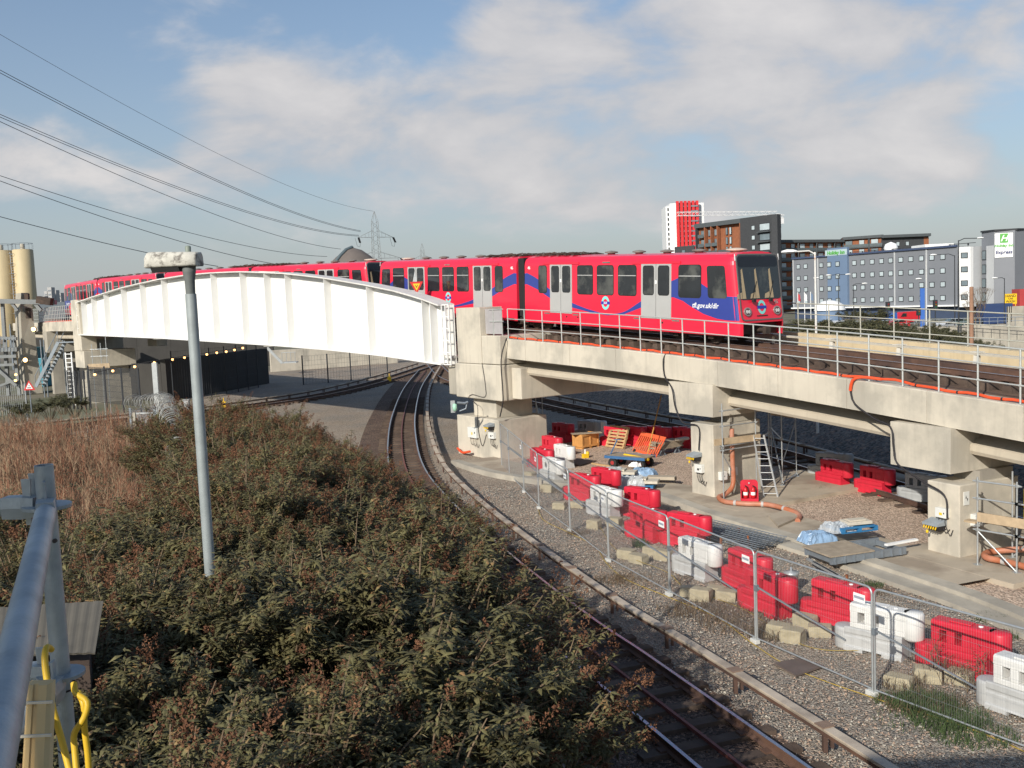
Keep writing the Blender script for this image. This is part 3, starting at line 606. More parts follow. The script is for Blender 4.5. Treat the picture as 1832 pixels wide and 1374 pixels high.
def carriage(tr):
    body = MB(); body.loft([ring(u) for u in (0, .02, .06, .12, .2, .3, .38, 1, 2, 3, 6, 9, 12, CL)], 0, False)
    for i in range(len(body.s)): body.s[i] = False
    b = O('carriage', body, red_paint, tr)
    for sg in (1, -1):
        mb = MB()   # side skirt
        for u0, u1 in ((.0, 4.3), (4.31, 8.9), (8.91, CL)):
            us = [.0, .04, .12, .25, .38] + [u1] if u0 == 0 else [u0, u1]
            mb.loft([[Vector((u, sg * (cab_y(u) + d_), z)) for d_, z in ((-.02, .36), (0, .41), (0, .60), (-.006, .605), (-.006, .615), (0, .62), (0, .855), (-.04, .855), (-.05, .36))] for u in us])
        for u in (4.0, 9.4, 10.2): mb.box(u, u + .09, sg * 1.331 - .002, sg * 1.331 + .002, .68, .76, 1)
        O('skirt', mb, [red_paint, rubber], b)
        # livery wave
        W = [(CL, 2.67, 2.15), (13.27, 2.69, 2.15), (12.47, 2.43, 1.93), (11.58, 1.98, 1.57), (10.6, 1.6, 1.3), (9.73, 1.33, 1.13), (8.47, 1.07, .96), (7.42, .965, .885), (6.4, 1.07, .96), (5.39, 1.52, 1.26), (4.3, 2.1, 1.65), (3.45, 2.43, 1.76), (2.9, 2.6, 1.62), (2.51, 2.62, 1.44), (1.77, 2.28, 1.15), (1.1, 1.98, 1.0), (.7, 1.87, .96), (.38, 1.85, .95), (.25, 1.85, .95), (.12, 1.85, .95), (.05, 1.85, .95)]
        up_ = spline([(a, h, 0) for a, h, l in W], .12); 
        mb = MB(); qs = []
        for q in up_:
            l = _interp(q.x, [w[0] for w in W][::-1], [w[2] for w in W][::-1]); l = max(l, .87)
            k = max(0, 1 - q.x / 3); yv = cab_y(q.x)
            qs.append(([Vector((q.x + rake(z) * k, sg * (yv + e), z)) for e, z in ((.0, l), (.004, l), (.004, q.y), (0, q.y))]))
        mb.loft(qs, 0, False); O('livery_wave', mb, blue_paint, b)
        # windows
        for (u0, u1) in ((11.73, 12.34), (8.41, 9.45), (7.04, 8.1), (5.61, 6.72), (1.96, 3.14)):
            mb = MB(); z0, z1 = 1.78, 3.02
            mb.prism([(u, sg * 1.331, z) for u, z in rr(u0 - .03, u1 + .03, z0 - .03, z1 + .03, .14)], (0, sg * .006, 0), 1)
            mb.prism([(u, sg * 1.336, z) for u, z in rr(u0, u1, z0, z1, .11)], (0, sg * .006, 0), 0)
            if u1 - u0 > .8: mb.box(u0 + .01, u1 - .01, sg * 1.343 - .005, sg * 1.343 + .005, 2.585, 2.62, 2)
            O('window', mb, [glass, rubber, door_grey], b)
        mb = MB(); poly = [(u + rake(z) * max(0, 1 - u / 3), sg * 1.331, z) for u, z in rr(.48, 1.5, 1.77, 3.0, .12)]
        mb.prism(poly, (0, sg * .009, 0)); O('cab_window', mb, glass, b)
        # doors, two leaves each
        for (u0, u1) in ((9.85, 11.46), (3.55, 5.29)):
            mid = (u0 + u1) / 2
            for a, c in ((u0, mid - .012), (mid + .012, u1)):
                mb = MB(); mb.box(a, c, sg * 1.333 - .01, sg * 1.333 + .016, .87, 3.08, 0)
                mb.prism([(u, sg * 1.35, z) for u, z in rr(a + .13, c - .13, 1.84, 2.99, .1)], (0, sg * .004, 0), 1)
                mb.prism([(u, sg * 1.3495, z) for u, z in rr(a + .10, c - .10, 1.81, 3.02, .12)], (0, sg * .002, 0), 2)
                O('door', mb, [door_grey, glass, rubber], b)
            mb = MB(); mb.box(mid - .011, mid + .011, sg * 1.33, sg * 1.336, .87, 3.07, 0); mb.box(mid - .05, mid + .05, sg * 1.352, sg * 1.357, 2.28, 2.42, 1); O('door_seal', mb, [rubber, white_mat], b)
            mb = MB(); mb.box(u0 - .5, u1 + .55, sg * 1.33, sg * 1.36, 3.085, 3.19, 0); O('door_gear_cover', mb, [red_paint, roofkit], b)
            for v0, v1 in ((u0 - .45, u0 - .05), (u1 + .05, u1 + .45)): mb = MB(); mb.box(v0, v1, sg * 1.331, sg * 1.345, .80, .86); O('vent_slot', mb, roofkit, b)
        # roundel, fleet number, web address
        def roundel(place):
            mb = MB(); n = 28
            for (r0, r1, mi) in ((.15, .255, 0),):
                o_ = [place(r1 * math.cos(2 * math.pi * i / n), r1 * math.sin(2 * math.pi * i / n) * 1.15, .006) for i in range(n)]; i_ = [place(r0 * math.cos(2 * math.pi * i / n), r0 * math.sin(2 * math.pi * i / n) * 1.15, .006) for i in range(n)]
                mb.add(o_ + i_, [(i, (i + 1) % n, n + (i + 1) % n, n + i) for i in range(n)], 0)
            mb.add([place(x, y, .009) for x, y in ((-.29, -.062), (.29, -.062), (.29, .062), (-.29, .062))], [(0, 1, 2, 3)], 1)
            O('roundel', mb, [mat('logo_teal', (.22, .66, .62), .4, .03, 3), mat('logo_blue', (.03, .04, .35), .4, .03, 3)], b)
        flip = Matrix(((-sg, 0, 0, 0), (0, 0, sg, 0), (0, 1, 0, 0), (0, 0, 0, 1)))   # text x,y -> side plane
        def sidetext(body_, size, u, z, bold=0.0, shear=0, nm='lettering', m_=white_mat):
            text_mesh(nm, body_, size, m_, b, Matrix.Translation((u, sg * 1.339, z)) @ flip, .002, shear, bold)
        roundel(lambda x, y, e: Vector((7.55 - sg * x, sg * (1.332 + e), 1.42 + y)))
        text_mesh('roundel_text', 'DLR', .12, white_mat, b, Matrix.Translation((7.55, sg * 1.342, 1.42)) @ flip, .001, 0, .004)
        sidetext('tfl.gov.uk/dlr', .27, 1.72, 1.47, .004, .15)
        sidetext('46', .2, 13.1, 2.93 if sg == 1 else 2.93, .006)
        mb = MB(); mb.box(7.25, 7.75, sg * 1.331, sg * 1.337, 3.13, 3.19); O('side_vent', mb, roofkit, b)
    # cab front
    mb = MB(); A_ = rr(-1.20, 1.20, .93, 3.43, .22, 5); B_ = rr(-1.15, 1.15, .98, 3.38, .19, 5); n = len(A_)
    vs = [fpt(y, z, .0) for y, z in A_] + [fpt(y, z, .03) for y, z in A_] + [fpt(y, z, .03) for y, z in B_] + [fpt(y, z, .0) for y, z in B_]
    mb.add(vs, [(k * n + i, k * n + (i + 1) % n, (k + 1) * n + (i + 1) % n, (k + 1) * n + i) for k in range(3) for i in range(n)]); O('front_surround', mb, mat('grey_rubber', (.13, .12, .12), .6, .1, 4), b)
    mb = MB(); mb.prism([fpt(y, z, .008) for y, z in rr(-1.155, 1.155, 1.72, 3.385, .16, 5)], FRONTN * .008); O('windscreen', mb, glass, b)
    mb = MB(); mb.prism([fpt(y, z, .017) for y, z in rr(-1.1, 1.1, 2.93, 3.33, .12)], FRONTN * .004); O('destination_panel', mb, mat('display_black', (.012, .014, .02), .25, .1, 3), b)
    mb = MB()
    for y0, w in ((-.62, .11), (.18, .11), (.93, .11)):
        mb.prism([fpt(y, z, .018) for y, z in ((y0 - w, 1.76), (y0 + w * .8, 1.76), (y0 + w * .5, 2.82), (y0 - w * .2, 2.88))], FRONTN * .003)
        mb.prism([fpt(y, z, .0175) for y, z in ((y0 + w, 1.76), (y0 + w + .3, 1.76), (y0 + w + .25, 1.92), (y0 + w, 2.0))], FRONTN * .002)
    O('cab_partition', mb, mat('tan_interior', (.40, .31, .19), .6, .1, 3), b)
    mb = MB()
    for y0 in (-.45, .5): mb.bar(fpt(y0, 1.72, .03), fpt(y0 - .33, 2.4, .03), .022, .01, up=FRONTN); mb.box(-.02, .08, y0 - .07, y0 + .07, 1.62, 1.74)
    O('wiper', mb, rubber, b)
    for y0 in (-.83, .83):
        mb = MB(); n = 16
        for a, bb, e0, e1, mi in ((.19, .165, .0, .05, 0), (.15, .125, .045, .052, 1)):
            mb.prism([fpt(y0 + a * math.cos(2 * math.pi * i / n), 1.27 + bb * math.sin(2 * math.pi * i / n), e0) for i in range(n)], FRONTN * (e1 - e0), mi)
        for q in (-.06, .06): mb.prism([fpt(y0 + q + .05 * math.cos(2 * math.pi * i / n), 1.27 + .07 * math.sin(2 * math.pi * i / n), .052) for i in range(n)], FRONTN * .012, 2)
        O('headlight', mb, [mat('lamp_ring', (.35, .33, .32), .3, .1, 4, metal=.5), mat('lamp_bowl', (.09, .05, .05), .4, .1, 4), mat('lamp_lens', (.6, .58, .55), .15, .1, 4)], b)
    roundel(lambda x, y, e: fpt(-x * .9, 1.42 + y * .9, e + .004))
    Mf = Matrix.Translation(fpt(-.83, 1.60, .012)) @ Matrix(((0, rake(1.8) and .15, 0, 0), (-1, 0, 0, 0), (0, .99, 0, 0), (0, 0, 0, 1)))
    text_mesh('fleet_number', '46', .24, white_mat, b, Mf, .003, .1, .006)
    mb = MB(); mb.prism([fpt(y, z, .004) for y, z in ((-.3, 1.08), (.3, 1.08), (.3, 1.12), (-.3, 1.12))], FRONTN * .006); O('front_step', mb, rubber, b)
    mb = MB(); mb.prism([(0.0, -1.12, .85), (0.0, 1.12, .85), (.3, 1.2, .80), (.9, 1.2, .80), (.9, -1.2, .80), (.3, -1.2, .80)], (0, 0, .06)); mb.box(.35, .5, -1.2, 1.2, .4, .86, 1); O('buffer_beam', mb, [red_paint, under_mat], b)
    mb = MB(); mb.tube([(.5, 0, .56), (.0, 0, .56), (-.12, 0, .56)], .09, 8); mb.box(-.25, -.1, -.14, .14, .42, .7); mb.tube([(.4, -.25, .7), (.0, -.35, .62), (-.1, -.1, .5)], .03, 6, 1); O('coupler', mb, [under_mat, mat('coupler_blue', (.08, .22, .55), .4, .1, 4)], b)
    # under and over the body
    mb = MB(); mb.box(.8, CL - .3, -1.1, 1.1, .42, .86); mb.box(4.6, 8.6, -1.2, 1.2, .30, .5); O('underframe', mb, under_mat, b)
    for u in (2.6, CL - .1 if True else 0):
        mb = MB(); mb.box(u - 1.35, u + 1.35, -1.05, -.86, .28, .52); mb.box(u - 1.35, u + 1.35, .86, 1.05, .28, .52); mb.box(u - .3, u + .3, -.9, .9, .3, .6)
        for du in (-.95, .95):
            for sg in (-1, 1): mb.tube([(u + du, sg * .80, .37), (u + du, sg * .66, .37)], .37, 18); mb.box(u + du - .14, u + du + .14, sg * 1.0 - .08, sg * 1.0 + .08, .2, .5)
        O('bogie', mb, under_mat, b)
    for u, r_, mi in ((3.1, .3, 0), (4.9, .3, 0), (6.6, .3, 0), (8.4, .3, 0), (1.15, .42, 1)):
        mb = MB(); mb.lathe([(r_ * .55, 3.48), (r_ * .55, 3.55), (r_, 3.58), (r_ * .95, 3.62), (r_ * .4, 3.66), (.001, 3.67)], 14, mi, (u, .25, 0)); mb.v = [tuple(v) for v in mb.v]; O('roof_vent', mb, [roofkit, mat('cream_vent', (.5, .42, .35), .8, .1, 3)], b)
    mb = MB(); rnd = random.Random(4)
    for k in range(7):
        pts = [(CL - 3.4 + i * .28, -.7 + k * .23 + rnd.uniform(-.06, .06), 3.53 + rnd.uniform(0, .07) + .03 * (i % 3)) for i in range(13)]; mb.tube(pts, .025, 5)
    for i in range(6): mb.box(CL - 3.2 + i * .55, CL - 3.0 + i * .55, -.8, .9, 3.5, 3.56)
    O('roof_cables', mb, [under_mat], b)
    mb = MB(); mb.prism([fpt(y, z, .0) + Vector((.0, 0, 0)) for y, z in ((1.205, 3.18), (1.24, 3.18), (1.24, 3.42), (1.205, 3.42))], FRONTN * .02); mb.prism([fpt(-y, z, .0) for y, z in ((1.205, 3.18), (1.24, 3.18), (1.24, 3.42), (1.205, 3.42))], FRONTN * .02); O('marker_lamp', mb, white_mat, b)
    return b
train = thing('train', 'red and blue light-rail train rounding the curve onto the white bridge', 'train', tuple(TR(0)))
proto = carriage(train)
def car_matrix(s_cab, s_art):
    a, c = TR(s_cab), TR(s_art); x = (c - a).normalized(); y = Vector((0, 0, 1)).cross(x).normalized(); z = x.cross(y)
    M_ = Matrix((x, y, z)).transposed().to_4x4(); M_.translation = a; return M_
first = True
for s0 in (0.0, 28.15, 56.25):
    for sc_, sa in ((s0, s0 + 13.6), (s0 + 27.3, s0 + 13.7)):
        c = proto if first else copy_tree(proto, parent=train); first = False
        c.matrix_basis = Matrix.Translation(-TR(0)) @ car_matrix(sc_, sa)
    mb = MB(); p = TR(s0 + 13.65); M_ = Matrix.Translation(p) @ Matrix.Rotation(HEAD(s0 + 13.65) - math.pi / 2, 4, 'Z'); mb.box(-.25, .25, -1.22, 1.22, .6, 3.4, 0, M_); O('gangway_bellows', mb, rubber, train, world=True)
# ================================================================== SITE FENCE, BARRIERS, BLOCKS
FB = [G(898, 838), G(912, 853), G(938, 882), G(965, 911), G(1021, 952), G(1090, 1006), G(1200, 1067), G(1355, 1152), G(1566, 1246)]
FB.append(FB[-1] + (FB[-1] - FB[-2]).normalized() * 3.5 + Vector((.35, .1, 0)))
where = ['end panel of the site fence touching the tall end pier', 'second site fence panel from the tall end pier', 'site fence panel beside the farthest red barrier', 'site fence panel in front of the paired white barriers',
         'site fence panel in front of the first leaning white barrier', 'site fence panel in front of the two stacked red barriers', 'site fence panel in front of the large white barrier beside the steel mesh', 'site fence panel in front of the buff blocks and dark cover plate', 'nearest site fence panel at the lower right, tangled in grass']
def heras(a, b, label):
    L_ = (b - a).length; rz = math.atan2(b.y - a.y, b.x - a.x); t = thing('site_fence', label, 'fence panel', tuple(a), rz, 'temporary mesh fence panels')
    H_ = 2.02; z0 = .12; r = .12; L_ -= .06
    fr = [(0, 0, .02), (0, 0, H_ - r)] + [(r - r * math.cos(R(q)), 0, H_ - r + r * math.sin(R(q))) for q in (30, 60, 90)] + [(L_ - r + r * math.sin(R(q)), 0, H_ - r + r * math.cos(R(q))) for q in (0, 30, 60, 90)] + [(L_, 0, .02)]
    mb = MB(); mb.tube(fr, .021, 8); mb.tube([(0, 0, z0), (L_, 0, z0)], .017, 6); O('frame', mb, galv, t)
    mb = MB(); n = int(L_ / .045)
    for i in range(1, n): x = L_ * i / n; mb.tube([(x, 0, z0), (x, 0, H_ - (.02 if r < x < L_ - r else .07))], .0017, 3, cap=False)
    for z in (.35, .75, 1.15, 1.55, 1.9): mb.tube([(.02, 0, z), (L_ - .02, 0, z)], .002, 3, cap=False)
    O('wire_mesh', mb, galv, t)
    mb = MB(); mb.bar((.0, 0, 1.25), (1.25, 1.25, .22), .045, .03); mb.bar((.0, 0, 1.28), (0, 0, 1.16), .07, .09); O('brace', mb, galv_dark, t)
    mb = MB(); mb.box(L_ - .12, L_ + .1, -.07, .05, 0, .09); O('foot', mb, mat('foot_pale', (.55, .55, .52), .7, .1, 4), t, bevel=.01)
    if L_ > 2.4:
        mb = MB(); mb.box(L_ - .42, L_ - .14, -.028, -.02, 1.68, 1.84); mb.box(L_ - .40, L_ - .16, -.031, -.028, 1.74, 1.79, 1); O('sign_plate', mb, [white_mat, mat('plate_grey', (.3, .32, .38), .5, .1, 4)], t)
    return t
for a, b, l in zip(FB, FB[1:], where): heras(a, b, l)

def barrier_proto(name):
    t = bpy.data.objects.new(name, None); COL.objects.link(t); return t
def make_barrier(mt, label, a, rz, s=1.0, group='water-filled plastic barriers'):
    t = thing('plastic_barrier', label, 'barrier', tuple(a), rz, group)
    t.scale = (s, 1, 1) if s != 1 else (1, 1, 1)
    mb = MB()     # lower body with a stepped foot, ribbed
    P = [(-.25, 0), (-.25, .09), (-.22, .12), (-.22, .30), (-.205, .32), (-.205, .36), (-.22, .38), (-.22, .48), (-.19, .50), (.19, .50), (.22, .48), (.22, .38), (.205, .36), (.205, .32), (.22, .30), (.22, .12), (.25, .09), (.25, 0)]
    for x0, x1, zz in ((.05, .45, 0), (.45, .85, .07), (.85, 1.25, 0)): mb.loft([[(x, y, max(z, zz)) for y, z in P] for x in (x0, x1)])
    mb.lathe([(.001, 0), (.2, 0), (.215, .03), (.215, .42), (.19, .46), (.001, .46)], 18, 0, (-.02, 0, 0)); O('lower_body', mb, barrier_dusty if mt is barrier_white else mt, t, bevel=.012)
    mb = MB(); z0, z1, z2, z3 = .501, .60, .83, 1.0; xs_ = [.17, .33, .47, .63, .77, .93, 1.3]
    mb.box(.17, 1.3, -.19, .19, z0, z1); mb.loft([[(x, y, z) for y, z in ((-.19, z2), (.19, z2), (.185, z3 - .03), (.15, z3), (-.15, z3), (-.185, z3 - .03))] for x in (.17, 1.3)])
    for i in (0, 2, 4): mb.box(xs_[i], xs_[i + 1], -.189, .189, z1, z2)
    mb.box(.93, 1.3, -.188, .188, z1 + .001, z2 - .001); mb.box(.48, .9, -.1, .1, z3, z3 + .03)
    O('upper_body', mb, mt, t, bevel=.012)
    mb = MB(); mb.lathe([(.001, .44), (.18, .44), (.205, .48), (.205, .955), (.18, 1.0), (.001, 1.0)], 20, 0, (1.4, 0, 0)); O('knuckle', mb, mt, t)
    mb = MB(); mb.lathe([(.001, 0), (.045, 0), (.045, .02), (.001, .025)], 10, 0, (1.05, 0, 1.0)); O('filler_cap', mb, white_mat, t)
    return t
B_ = [('r', 939.7, 839.7, 963, 844.6, 'farthest red barrier of the fenceside row, beside the tall end pier'), ('r', 962, 815, 984, 820, 'red barrier half hidden behind the farthest white barriers'),
 ('w', 984, 832, 1012, 840, 'white barrier standing behind the first white barrier of the row'), ('w', 963, 858.6, 995, 869, 'front one of the two farthest white barriers'),
 ('r', 1003.7, 892, 1043, 899, 'red barrier with torn white label between the far white barriers'), ('r', 1047, 880, 1092, 890, 'red barrier lying low behind the small white barrier near the wrapped pallets'),
 ('w', 1044.5, 917, 1097, 931, 'white barrier in front of a red one, beside the wrapped pallets'), ('r', 1102.7, 919.7, 1159, 931, 'rear one of two red barriers standing close together by the kerb'),
 ('r', 1113, 957.6, 1168, 973, 'front one of two red barriers standing close together by the kerb'), ('r', 1175.5, 972, 1241, 984, 'red barrier just behind the large dusty white barrier'),
 ('w', 1197, 1021, 1271, 1046, 'dusty white barrier beside the pile of grey mesh panels'), ('r', 1286, 1043, 1346, 1068, 'red barrier right of the dusty white one, behind dry weeds'),
 ('r', 1313.8, 1082, 1401, 1115, 'red barrier nearest the fence post, above the dark cover plate'), ('r', 1426, 1107, 1527, 1134, 'red barrier behind the four buff blocks'),
 ('w', 1489.7, 1157, 1626, 1188, 'clean white barrier with square openings behind the fence joint'), ('r', 1632, 1189, 1748, 1221, 'nearest red barrier of the row, with weeds against it'),
 ('w', 1740, 1258, 1838, 1293, 'nearest white barrier, cut by the right edge of the picture'),
 ('r', 979, 789, 1019, 794, 'dark red barrier in the shade beside the ladder of the end pier'), ('g', 1024, 785, 1044, 787, 'grey barrier in the shade behind the wooden crate'),
 ('w', 1036, 784, 1071, 788, 'white barrier directly behind the wooden crate'), ('r', 1071, 797, 1096, 800, 'red barrier between the wooden crate and the leaning pallet'),
 ('r', 1098, 797, 1140, 800, 'red barrier behind the leaning wooden pallet'), ('r', 1146, 797, 1190, 802, 'red barrier behind the leaning orange panel'), ('r', 1192, 799, 1229, 803, 'shaded red barrier behind the stack of planks'),
 ('r', 1455, 865, 1519, 879, 'left one of two red barriers in the sun behind the gravel yard'), ('r', 1524, 878, 1584, 891, 'right one of two red barriers in the sun behind the gravel yard'),
 ('g', 1601, 894, 1658, 903, 'grey barrier in the shade left of the right-hand pier'), ('g', 1443, 853, 1476, 856, 'pale grey barrier in deep shade behind the left red barrier')]
BM = {'r': barrier_red, 'w': barrier_white, 'g': barrier_grey}; protos = {}
for k, x0, y0, x1, y1, lab in B_:
    a, b = G(x0, y0), G(x1, y1); rz = math.atan2(b.y - a.y, b.x - a.x); L_ = (b - a).length
    a = a + Vector((math.cos(rz), math.sin(rz), 0)) * .2 + Vector((-math.sin(rz), math.cos(rz), 0)) * .22
    if k in protos: copy_tree(protos[k], (a.x, a.y, 0), rz, lab)
    else: protos[k] = make_barrier(BM[k], lab, (a.x, a.y, 0), rz)

blocks = [(948, 857), (980, 881), (1001, 911), (1034, 909), (1063, 947), (1100, 942), (1122, 1000), (1143, 1008), (1166, 994), (1187, 1003), (1236, 1068), (1256, 1076), (1284, 1068), (1303, 1076), (1396, 1142), (1421, 1151), (1443, 1124), (1470, 1140), (1612, 1233), (1664, 1222), (1722, 1226)]
bl = ['block nearest the tall end pier', 'block below the farthest white barrier', 'long block left of the torn-label red barrier', 'block right of the long one by the torn-label barrier', 'block below the small white barrier', 'block right of the small white barrier\'s foot',
      'left block of the four below the close-standing red barriers', 'second block of the four below the close-standing red barriers', 'third block of the four, below the red barrier', 'last block of the four, beside the large white barrier',
      'left weedy block at the foot of the dusty white barrier', 'second weedy block at the foot of the dusty white barrier', 'third weedy block right of the dusty white barrier', 'fourth weedy block below the middle red barrier',
      'rear left block of the four above the cover plate', 'front block of the four above the cover plate', 'rear block of the four touching the red barrier', 'right block of the four beside the white barrier',
      'large block in the grass at the nearest fence joint', 'block in the grass in front of the nearest red barrier', 'block half hidden by weeds beside the nearest white barrier']
rnd = random.Random(11)
for (x, y), l in zip(blocks, bl):
    p = G(x, y); w, d_, h = rnd.uniform(.4, .52), rnd.uniform(.26, .34), rnd.uniform(.22, .3); mb = MB()
    ring_ = lambda z, k: [(sx * (w / 2 + rnd.uniform(-.02, .02)) * k, sy * (d_ / 2 + rnd.uniform(-.02, .02)) * k, z) for sx, sy in ((-1, -1), (0, -1.04), (1, -1), (1, 1), (0, 1.05), (-1, 1))]
    mb.loft([ring_(0, 1), ring_(h * .5, 1.03), ring_(h * .93, 1), ring_(h, .9)])
    single('stone_block', mb, stone_block, 'rough buff ' + l, 'block', 'rough buff blocks weighing down the fence braces', (p.x, p.y + .1, 0), rnd.uniform(-.9, -.3), bevel=.012)
# yellow cable trailing along the fence
pts = [FB[3] + Vector((-.05, -.1, .03))]
for i in range(3, 9): pts.append(FB[i].lerp(FB[i + 1], .5) + Vector((.25 * (-1) ** i - .1, -.12, .035))); pts.append(FB[i + 1] + Vector((-.1, -.1, .03)))
cab('thin yellow cable trailing on the gravel along the fence foot', pts, .009, mat('dusty_yellow', (.42, .29, .05), .7, .2, 5))
cab('thin yellow cable looping behind the fence toward the buff blocks', [G(1066, 930, .05), G(1105, 985, .05), G(1192, 1023, .2), G(1225, 1050, .05), G(1330, 1090, .05), G(1440, 1155, .05), G(1555, 1165, .05)], .007, MATS['dusty_yellow'])
# cover plate
q = [G(1385, 1191), G(1432, 1182), G(1474, 1196), G(1424, 1214)]; mb = MB(); mb.prism([(p.x, p.y, .028) for p in q][::-1], (0, 0, .035)); single('cover_plate', mb, plate_mat, 'dark square cover plate lying flat on the gravel in front of the fence', 'plate')
# stacked mesh panels and rusty stakes
t = thing('mesh_panel_stack', 'pile of grey galvanised mesh panels lying behind the red barriers', 'panel stack', tuple(G(1300, 965)), -1.0)
for j in range(5):
    mb = MB(); z = .1 + j * .06; ox = j * .05
    for i in range(24): x = -1.7 + i * 3.4 / 23; mb.tube([(x + ox, -.55, z), (x + ox, .5, z)], .006, 4)
    for y in (-.55, -.2, .15, .5): mb.tube([(-1.7 + ox, y, z), (1.7 + ox, y, z)], .014, 6)
    O('mesh_panel', mb, galv_dark, t)
for i, (x, y0, y1) in enumerate(((1269.5, 944, 972), (1289, 959, 987), (1322.5, 943, 962), (1341, 957, 981), (1517, 1026, 1042), (1409, 1028, 1044))):
    p = G(x, y1 + 3); h = (y1 - y0) * p.y / 1750 * 1.1; mb = MB(); mb.bar((0, 0, 0), (rnd.uniform(-.04, .04), .02, h), .05, .05)
    single('steel_stake', mb, mat('rust_stake', (.22, .08, .035), .9, .3, 6), ['rusty stake left of the mesh panels', 'rusty stake in front of the mesh panels', 'upright rusty stake just before the kerb', 'leaning rusty stake right of the mesh panels', 'short rusty stake behind the buff blocks', 'short rusty stake beside the small pot lamp'][i], 'stake', 'rusty steel stakes in the gravel', (p.x, p.y, 0))
p = G(1416, 1058); mb = MB(); mb.lathe([(.001, 0), (.17, 0), (.17, .42), (.19, .44), (.19, .5), (.03, .52), (.025, .62), (.001, .62)], 16); single('steel_drum', mb, galv, 'small silver drum between two red barriers', 'drum', None, (p.x, p.y, 0))
mb = MB(); mb.bar(G(1552, 1070, .1), G(1790, 1160, .1), .12, .1); single('timber_beam', mb, timber_grey, 'long weathered beam lying behind the nearest barriers', 'beam')

# ================================================================== YARD UNDER THE VIADUCT
p = G(1042, 805); q = G(1072, 799.6); rz = math.atan2(q.y - p.y, q.x - p.x)
t = thing('wooden_crate', 'varnished wooden crate on skids with a loose board on top', 'crate', tuple(p), rz); L_ = (q - p).length
for x0, x1 in ((0, L_),):
    mb = MB(); mb.box(.03, x1 - .03, .03, .67, .12, .72)
    for x in (0, x1 / 2 - .04, x1 - .08): mb.box(x, x + .08, -.01, .71, .12, .75)
    mb.box(0, x1, -.015, .02, .64, .75); mb.box(0, x1, -.015, .02, .1, .2); O('body', mb, timber_warm, t, bevel=.006)
    for x in (0, x1 / 2 - .06, x1 - .12): mb = MB(); mb.box(x, x + .12, .0, .7, .0, .1); O('skid', mb, timber_warm, t)
mb = MB(); mb.box(-.75, .75, -.2, .25, 0, .03); single('loose_board', mb, timber_grey, 'grey board lying across the top of the wooden crate', 'board', None, (p.x + .25, p.y + .3, .77), .1)
def pallet(name, label, loc, rot, mt, w=1.2, d_=1.0, group=None, open_=True):
    t = thing(name, label, 'pallet', loc, 0, group); t.rotation_euler = rot
    n = 7
    for i in range(n): mb = MB(); y = i * (d_ - .1) / (n - 1); mb.box(0, w, y, y + .1, .12, .142); O('slat', mb, mt, t)
    for x in (0, w / 2 - .05, w - .1): mb = MB(); mb.box(x, x + .1, 0, d_, .025, .118); O('bearer', mb, mt, t)
    for y in (0, d_ / 2 - .05, d_ - .1): mb = MB(); mb.box(0, w, y, y + .1, 0, .022); O('base_board', mb, mt, t)
    return t
a = G(1086, 800); b = G(1131, 806); rz = math.atan2(b.y - a.y, b.x - a.x)
pallet('wooden_pallet', 'pale wooden pallet leaning upright against the red barriers', tuple(a), (R(68), 0, rz), timber, 1.25, 1.1)
a = G(1132, 807); b = G(1174, 819); rz = math.atan2(b.y - a.y, b.x - a.x); L_ = (b - a).length
t = thing('barrier_panel', 'bright orange slatted plastic barrier panel leaning back beside the pallet', 'barrier panel', tuple(a), 0); t.rotation_euler = (R(58), 0, rz)
mb = MB(); mb.box(0, L_, 0, .12, 0, .05); mb.box(0, L_, .85, 1.05, 0, .05); n = 13
for i in range(n): x = (L_ - .06) * i / (n - 1); mb.box(x, x + .06, .12, .85, .002, .048)
O('panel', mb, orange_plastic, t, bevel=.008)
for x in (.25, L_ - .35): mb = MB(); mb.box(x, x + .1, -.08, .1, -.12, .14); O('foot', mb, rubber, t)
# planks
p = G(1183, 817); q = G(1230, 808); rz = math.atan2(q.y - p.y, q.x - p.x)
t = thing('plank_stack', 'stack of weathered grey scaffold boards raised on metal trestles', 'plank stack', tuple(p), rz)
for i in range(7):
    for j in range(3): mb = MB(); o_ = rnd.uniform(-.12, .12); mb.box(o_, 1.5 + o_, j * .24, j * .24 + .225, .32 + i * .045, .36 + i * .045); O('plank', mb, timber_grey, t)
for x in (.2, 1.2): mb = MB(); mb.box(x - .2, x + .2, 0, .7, .0, .04); mb.bar((x - .2, .1, 0), (x, .1, .31), .05, .05); mb.bar((x + .2, .1, 0), (x, .1, .31), .05, .05); mb.box(x - .1, x + .1, 0, .7, .27, .315); O('trestle', mb, galv_dark, t)
mb = MB(); mb.box(0, .7, 0, .3, 0, .12); single('stone_slab', mb, concrete, 'pale block lying on top of the grey plank stack', 'slab', None, (p.x + .9, p.y + .25, .64), rz, bevel=.02)
# trolley
p = G(1097, 836); q = G(1146, 840); rz = math.atan2(q.y - p.y, q.x - p.x); L_ = (q - p).length
t = thing('flatbed_trolley', 'flat blue four-wheeled trolley with a worn wooden deck', 'trolley', tuple(p), rz)
mb = MB(); mb.box(-.35, L_ + .25, -.08, .85, .46, .51); O('deck', mb, timber_grey, t)
mb = MB(); mb.box(-.37, L_ + .27, -.11, -.085, .40, .52); mb.box(-.37, L_ + .27, .855, .88, .40, .52); mb.box(-.37, -.352, -.085, .855, .40, .52); mb.box(0, L_, .35, .45, .33, .455); O('chassis', mb, blue_steel, t)
for x in (0, L_):
    for y in (0, .75):
        mb = MB(); mb.tube([(x, y - .07, .21), (x, y + .07, .21)], .21, 18); mb.tube([(x, y - .075, .21), (x, y + .075, .21)], .09, 10, 1); O('wheel', mb, [rubber, mat('hub_red', (.35, .03, .03), .5, .1, 4)], t)
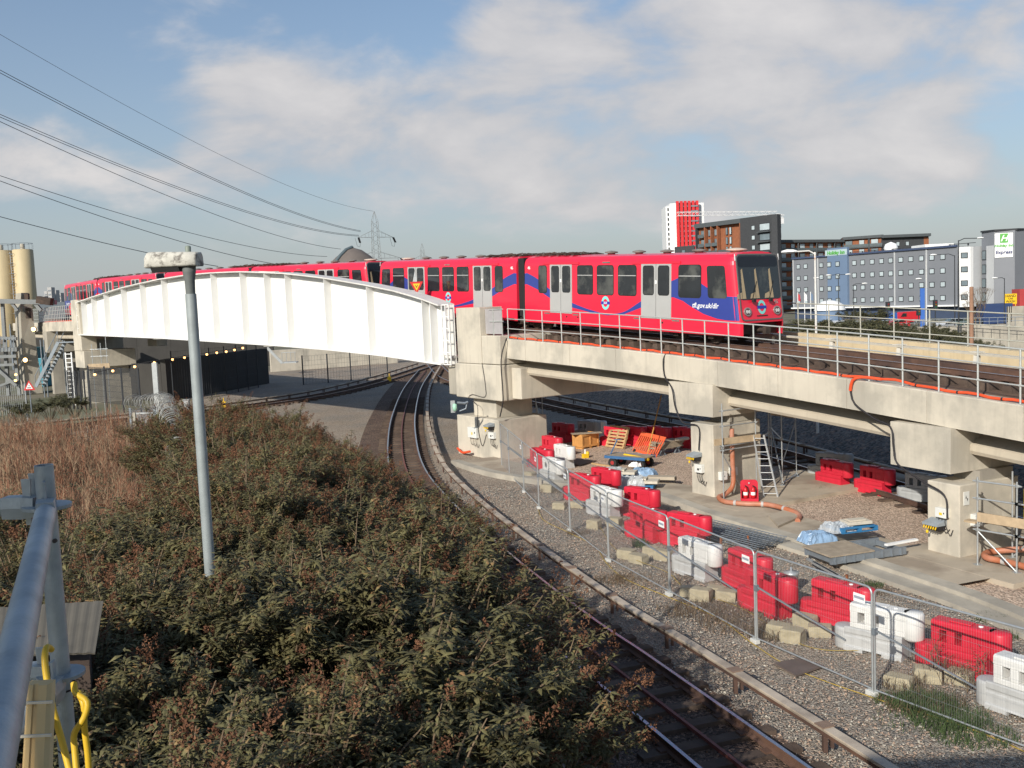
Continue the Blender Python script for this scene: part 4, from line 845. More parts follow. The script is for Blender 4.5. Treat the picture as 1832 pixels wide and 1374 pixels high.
mb = MB(); mb.tube([(-.35, .35, .46), (-.05, .5, 1.15)], .03, 6); mb.tube([(-.2, .45, 1.15), (.1, .55, 1.15)], .02, 6); O('handle', mb, blue_steel, t)
mb = MB(); mb.tube([G(1117, 814, .5), G(1160, 822, .42)], .07, 10); single('yellow_pole', mb, yellow_mat, 'thick yellow tube lying behind the blue trolley', 'tube')
mb = MB(); mb.tube([G(1158, 815, .2), Vector(G(1158, 815, .2)) + Vector((.9, 1.2, 2.6))], .03, 6); single('timber_pole', mb, mat('orange_timber', (.5, .25, .06), .7, .2, 4), 'thin leaning orange pole above the orange barrier panel', 'pole')
p = G(1048, 820); mb = MB()
mb.box(-.16, .12, -.1, .1, 0, .2); mb.lathe([(.001, 0), (.09, 0), (.09, .12), (.05, .2), (.001, .2)], 10, 0, (.1, 0, .1)); mb.lathe([(.001, 0), (.05, 0), (.03, .2), (.001, .22)], 8, 1, (-.02, 0, .2)); single('yellow_tool', mb, [yellow_mat, white_mat], 'small yellow tool with white top on the gravel', 'tool', None, (p.x, p.y, .02), .4, bevel=.01)
mb = MB(); mb.prism([(v.x, v.y, .04) for v in (G(1009, 829), G(1021, 823), G(1067, 827), G(1036, 836))][::-1], (0, 0, .05)); single('steel_plate', mb, plate_mat, 'brown sheet lying on the gravel left of the trolley', 'plate')
mb = MB(); mb.bar(G(1059, 829, .06), G(1092, 834, .06), .1, .06); single('timber_batten', mb, timber, 'pale timber batten lying beside the brown sheet', 'batten')
# wrapped pallets
def crumple(w, d_, h, seed, n=14):
    r_ = random.Random(seed); mb = MB(); vs = []
    for j in range(n + 1):
        for i in range(n + 1):
            u, v = i / n, j / n; e = min(u, v, 1 - u, 1 - v) * 2; z = h * min(1, e * 3.2) + r_.uniform(-.05, .05) * (1 if e > 0 else .3)
            vs.append((u * w + r_.uniform(-.03, .03), v * d_ + r_.uniform(-.03, .03), max(.01, z)))
    mb.add(vs, [(j * (n + 1) + i, j * (n + 1) + i + 1, (j + 1) * (n + 1) + i + 1, (j + 1) * (n + 1) + i) for j in range(n) for i in range(n)]); return mb
def wrapped(label, px, py, rz, n=2, seed=1):
    p = G(px, py); t = pallet('blue_pallet', 'blue pallet under ' + label, (p.x, p.y, .17), (0, 0, rz), blue_pallet_mat, group='blue pallets')
    mb = MB(); mb.box(.1, 1.35, .15, .75, .0, .1); mb.box(.0, .9, .3, .8, .102, .17); single('slab_load', mb, concrete, 'pale grey slabs on ' + label.replace('the ', ''), 'slab', None, (p.x, p.y, .37), rz, bevel=.01)
    o = single('plastic_sheet', crumple(1.2, 1.0, .42, seed), sheet_mat, 'torn clear plastic sheeting over ' + label, 'sheeting', None, (p.x - .25, p.y - .1, .16), rz + .15)
    return p
wrapped('the farther load beside the trolley', 1075, 866, -.35, seed=3); wrapped('the nearer load beside the kerb', 1112, 884, -.30, seed=5)
mb = crumple(1.1, .8, .3, 9); q = G(1124, 862); single('plastic_sheet', mb, mat('blue_sheet', (.25, .38, .55), .25, .2, 4, .5, 9, alpha=.8), 'crumpled bluish sheeting between the two wrapped loads', 'sheeting', None, (q.x, q.y, .16), -.3)
for i, (x, y, z) in enumerate(((1158, 868, .17), (1166, 872, .31))):
    q = G(x, y); mb = MB(); mb.box(0, 1.1, 0, .4, 0, .12); single('concrete_slab', mb, [concrete_old, slab_mat][i], ['lower grey slab beside the nearer wrapped load', 'upper grey slab beside the nearer wrapped load'][i], 'slab', None, (q.x - .2 * i, q.y, z), -.35, bevel=.01)
mb = crumple(.5, .35, .16, 12, 8); q = G(1138, 838); single('white_rag', mb, white_mat, 'white crumpled bag hanging by the trolley wheels', 'bag', None, (q.x - .4, q.y - .3, .15), -.8)
# load on the slab by the right-hand pier
p = G(1480, 1012); rz = -.30
t = thing('channel_base', 'grey steel channel frame carrying a brown board beside the right-hand pier', 'frame', (p.x, p.y, .2), .32)
mb = MB()
for y in (-.55, .55): mb.box(-.3, 2.1, y - .04, y + .04, .0, .2)
for i in range(5): x = -.25 + i * .56; mb.box(x, x + .05, -.5, .5, .02, .16)
for i in range(8): x = -.2 + i * .3; mb.box(x, x + .04, -.62, -.59, .0, .2)
O('channel', mb, galv_dark, t); mb = MB(); mb.box(-.35, 1.05, -.62, .62, .205, .24); O('board', mb, timber_grey, t)
p2 = G(1512, 985); pallet('blue_pallet', 'blue pallet in torn plastic on the brown board by the right-hand pier', (p2.x - .1, p2.y - .1, .5), (0, 0, .25), blue_pallet_mat, 1.15, .9, 'blue pallets')
single('plastic_sheet', crumple(.8, .8, .2, 21), sheet_mat, 'torn clear plastic over the blue pallet by the right-hand pier', 'sheeting', None, (p2.x - .35, p2.y - .1, .5), .3)
mb = MB(); mb.box(0, .75, 0, .5, 0, .09); mb.box(.1, .6, .1, .4, .09, .12); single('stone_slab', mb, concrete, 'pale square slab on top of the blue pallet by the pier', 'slab', None, (p2.x + .15, p2.y + .1, .68), .2, bevel=.01)
p3_ = G(1440, 985); single('plastic_sheet', crumple(1.0, .7, .25, 23), mat('blue_sheet', (.25, .38, .55)), 'bluish plastic-wrapped bundle at the kerb left of the steel frame', 'sheeting', None, (p3_.x, p3_.y - .2, .2), .2)
mb = MB(); mb.bar(G(1585, 975, .42), G(1640, 965, .42), .12, .05); single('white_board', mb, white_mat, 'white board lying on the steel frame', 'board')
for i in range(2): mb = MB(); mb.bar(G(1445 + 9 * i, 1000 + 6 * i, .3), G(1500 + 9 * i, 1030 + 6 * i, .3), .08, .05); single('metal_strip', mb, galv, ['left grey strip lying over the kerb below the steel frame', 'right grey strip lying over the kerb below the steel frame'][i], 'strip', 'grey strips on the kerb')
mb = MB(); mb.prism([(v.x, v.y, .16) for v in (G(1375, 925, .16), G(1415, 911, .16), G(1436, 925, .16), G(1392, 944, .16))], (0, 0, .06)); single('stone_slab', mb, slab_mat, 'thin slab lying at the open end of the terracotta pipe', 'slab')

# ---- terracotta pipes
def pipe(label, pts, r=.075, collars=()):
    t = thing('drain_pipe', label, 'pipe', tuple(pts[0])); L_ = spline(pts, .08); mb = MB(); mb.tube(L_, r, 12); O('pipe', mb, orange_pipe, t, world=True)
    for c in collars: i = int(c * (len(L_) - 2)); mb = MB(); mb.tube([L_[i], L_[i + 1]], r * 1.16, 12); O('collar', mb, mat('pipe_collar', (.42, .40, .38), .6, .1, 4), t, world=True)
    return t
pb = TR(-1.35, 2.9)
pipe('terracotta pipe dropping down the middle pier and bending along the slab to an open end', [(pb.x, pb.y, 2.6), (pb.x, pb.y, 1.5), (pb.x, pb.y, .6), G(1298, 884, .3), G(1286, 889, .28), G(1296, 897, .26), G(1331, 901, .26), G(1375, 903, .26), G(1413, 913, .24), G(1430, 922, .2), G(1427, 932, .18)], .085, (.55, .68, .8))
pb = TR(-13.2, 1.9)
pipe('terracotta pipe with elbow behind the scaffold at the right-hand pier', [(pb.x, pb.y, 2.2), (pb.x, pb.y, 1.4), (pb.x, pb.y, .7), G(1790, 985, .3), G(1764, 990, .28), G(1766, 998, .27), G(1800, 1005, .27), G(1850, 1018, .27), G(1900, 1030, .27)], .085, (.75,))
# ---- fire point
p = G(1341, 896, .16); t = thing('fire_point', 'red fire extinguisher stand holding two extinguishers beside the ladder', 'fire stand', (p.x, p.y, .16), -.2)
mb = MB(); mb.prism([(x, 0.12, z) for x, z in rr(-.3, .3, 0, .72, .12)], (0, .05, 0)); mb.box(-.3, .3, -.12, .12, 0, .1); mb.box(-.3, -.27, -.1, .12, .1, .4); mb.box(.27, .3, -.1, .12, .1, .4); O('stand', mb, barrier_red, t)
mb = MB(); mb.lathe([(.001, 0), (.035, 0), (.001, .02)], 10, 0, (0, 0, 0)); q = O('emblem', mb, white_mat, t); q.rotation_euler = (R(90), 0, 0); q.location = (0, .11, .6)
for x in (-.13, .13):
    e = thing('fire_extinguisher', ['left', 'right'][x > 0] + ' red extinguisher in the fire stand, with a white label', 'extinguisher', (p.x + x * math.cos(-.2), p.y + x * math.sin(-.2), .27), -.2, 'fire extinguishers')
    mb = MB(); mb.lathe([(.001, 0), (.075, 0), (.08, .03), (.08, .3), (.05, .36), (.025, .38), (.025, .4), (.001, .4)], 14); O('cylinder', mb, mat('extinguisher_red', (.5, .015, .02), .3, .05, 3), e)
    mb = MB(); mb.lathe([(.0805, .1), (.0825, .11), (.0825, .2), (.0805, .21)], 14); O('label_band', mb, white_mat, e); mb = MB(); mb.box(-.02, .02, -.05, .05, .4, .43); mb.tube([(0, .04, .41), (.08, .02, .38), (.1, -.02, .2)], .012, 5); O('hose', mb, rubber, e)
# ---- scaffolds
def scaffold(label, poles, rails, boards, diags=(), cat='scaffold'):
    t = thing('scaffold_tower', label, cat, (poles[0][0].x, poles[0][0].y, 0), 0, 'tube scaffolds around the piers')
    for b, h in poles:
        mb = MB(); mb.tube([b, b + Vector((0, 0, h))], .024, 8); mb.box(b.x - .09, b.x + .09, b.y - .09, b.y + .09, b.z, b.z + .012); O('standard', mb, galv, t, world=True)
    for a, b in rails:
        mb = MB(); d_ = (b - a).normalized() * .12; mb.tube([a - d_, b + d_], .024, 8)
        for c in (a, b): mb.box(c.x - .04, c.x + .04, c.y - .04, c.y + .04, c.z - .035, c.z + .035)
        O('ledger', mb, galv, t, world=True)
    for a, b in diags: mb = MB(); mb.tube([a, b], .024, 8); O('brace', mb, galv, t, world=True)
    for a, b, w, h in boards: mb = MB(); mb.bar(a, b, w, h); O('board', mb, mat('scaffold_board', (.44, .33, .21), .8, .25, 3, .2, 20, streak=.3), t, world=True)
    return t
Z = lambda v, z: Vector((v.x, v.y, z))
a, b, c, e = G(1295, 893, .16), G(1354, 882, .16), G(1324, 868, .16), G(1377, 858, .16)
scaffold('scaffold tower with timber working platform beside the middle pier', [(a, 3.4), (b, 3.4), (c, 3.4), (e, 3.4)],
         [(Z(a, 2.05), Z(b, 2.05)), (Z(a, 1.9), Z(b, 1.9)), (Z(a, 2.75), Z(b, 2.75)), (Z(c, 1.95), Z(e, 1.95)), (Z(a, 3.3), Z(b, 3.3)), (Z(a, 2), Z(c, 2)), (Z(b, 2), Z(e, 2)), (Z(c, 3.3), Z(e, 3.3))],
         [(Z(a, 2.2) + Vector((-.3, -.05, 0)), Z(b, 2.2) + Vector((.15, -.05, 0)), .05, .23), (Z(a, 2.12) + Vector((0, .25, 0)), Z(b, 2.12) + Vector((0, .25, 0)), .4, .04)], [(Z(a, 1.75), Z(b, .3) + Vector((-.5, .1, 0)))])
a, b, c = G(1400, 868, .16), G(1425, 852, .16), G(1381, 842, .16)
scaffold('bare scaffold standards in the shade right of the aluminium ladder', [(a, 3.2), (b, 3.2), (c, 3.2)], [(Z(a, 2.9), Z(b, 2.9)), (Z(a, 1.9), Z(c, 1.9)), (Z(a, .25), Z(b, .25))], [(Z(b, 2.55), Z(c, 2.55), .04, .23)], [(Z(a, .3), Z(c, 1.9)), (Z(b, 2.3), Z(a, 1.0))])
a, b = G(1749, 1010, .16), G(1819, 1024, .16); h = HEAD(-13); bk = Vector((math.cos(h), math.sin(h), 0)) * 1.3
scaffold('scaffold with timber boards and diagonal brace at the right-hand pier', [(a, 2.3), (b, 2.3), (a + bk, 2.3), (b + bk, 2.3), (b + (b - a) * .95, 2.3)],
         [(Z(a, 2.35), Z(b, 2.35)), (Z(a, 1.9), Z(b, 1.9)), (Z(a, 1.08), Z(b, 1.08)), (Z(b, 1.08), Z(b + (b - a), 1.08)), (Z(b, 1.9), Z(b + (b - a), 1.9)), (Z(a, 1.2), Z(a + bk, 1.2)), (Z(a + bk, 1.2), Z(b + bk, 1.2))],
         [(Z(a, 1.42), Z(b + (b - a), 1.42), .05, .24), (Z(a, 1.25) + bk * .35, Z(b + (b - a), 1.25) + bk * .35, .5, .04), (Z(a, 1.28) - (b - a) * .3, Z(a, 1.28), .25, .05)], [(Z(a, 1.05), b), (a + bk, Z(b + bk, 1.3))])
mb = MB(); q = b + Vector((.28, .1, 0)); mb.box(q.x - .04, q.x + .04, q.y - .03, q.y + .03, 1.35, 2.25); single('yellow_strip', mb, yellow_mat, 'upright yellow spirit level strapped to the right scaffold', 'level')
a = G(938, 812); b = G(962, 806); c = G(973, 800)
scaffold('dark scaffold in the shade right of the tall end pier', [(Z(a, 0), 3.3), (Z(b, 0), 3.3), (Z(c, 0) , 3.3)], [(Z(a, 1.35), Z(b, 1.35)), (Z(a, 2.1), Z(b, 2.1)), (Z(a, 2.7), Z(c, 2.7))], [(Z(a, 1.42), Z(b, 1.42), .4, .04)], [])
def ladder(label, a0, a1, w, mt=None, n=9, splay=.06):
    t = thing('ladder', label, 'ladder', tuple(a0), 0, 'aluminium ladders'); side = (a1 - a0).cross(Vector((0, 1, .3))).normalized() if False else Vector((1, -.25, 0)).normalized()
    for s_ in (-1, 1): mb = MB(); mb.bar(a0 + side * s_ * (w / 2 + splay), a1 + side * s_ * w / 2, .03, .06); O('stile', mb, mt or galv, t, world=True)
    for i in range(n):
        f = (i + .5) / n; p = a0.lerp(a1, f); ww = w / 2 + splay * (1 - f); mb = MB(); mb.tube([p - side * ww, p + side * ww], .015, 6); O('rung', mb, mt or galv, t, world=True)
    return t
alu = mat('aluminium', (.62, .63, .63), .35, .1, 5, metal=.5)
p = G(1379, 889, .16); ladder('aluminium ladder leaning on the scaffold beside the fire stand', p, p + Vector((-.25, .55, 2.15)), .36, alu)
p = G(967, 800); ladder('aluminium ladder leaning in the shade right of the tall end pier', p, p + Vector((-.35, .3, 2.3)), .4, alu, 10)
# ---- electrical kit on the piers
def on_face(frame, yl, px, py):
    d_ = pix_ray(px, py); Mi = (Matrix.Translation(frame.location) @ Matrix.Rotation(frame.rotation_euler.z, 4, 'Z')).inverted()
    o_ = Mi @ Vector((0, 0, CAM_H)); d2 = Mi.to_3x3() @ d_; t_ = (yl - o_.y) / d2.y; q = o_ + d2 * t_; return q.x, q.z
class Fm: pass
def fm(s_, off=0):
    f = Fm(); o_, r_ = FR(s_); f.location = Vector((o_.x, o_.y, 0)); f.rotation_euler = Fm(); f.rotation_euler.z = r_; return f
def wall_box(s_, yl, x0, y0, x1, y1, label, lid=None, cat='electrical box'):
    f = fm(s_); a = on_face(f, yl, x0, y0); b = on_face(f, yl, x1, y1); p = f.location + Matrix.Rotation(f.rotation_euler.z, 3, 'Z') @ Vector(((a[0] + b[0]) / 2, yl, 0)); w, h = abs(b[0] - a[0]), abs(b[1] - a[1])
    t = thing('electrical_box', label, cat, (p.x, p.y, min(a[1], b[1])), f.rotation_euler.z, 'white electrical boxes on the piers')
    mb = MB(); mb.box(-w / 2, w / 2, -.16, 0, 0, h); O('housing', mb, mat('box_white', (.66, .66, .62), .5, .06, 4), t, bevel=.012)
    mb = MB(); mb.box(-.03, .06, -.168, -.162, h * .3, h * .55); mb.box(w * .3, w * .38, -.17, -.162, h * .45, h * .6, 1); O('label_plate', mb, [yellow_mat if lid else rubber, rubber], t)
    for i in range(3): mb = MB(); x = -w * .3 + i * w * .3; mb.tube(spline([(x, -.08, 0), (x + .01, -.1, -.15), (x + .08 + .03 * i, -.08, -.35 - .05 * i), (x + .2, -.03, -.3)], .04), .011, 5); O('flex', mb, cable, t)
    return t
def floodlight(s_, yl, px, py, w, label):
    f = fm(s_); a = on_face(f, yl, px, py); p = f.location + Matrix.Rotation(f.rotation_euler.z, 3, 'Z') @ Vector((a[0], yl, 0))
    t = thing('floodlight', label, 'floodlight', (p.x, p.y, a[1]), f.rotation_euler.z, 'grey floodlights on the piers')
    mb = MB(); mb.loft([[(-w / 2, -.38, .05), (w / 2, -.38, .05), (w / 2, -.02, .05), (-w / 2, -.02, .05)], [(-w / 2, -.38, .11), (w / 2, -.38, .11), (w / 2, -.02, .2), (-w / 2, -.02, .2)]]); O('hood', mb, mat('lamp_grey', (.27, .30, .32), .5, .1, 4), t)
    mb = MB(); mb.loft([[(-w * .35, -.2, -.12), (w * .35, -.2, -.12), (w * .35, -.02, -.12), (-w * .35, -.02, -.12)], [(-w * .45, -.36, .049), (w * .45, -.36, .049), (w * .45, -.02, .049), (-w * .45, -.02, .049)]]); O('lamp_body', mb, cable, t)
    mb = MB()
    for i in range(6): x = -w * .45 + i * w * .155; mb.prism([(x, -.385, -.04), (x + .04, -.385, -.04), (x + .07, -.385, .04), (x + .03, -.385, .04)], (0, .008, 0))
    O('hazard_stripe', mb, yellow_mat, t); mb = MB(); mb.lathe([(.001, -.1), (.03, -.09), (.04, -.04), (.02, 0)], 10, 0, (-w * .3, -.3, -.1)); O('sensor', mb, yellow_mat, t)
    return t
wall_box(14, -3.7, 841, 763, 857, 784, 'white box with an orange label on the tall end pier', True); wall_box(14, -3.7, 878, 772, 888, 785, 'small white box under the floodlight on the tall end pier'); floodlight(14, -3.7, 881, 764, .45, 'grey floodlight with hazard stripes on the tall end pier')
wall_box(0, -3.5, 1248, 829, 1261, 846, 'white box below the floodlight on the middle pier'); floodlight(0, -3.5, 1249, 818, .45, 'grey floodlight with hazard stripes on the middle pier')
wall_box(-10.8, -3.5, 1680, 906, 1699, 927, 'white box with a yellow label above the floodlight on the right-hand pier', True); floodlight(-10.8, -3.5, 1681, 940, .5, 'grey floodlight with hazard stripes on the right-hand pier')
def side_box(s_, xl, yl, z, w, h, label, target=False):
    f = fm(s_); p = f.location + Matrix.Rotation(f.rotation_euler.z, 3, 'Z') @ Vector((xl, yl, 0)); t = thing('survey_target' if target else 'electrical_box', label, 'target' if target else 'electrical box', (p.x, p.y, z), f.rotation_euler.z + R(90), None if target else 'white electrical boxes on the piers')
    mb = MB(); mb.box(0, w, -.02 if target else -.16, 0, 0, h); O('plate' if target else 'housing', mb, mat('box_white', (.7, .7, .66)), t, bevel=0 if target else .012)
    mb = MB()
    if target: mb.add([(w / 2, -.023, h / 2), (w * .25, -.023, h * .5), (w * .35, -.023, h * .75), (w / 2, -.023, h / 2), (w * .75, -.023, h * .5), (w * .65, -.023, h * .25)], [(0, 1, 2), (3, 4, 5)])
    else: mb.box(w * .5, w * .58, -.168, -.162, h * .4, h * .55)
    O('mark', mb, rubber, t); return t
side_box(-10.8, .5, -3.1, .95, .3, .34, 'white box on the shaded side of the right-hand pier'); side_box(-10.8, .5, -3.35, 1.55, .2, .36, 'white survey target with black marks on the right-hand pier', True)
side_box(0, 1.0, -3.3, .75, .3, .3, 'nearer white box on the side of the middle pier'); side_box(0, 1.0, -2.8, .85, .3, .3, 'farther white box on the side of the middle pier')
mb = MB(); mb.tube(spline([TR(15.9, 3.9, -6.05) , TR(15.3, 4.0, -6.15), TR(14.6, 4.0, -6.0)], .1), .06, 8); o = single('duct_offcut', mb, orange, 'short orange duct offcut at the foot of the tall end pier', 'duct'); o.location.z = .08
p = D(818, 728, 45.2); t = thing('reel_lamp', 'caged green and silver lamp hanging under the tall end pier', 'lamp', tuple(p)); mb = MB(); mb.box(-.3, -.1, -.1, .1, -.25, .3); O('cage', mb, galv, t); mb = MB(); mb.lathe([(.001, -.18), (.09, -.15), (.11, 0), (.09, .15), (.001, .18)], 12, 0, (-.1, -.16, 0)); O('reel', mb, mat('mint', (.35, .6, .45), .4, .1, 4), t); mb = MB(); mb.tube([(.0, 0, .2), (.35, .05, .15), (.5, .1, .2)], .06, 8); mb.tube([(.1, 0, -.2), (.4, 0, -.1), (.45, 0, .1)], .04, 6); O('bracket', mb, galv_dark, t)
for i, (x, y) in enumerate(((1170, 740),)):
    pass
# ================================================================== FAR BUILDINGS
hotel_clad = mat('hotel_cladding', (.185, .195, .215), .55, .06, .3, streak=.1)
hotel_blue = mat('hotel_blue_cladding', (.14, .20, .30), .5, .06, .3)
hotel_pale = mat('hotel_pale_cladding', (.45, .46, .47), .5, .05, .3)
dark_brick = mat('dark_brick', (.050, .052, .056), .9, .18, 2)
dark_trim = mat('dark_trim', (.075, .085, .09), .8, .1, 1)
orange_brick = mat('orange_brick', (.26, .095, .045), .85, .2, 1.2)
pane = mat('window_pane', (.16, .20, .22), .15, .35, .3, spec=.6)
pane_l = mat('window_pane_pale', (.42, .48, .50), .25, .2, .3)
frame_dark = mat('window_frame_dark', (.03, .033, .038), .6, .1, 2)
def wall_seg(mb, a, b, z0, z1, th=.3, mi=0):
    d_ = (b - a).normalized(); n = Vector((-d_.y, d_.x, 0)); n = n if n.dot(a) > 0 else -n
    mb.prism([(a.x, a.y, z0), (b.x, b.y, z0), (b.x + n.x * th, b.y + n.y * th, z0), (a.x + n.x * th, a.y + n.y * th, z0)], (0, 0, z1 - z0), mi)
def win(parent, a, b, px, z, w, h, pm=None, name='window', fr=.14, mats_=None, depth=.06):
    """a window centred where the sight line px meets the wall a-b"""
    t_ = lat(px, 1.0); d_ = (b - a); k = (a.x - t_ * a.y) / (t_ * d_.y - d_.x); p = a + d_ * k; win_at(parent, p, d_.normalized(), z, w, h, pm, name, fr, depth)
def win_at(parent, p, u, z, w, h, pm=None, name='window', fr=.14, depth=.06):
    n = Vector((-u.y, u.x, 0)); n = -n if n.dot(p) > 0 else n
    mb = MB(); q = lambda x, zz, e: p + u * x + n * e + Vector((0, 0, z + zz))
    mb.prism([q(-w / 2, -h / 2, .002), q(w / 2, -h / 2, .002), q(w / 2, h / 2, .002), q(-w / 2, h / 2, .002)], n * depth, 0)
    w2, h2 = w / 2 - fr, h / 2 - fr
    mb.prism([q(-w2, -h2, depth + .003), q(w2, -h2, depth + .003), q(w2, h2, depth + .003), q(-w2, h2, depth + .003)], n * .02, 1)
    O(name, mb, [frame_dark, pm or pane_l], parent, world=True)
def lat(px, dist): return D(px, 575 - .042 * px, dist).x        # sideways place of a column of the photo at a given distance
FX = lambda x, y: Vector((lat(916 + 1750 * x / y, y), y, 0))
HA, HB = FX(68.7, 239), FX(90.3, 198.3); HT = 14.35
hotel = thing('hotel', 'long grey five-storey hotel with rows of small square windows and a sign tower', 'hotel', tuple((HA + HB) / 2))
hb = Vector((14, 7, 0))
def vol(parent, name, pts, z0, z1, mt, roof=None):
    mb = MB(); mb.prism([(p[0], p[1], z0) for p in pts], (0, 0, z1 - z0)); o = O(name, mb, mt, parent, world=True); return o
vol(hotel, 'wall', [HA, HB, HB + hb, HA + hb], 2.7, HT, hotel_clad)
vol(hotel, 'ground_floor', [HA + Vector((.4, .2, 0)), HB + Vector((.3, .6, 0)), HB + hb, HA + hb], -.1, 2.7, mat('hotel_base', (.05, .07, .12), .6, .1, 1))
mb = MB(); ud = (HB - HA).normalized(); un = Vector((ud.y, -ud.x, 0)); un = un if un.dot(HA) < 0 else -un
mb.bar(HA + un * .15 + Vector((0, 0, HT + .2)), HB + un * .15 + Vector((0, 0, HT + .2)), .5, .4); O('parapet', mb, mat('navy_trim', (.05, .07, .13), .6, .1, 1), hotel, world=True)
mb = MB(); mb.bar(HA + un * .4 + Vector((0, 0, 2.55)), HB + un * .4 + Vector((0, 0, 2.55)), .8, .3); O('canopy', mb, white_mat, hotel, world=True)
for row in range(4):
    for px in (1429, 1442, 1470, 1484, 1499, 1513, 1529, 1544, 1561, 1577.5, 1594, 1612, 1630, 1649, 1667.5, 1687): win(hotel, HA + un * (.62 if px in (1484, 1499) else 0), HB + un * (.62 if px in (1484, 1499) else 0), px, 12.5 - 2.79 * row, 1.25, 1.15)
def seam(a, b, px, z0, z1, w=.3, mt=hotel_pale, e=.12):
    t_ = lat(px, 1.0); d_ = (b - a); k = (a.x - t_ * a.y) / (t_ * d_.y - d_.x); p = a + d_ * k; u = d_.normalized(); mb = MB()
    mb.prism([p - u * w / 2 + un * .01 + Vector((0, 0, z0)), p + u * w / 2 + un * .01 + Vector((0, 0, z0)), p + u * w / 2 + un * e + Vector((0, 0, z0)), p - u * w / 2 + un * e + Vector((0, 0, z0))], (0, 0, z1 - z0)); O('cladding_joint', mb, mt, hotel, world=True)
for px in (1420, 1464, 1601, 1658): seam(HA, HB, px, 2.75, HT)
t_a, t_b = HA + (HB - HA) * .255, HA + (HB - HA) * .385
vol(hotel, 'entrance_bay', [t_a + un * .6, t_b + un * .6, t_b - un * .1, t_a - un * .1], 2.75, 16.2, hotel_blue)
W1 = FX(92.8, 198.0); W2 = FX(95.4, 199.2); W3 = FX(96.2, 195.2); W4 = FX(99.5, 193.6)
vol(hotel, 'white_facet', [HB + Vector((.05, -.1, 0)), W1, W1 + hb * .5, HB + hb * .5], 2.2, HT - .1, mat('hotel_white', (.75, .75, .74), .5, .03, 1))
for row in range(4): win_at(hotel, (HB + W1) / 2 + Vector((.05, -.05, 0)), (W1 - HB).normalized(), 12.55 - 2.79 * row, 1.35, 1.15, pane)
vol(hotel, 'link_wall', [W1 + Vector((.02, .05, 0)), W2, W2 + hb * .5, W1 + hb * .5], 2.2, HT - .12, hotel_pale)
vol(hotel, 'sign_tower', [W2 + Vector((.05, -.4, 0)), W3, W4, W4 + hb * .45, W2 + hb * .5], 0, 17.0, hotel_clad)
mb = MB(); mb.prism([(p.x, p.y, 17.0) for p in (W2 + Vector((-.3, -.6, 0)), W3 + Vector((-.1, -.4, 0)), W4 + Vector((.4, -.2, 0)), W4 + hb * .45, W2 + hb * .5)], (0, 0, .3)); O('tower_roof', mb, frame_dark, hotel, world=True)
vol(hotel, 'corner_panel', [W2 + (W3 - W2) * .45 + Vector((-.06, -.03, 0)), W3 + Vector((-.05, -.05, 0)), W3 + Vector((.2, .3, 0)), W2 + (W3 - W2) * .45 + Vector((.2, .2, 0))], 2.2, 14.2, hotel_pale)
vol(hotel, 'rear_block', [W4 + Vector((.2, 3, 0)), W4 + Vector((1.6, 2.4, 0)), W4 + Vector((8, 12, 0)), W4 + Vector((3, 14, 0))], 0, 14.6, hotel_clad)
for i in range(4): win_at(hotel, W2 + (W3 - W2) * .22 + Vector((0, -.3, 0)), (W3 - W2).normalized(), 12.4 - 2.79 * i, 1.3, 1.9, pane)
mb = MB(); mb.bar(HA + Vector((2, 1, HT + .75)), W2 + Vector((-.5, 1, HT + .75)), .12, .12)
for i in range(16): q = HA.lerp(W2, i / 15) + Vector((1, 1, 0)); mb.bar(q + Vector((0, 0, HT + .3)), q + Vector((0, 0, HT + .8)), .25, .2)
O('roof_rail', mb, frame_dark, hotel, world=True)
mb = MB(); q = HA.lerp(HB, .55) + hb * .3; mb.lathe([(.001, 0), (1.3, .1), (1.5, .8), (1.2, 1.7), (.001, 2.2)], 16, 0, (q.x, q.y, HT + .2)); O('roof_dome', mb, white_mat, hotel, world=True)
mb = MB(); q = HA.lerp(HB, .78) + hb * .3; mb.box(q.x - 3, q.x + 3, q.y - 4, q.y + 3, HT, HT + 1.0); O('roof_plant', mb, white_mat, hotel, world=True)
# hotel sign
su = (W4 - W3).normalized(); sn = Vector((su.y, -su.x, 0)); sn = sn if sn.dot(W3) < 0 else -sn; sc = W3.lerp(W4, .47)
def sgn_pt(x, z, e): return sc + su * x + sn * e + Vector((0, 0, z))
sign = thing('hotel_sign', 'white sign panel with green emblem high on the hotel tower', 'sign', tuple(sc + Vector((0, 0, 11.6))))
mb = MB(); mb.prism([sgn_pt(x, z, .01) for x, z in ((-1.6, 11.75), (1.6, 11.75), (1.6, 16.5), (-1.6, 16.5))], sn * .12); O('panel', mb, white_mat, sign, world=True)
mb = MB(); mb.prism([sgn_pt(x, z, .135) for x, z in rr(-.7, .75, 14.6, 16.4, .12)], sn * .03); O('emblem_square', mb, mat('sign_green', (.09, .36, .06), .5, .1, 1), sign, world=True)
Ms = Matrix((su, Vector((0, 0, 1)), sn)).transposed().to_4x4(); Ms.translation = sc - Vector(sign.location)
for nm, txt, sz, z, col_, sh in (('emblem_letter', 'H', 1.7, 15.45, white_mat, .35), ('sign_line', 'Holiday Inn', .72, 14.05, MATS['sign_green'], .2), ('sign_line', 'Express', .95, 12.75, mat('sign_navy', (.02, .03, .13), .5, .1, 1), .15)):
    text_mesh(nm, txt, sz, col_, sign, Ms @ Matrix.Translation((0, z, .20)), .01, sh, .025)
sc2 = t_a.lerp(t_b, .45); Ms2 = Matrix((ud, Vector((0, 0, 1)), un)).transposed().to_4x4()
s2 = thing('hotel_sign', 'small green lettered sign over the hotel entrance bay', 'sign', tuple(sc2 + un * .66 + Vector((0, 0, 15.1))))
text_mesh('sign_line', 'Holiday Inn', 1.15, MATS['sign_green'], s2, Ms2, .05, .1, .03)
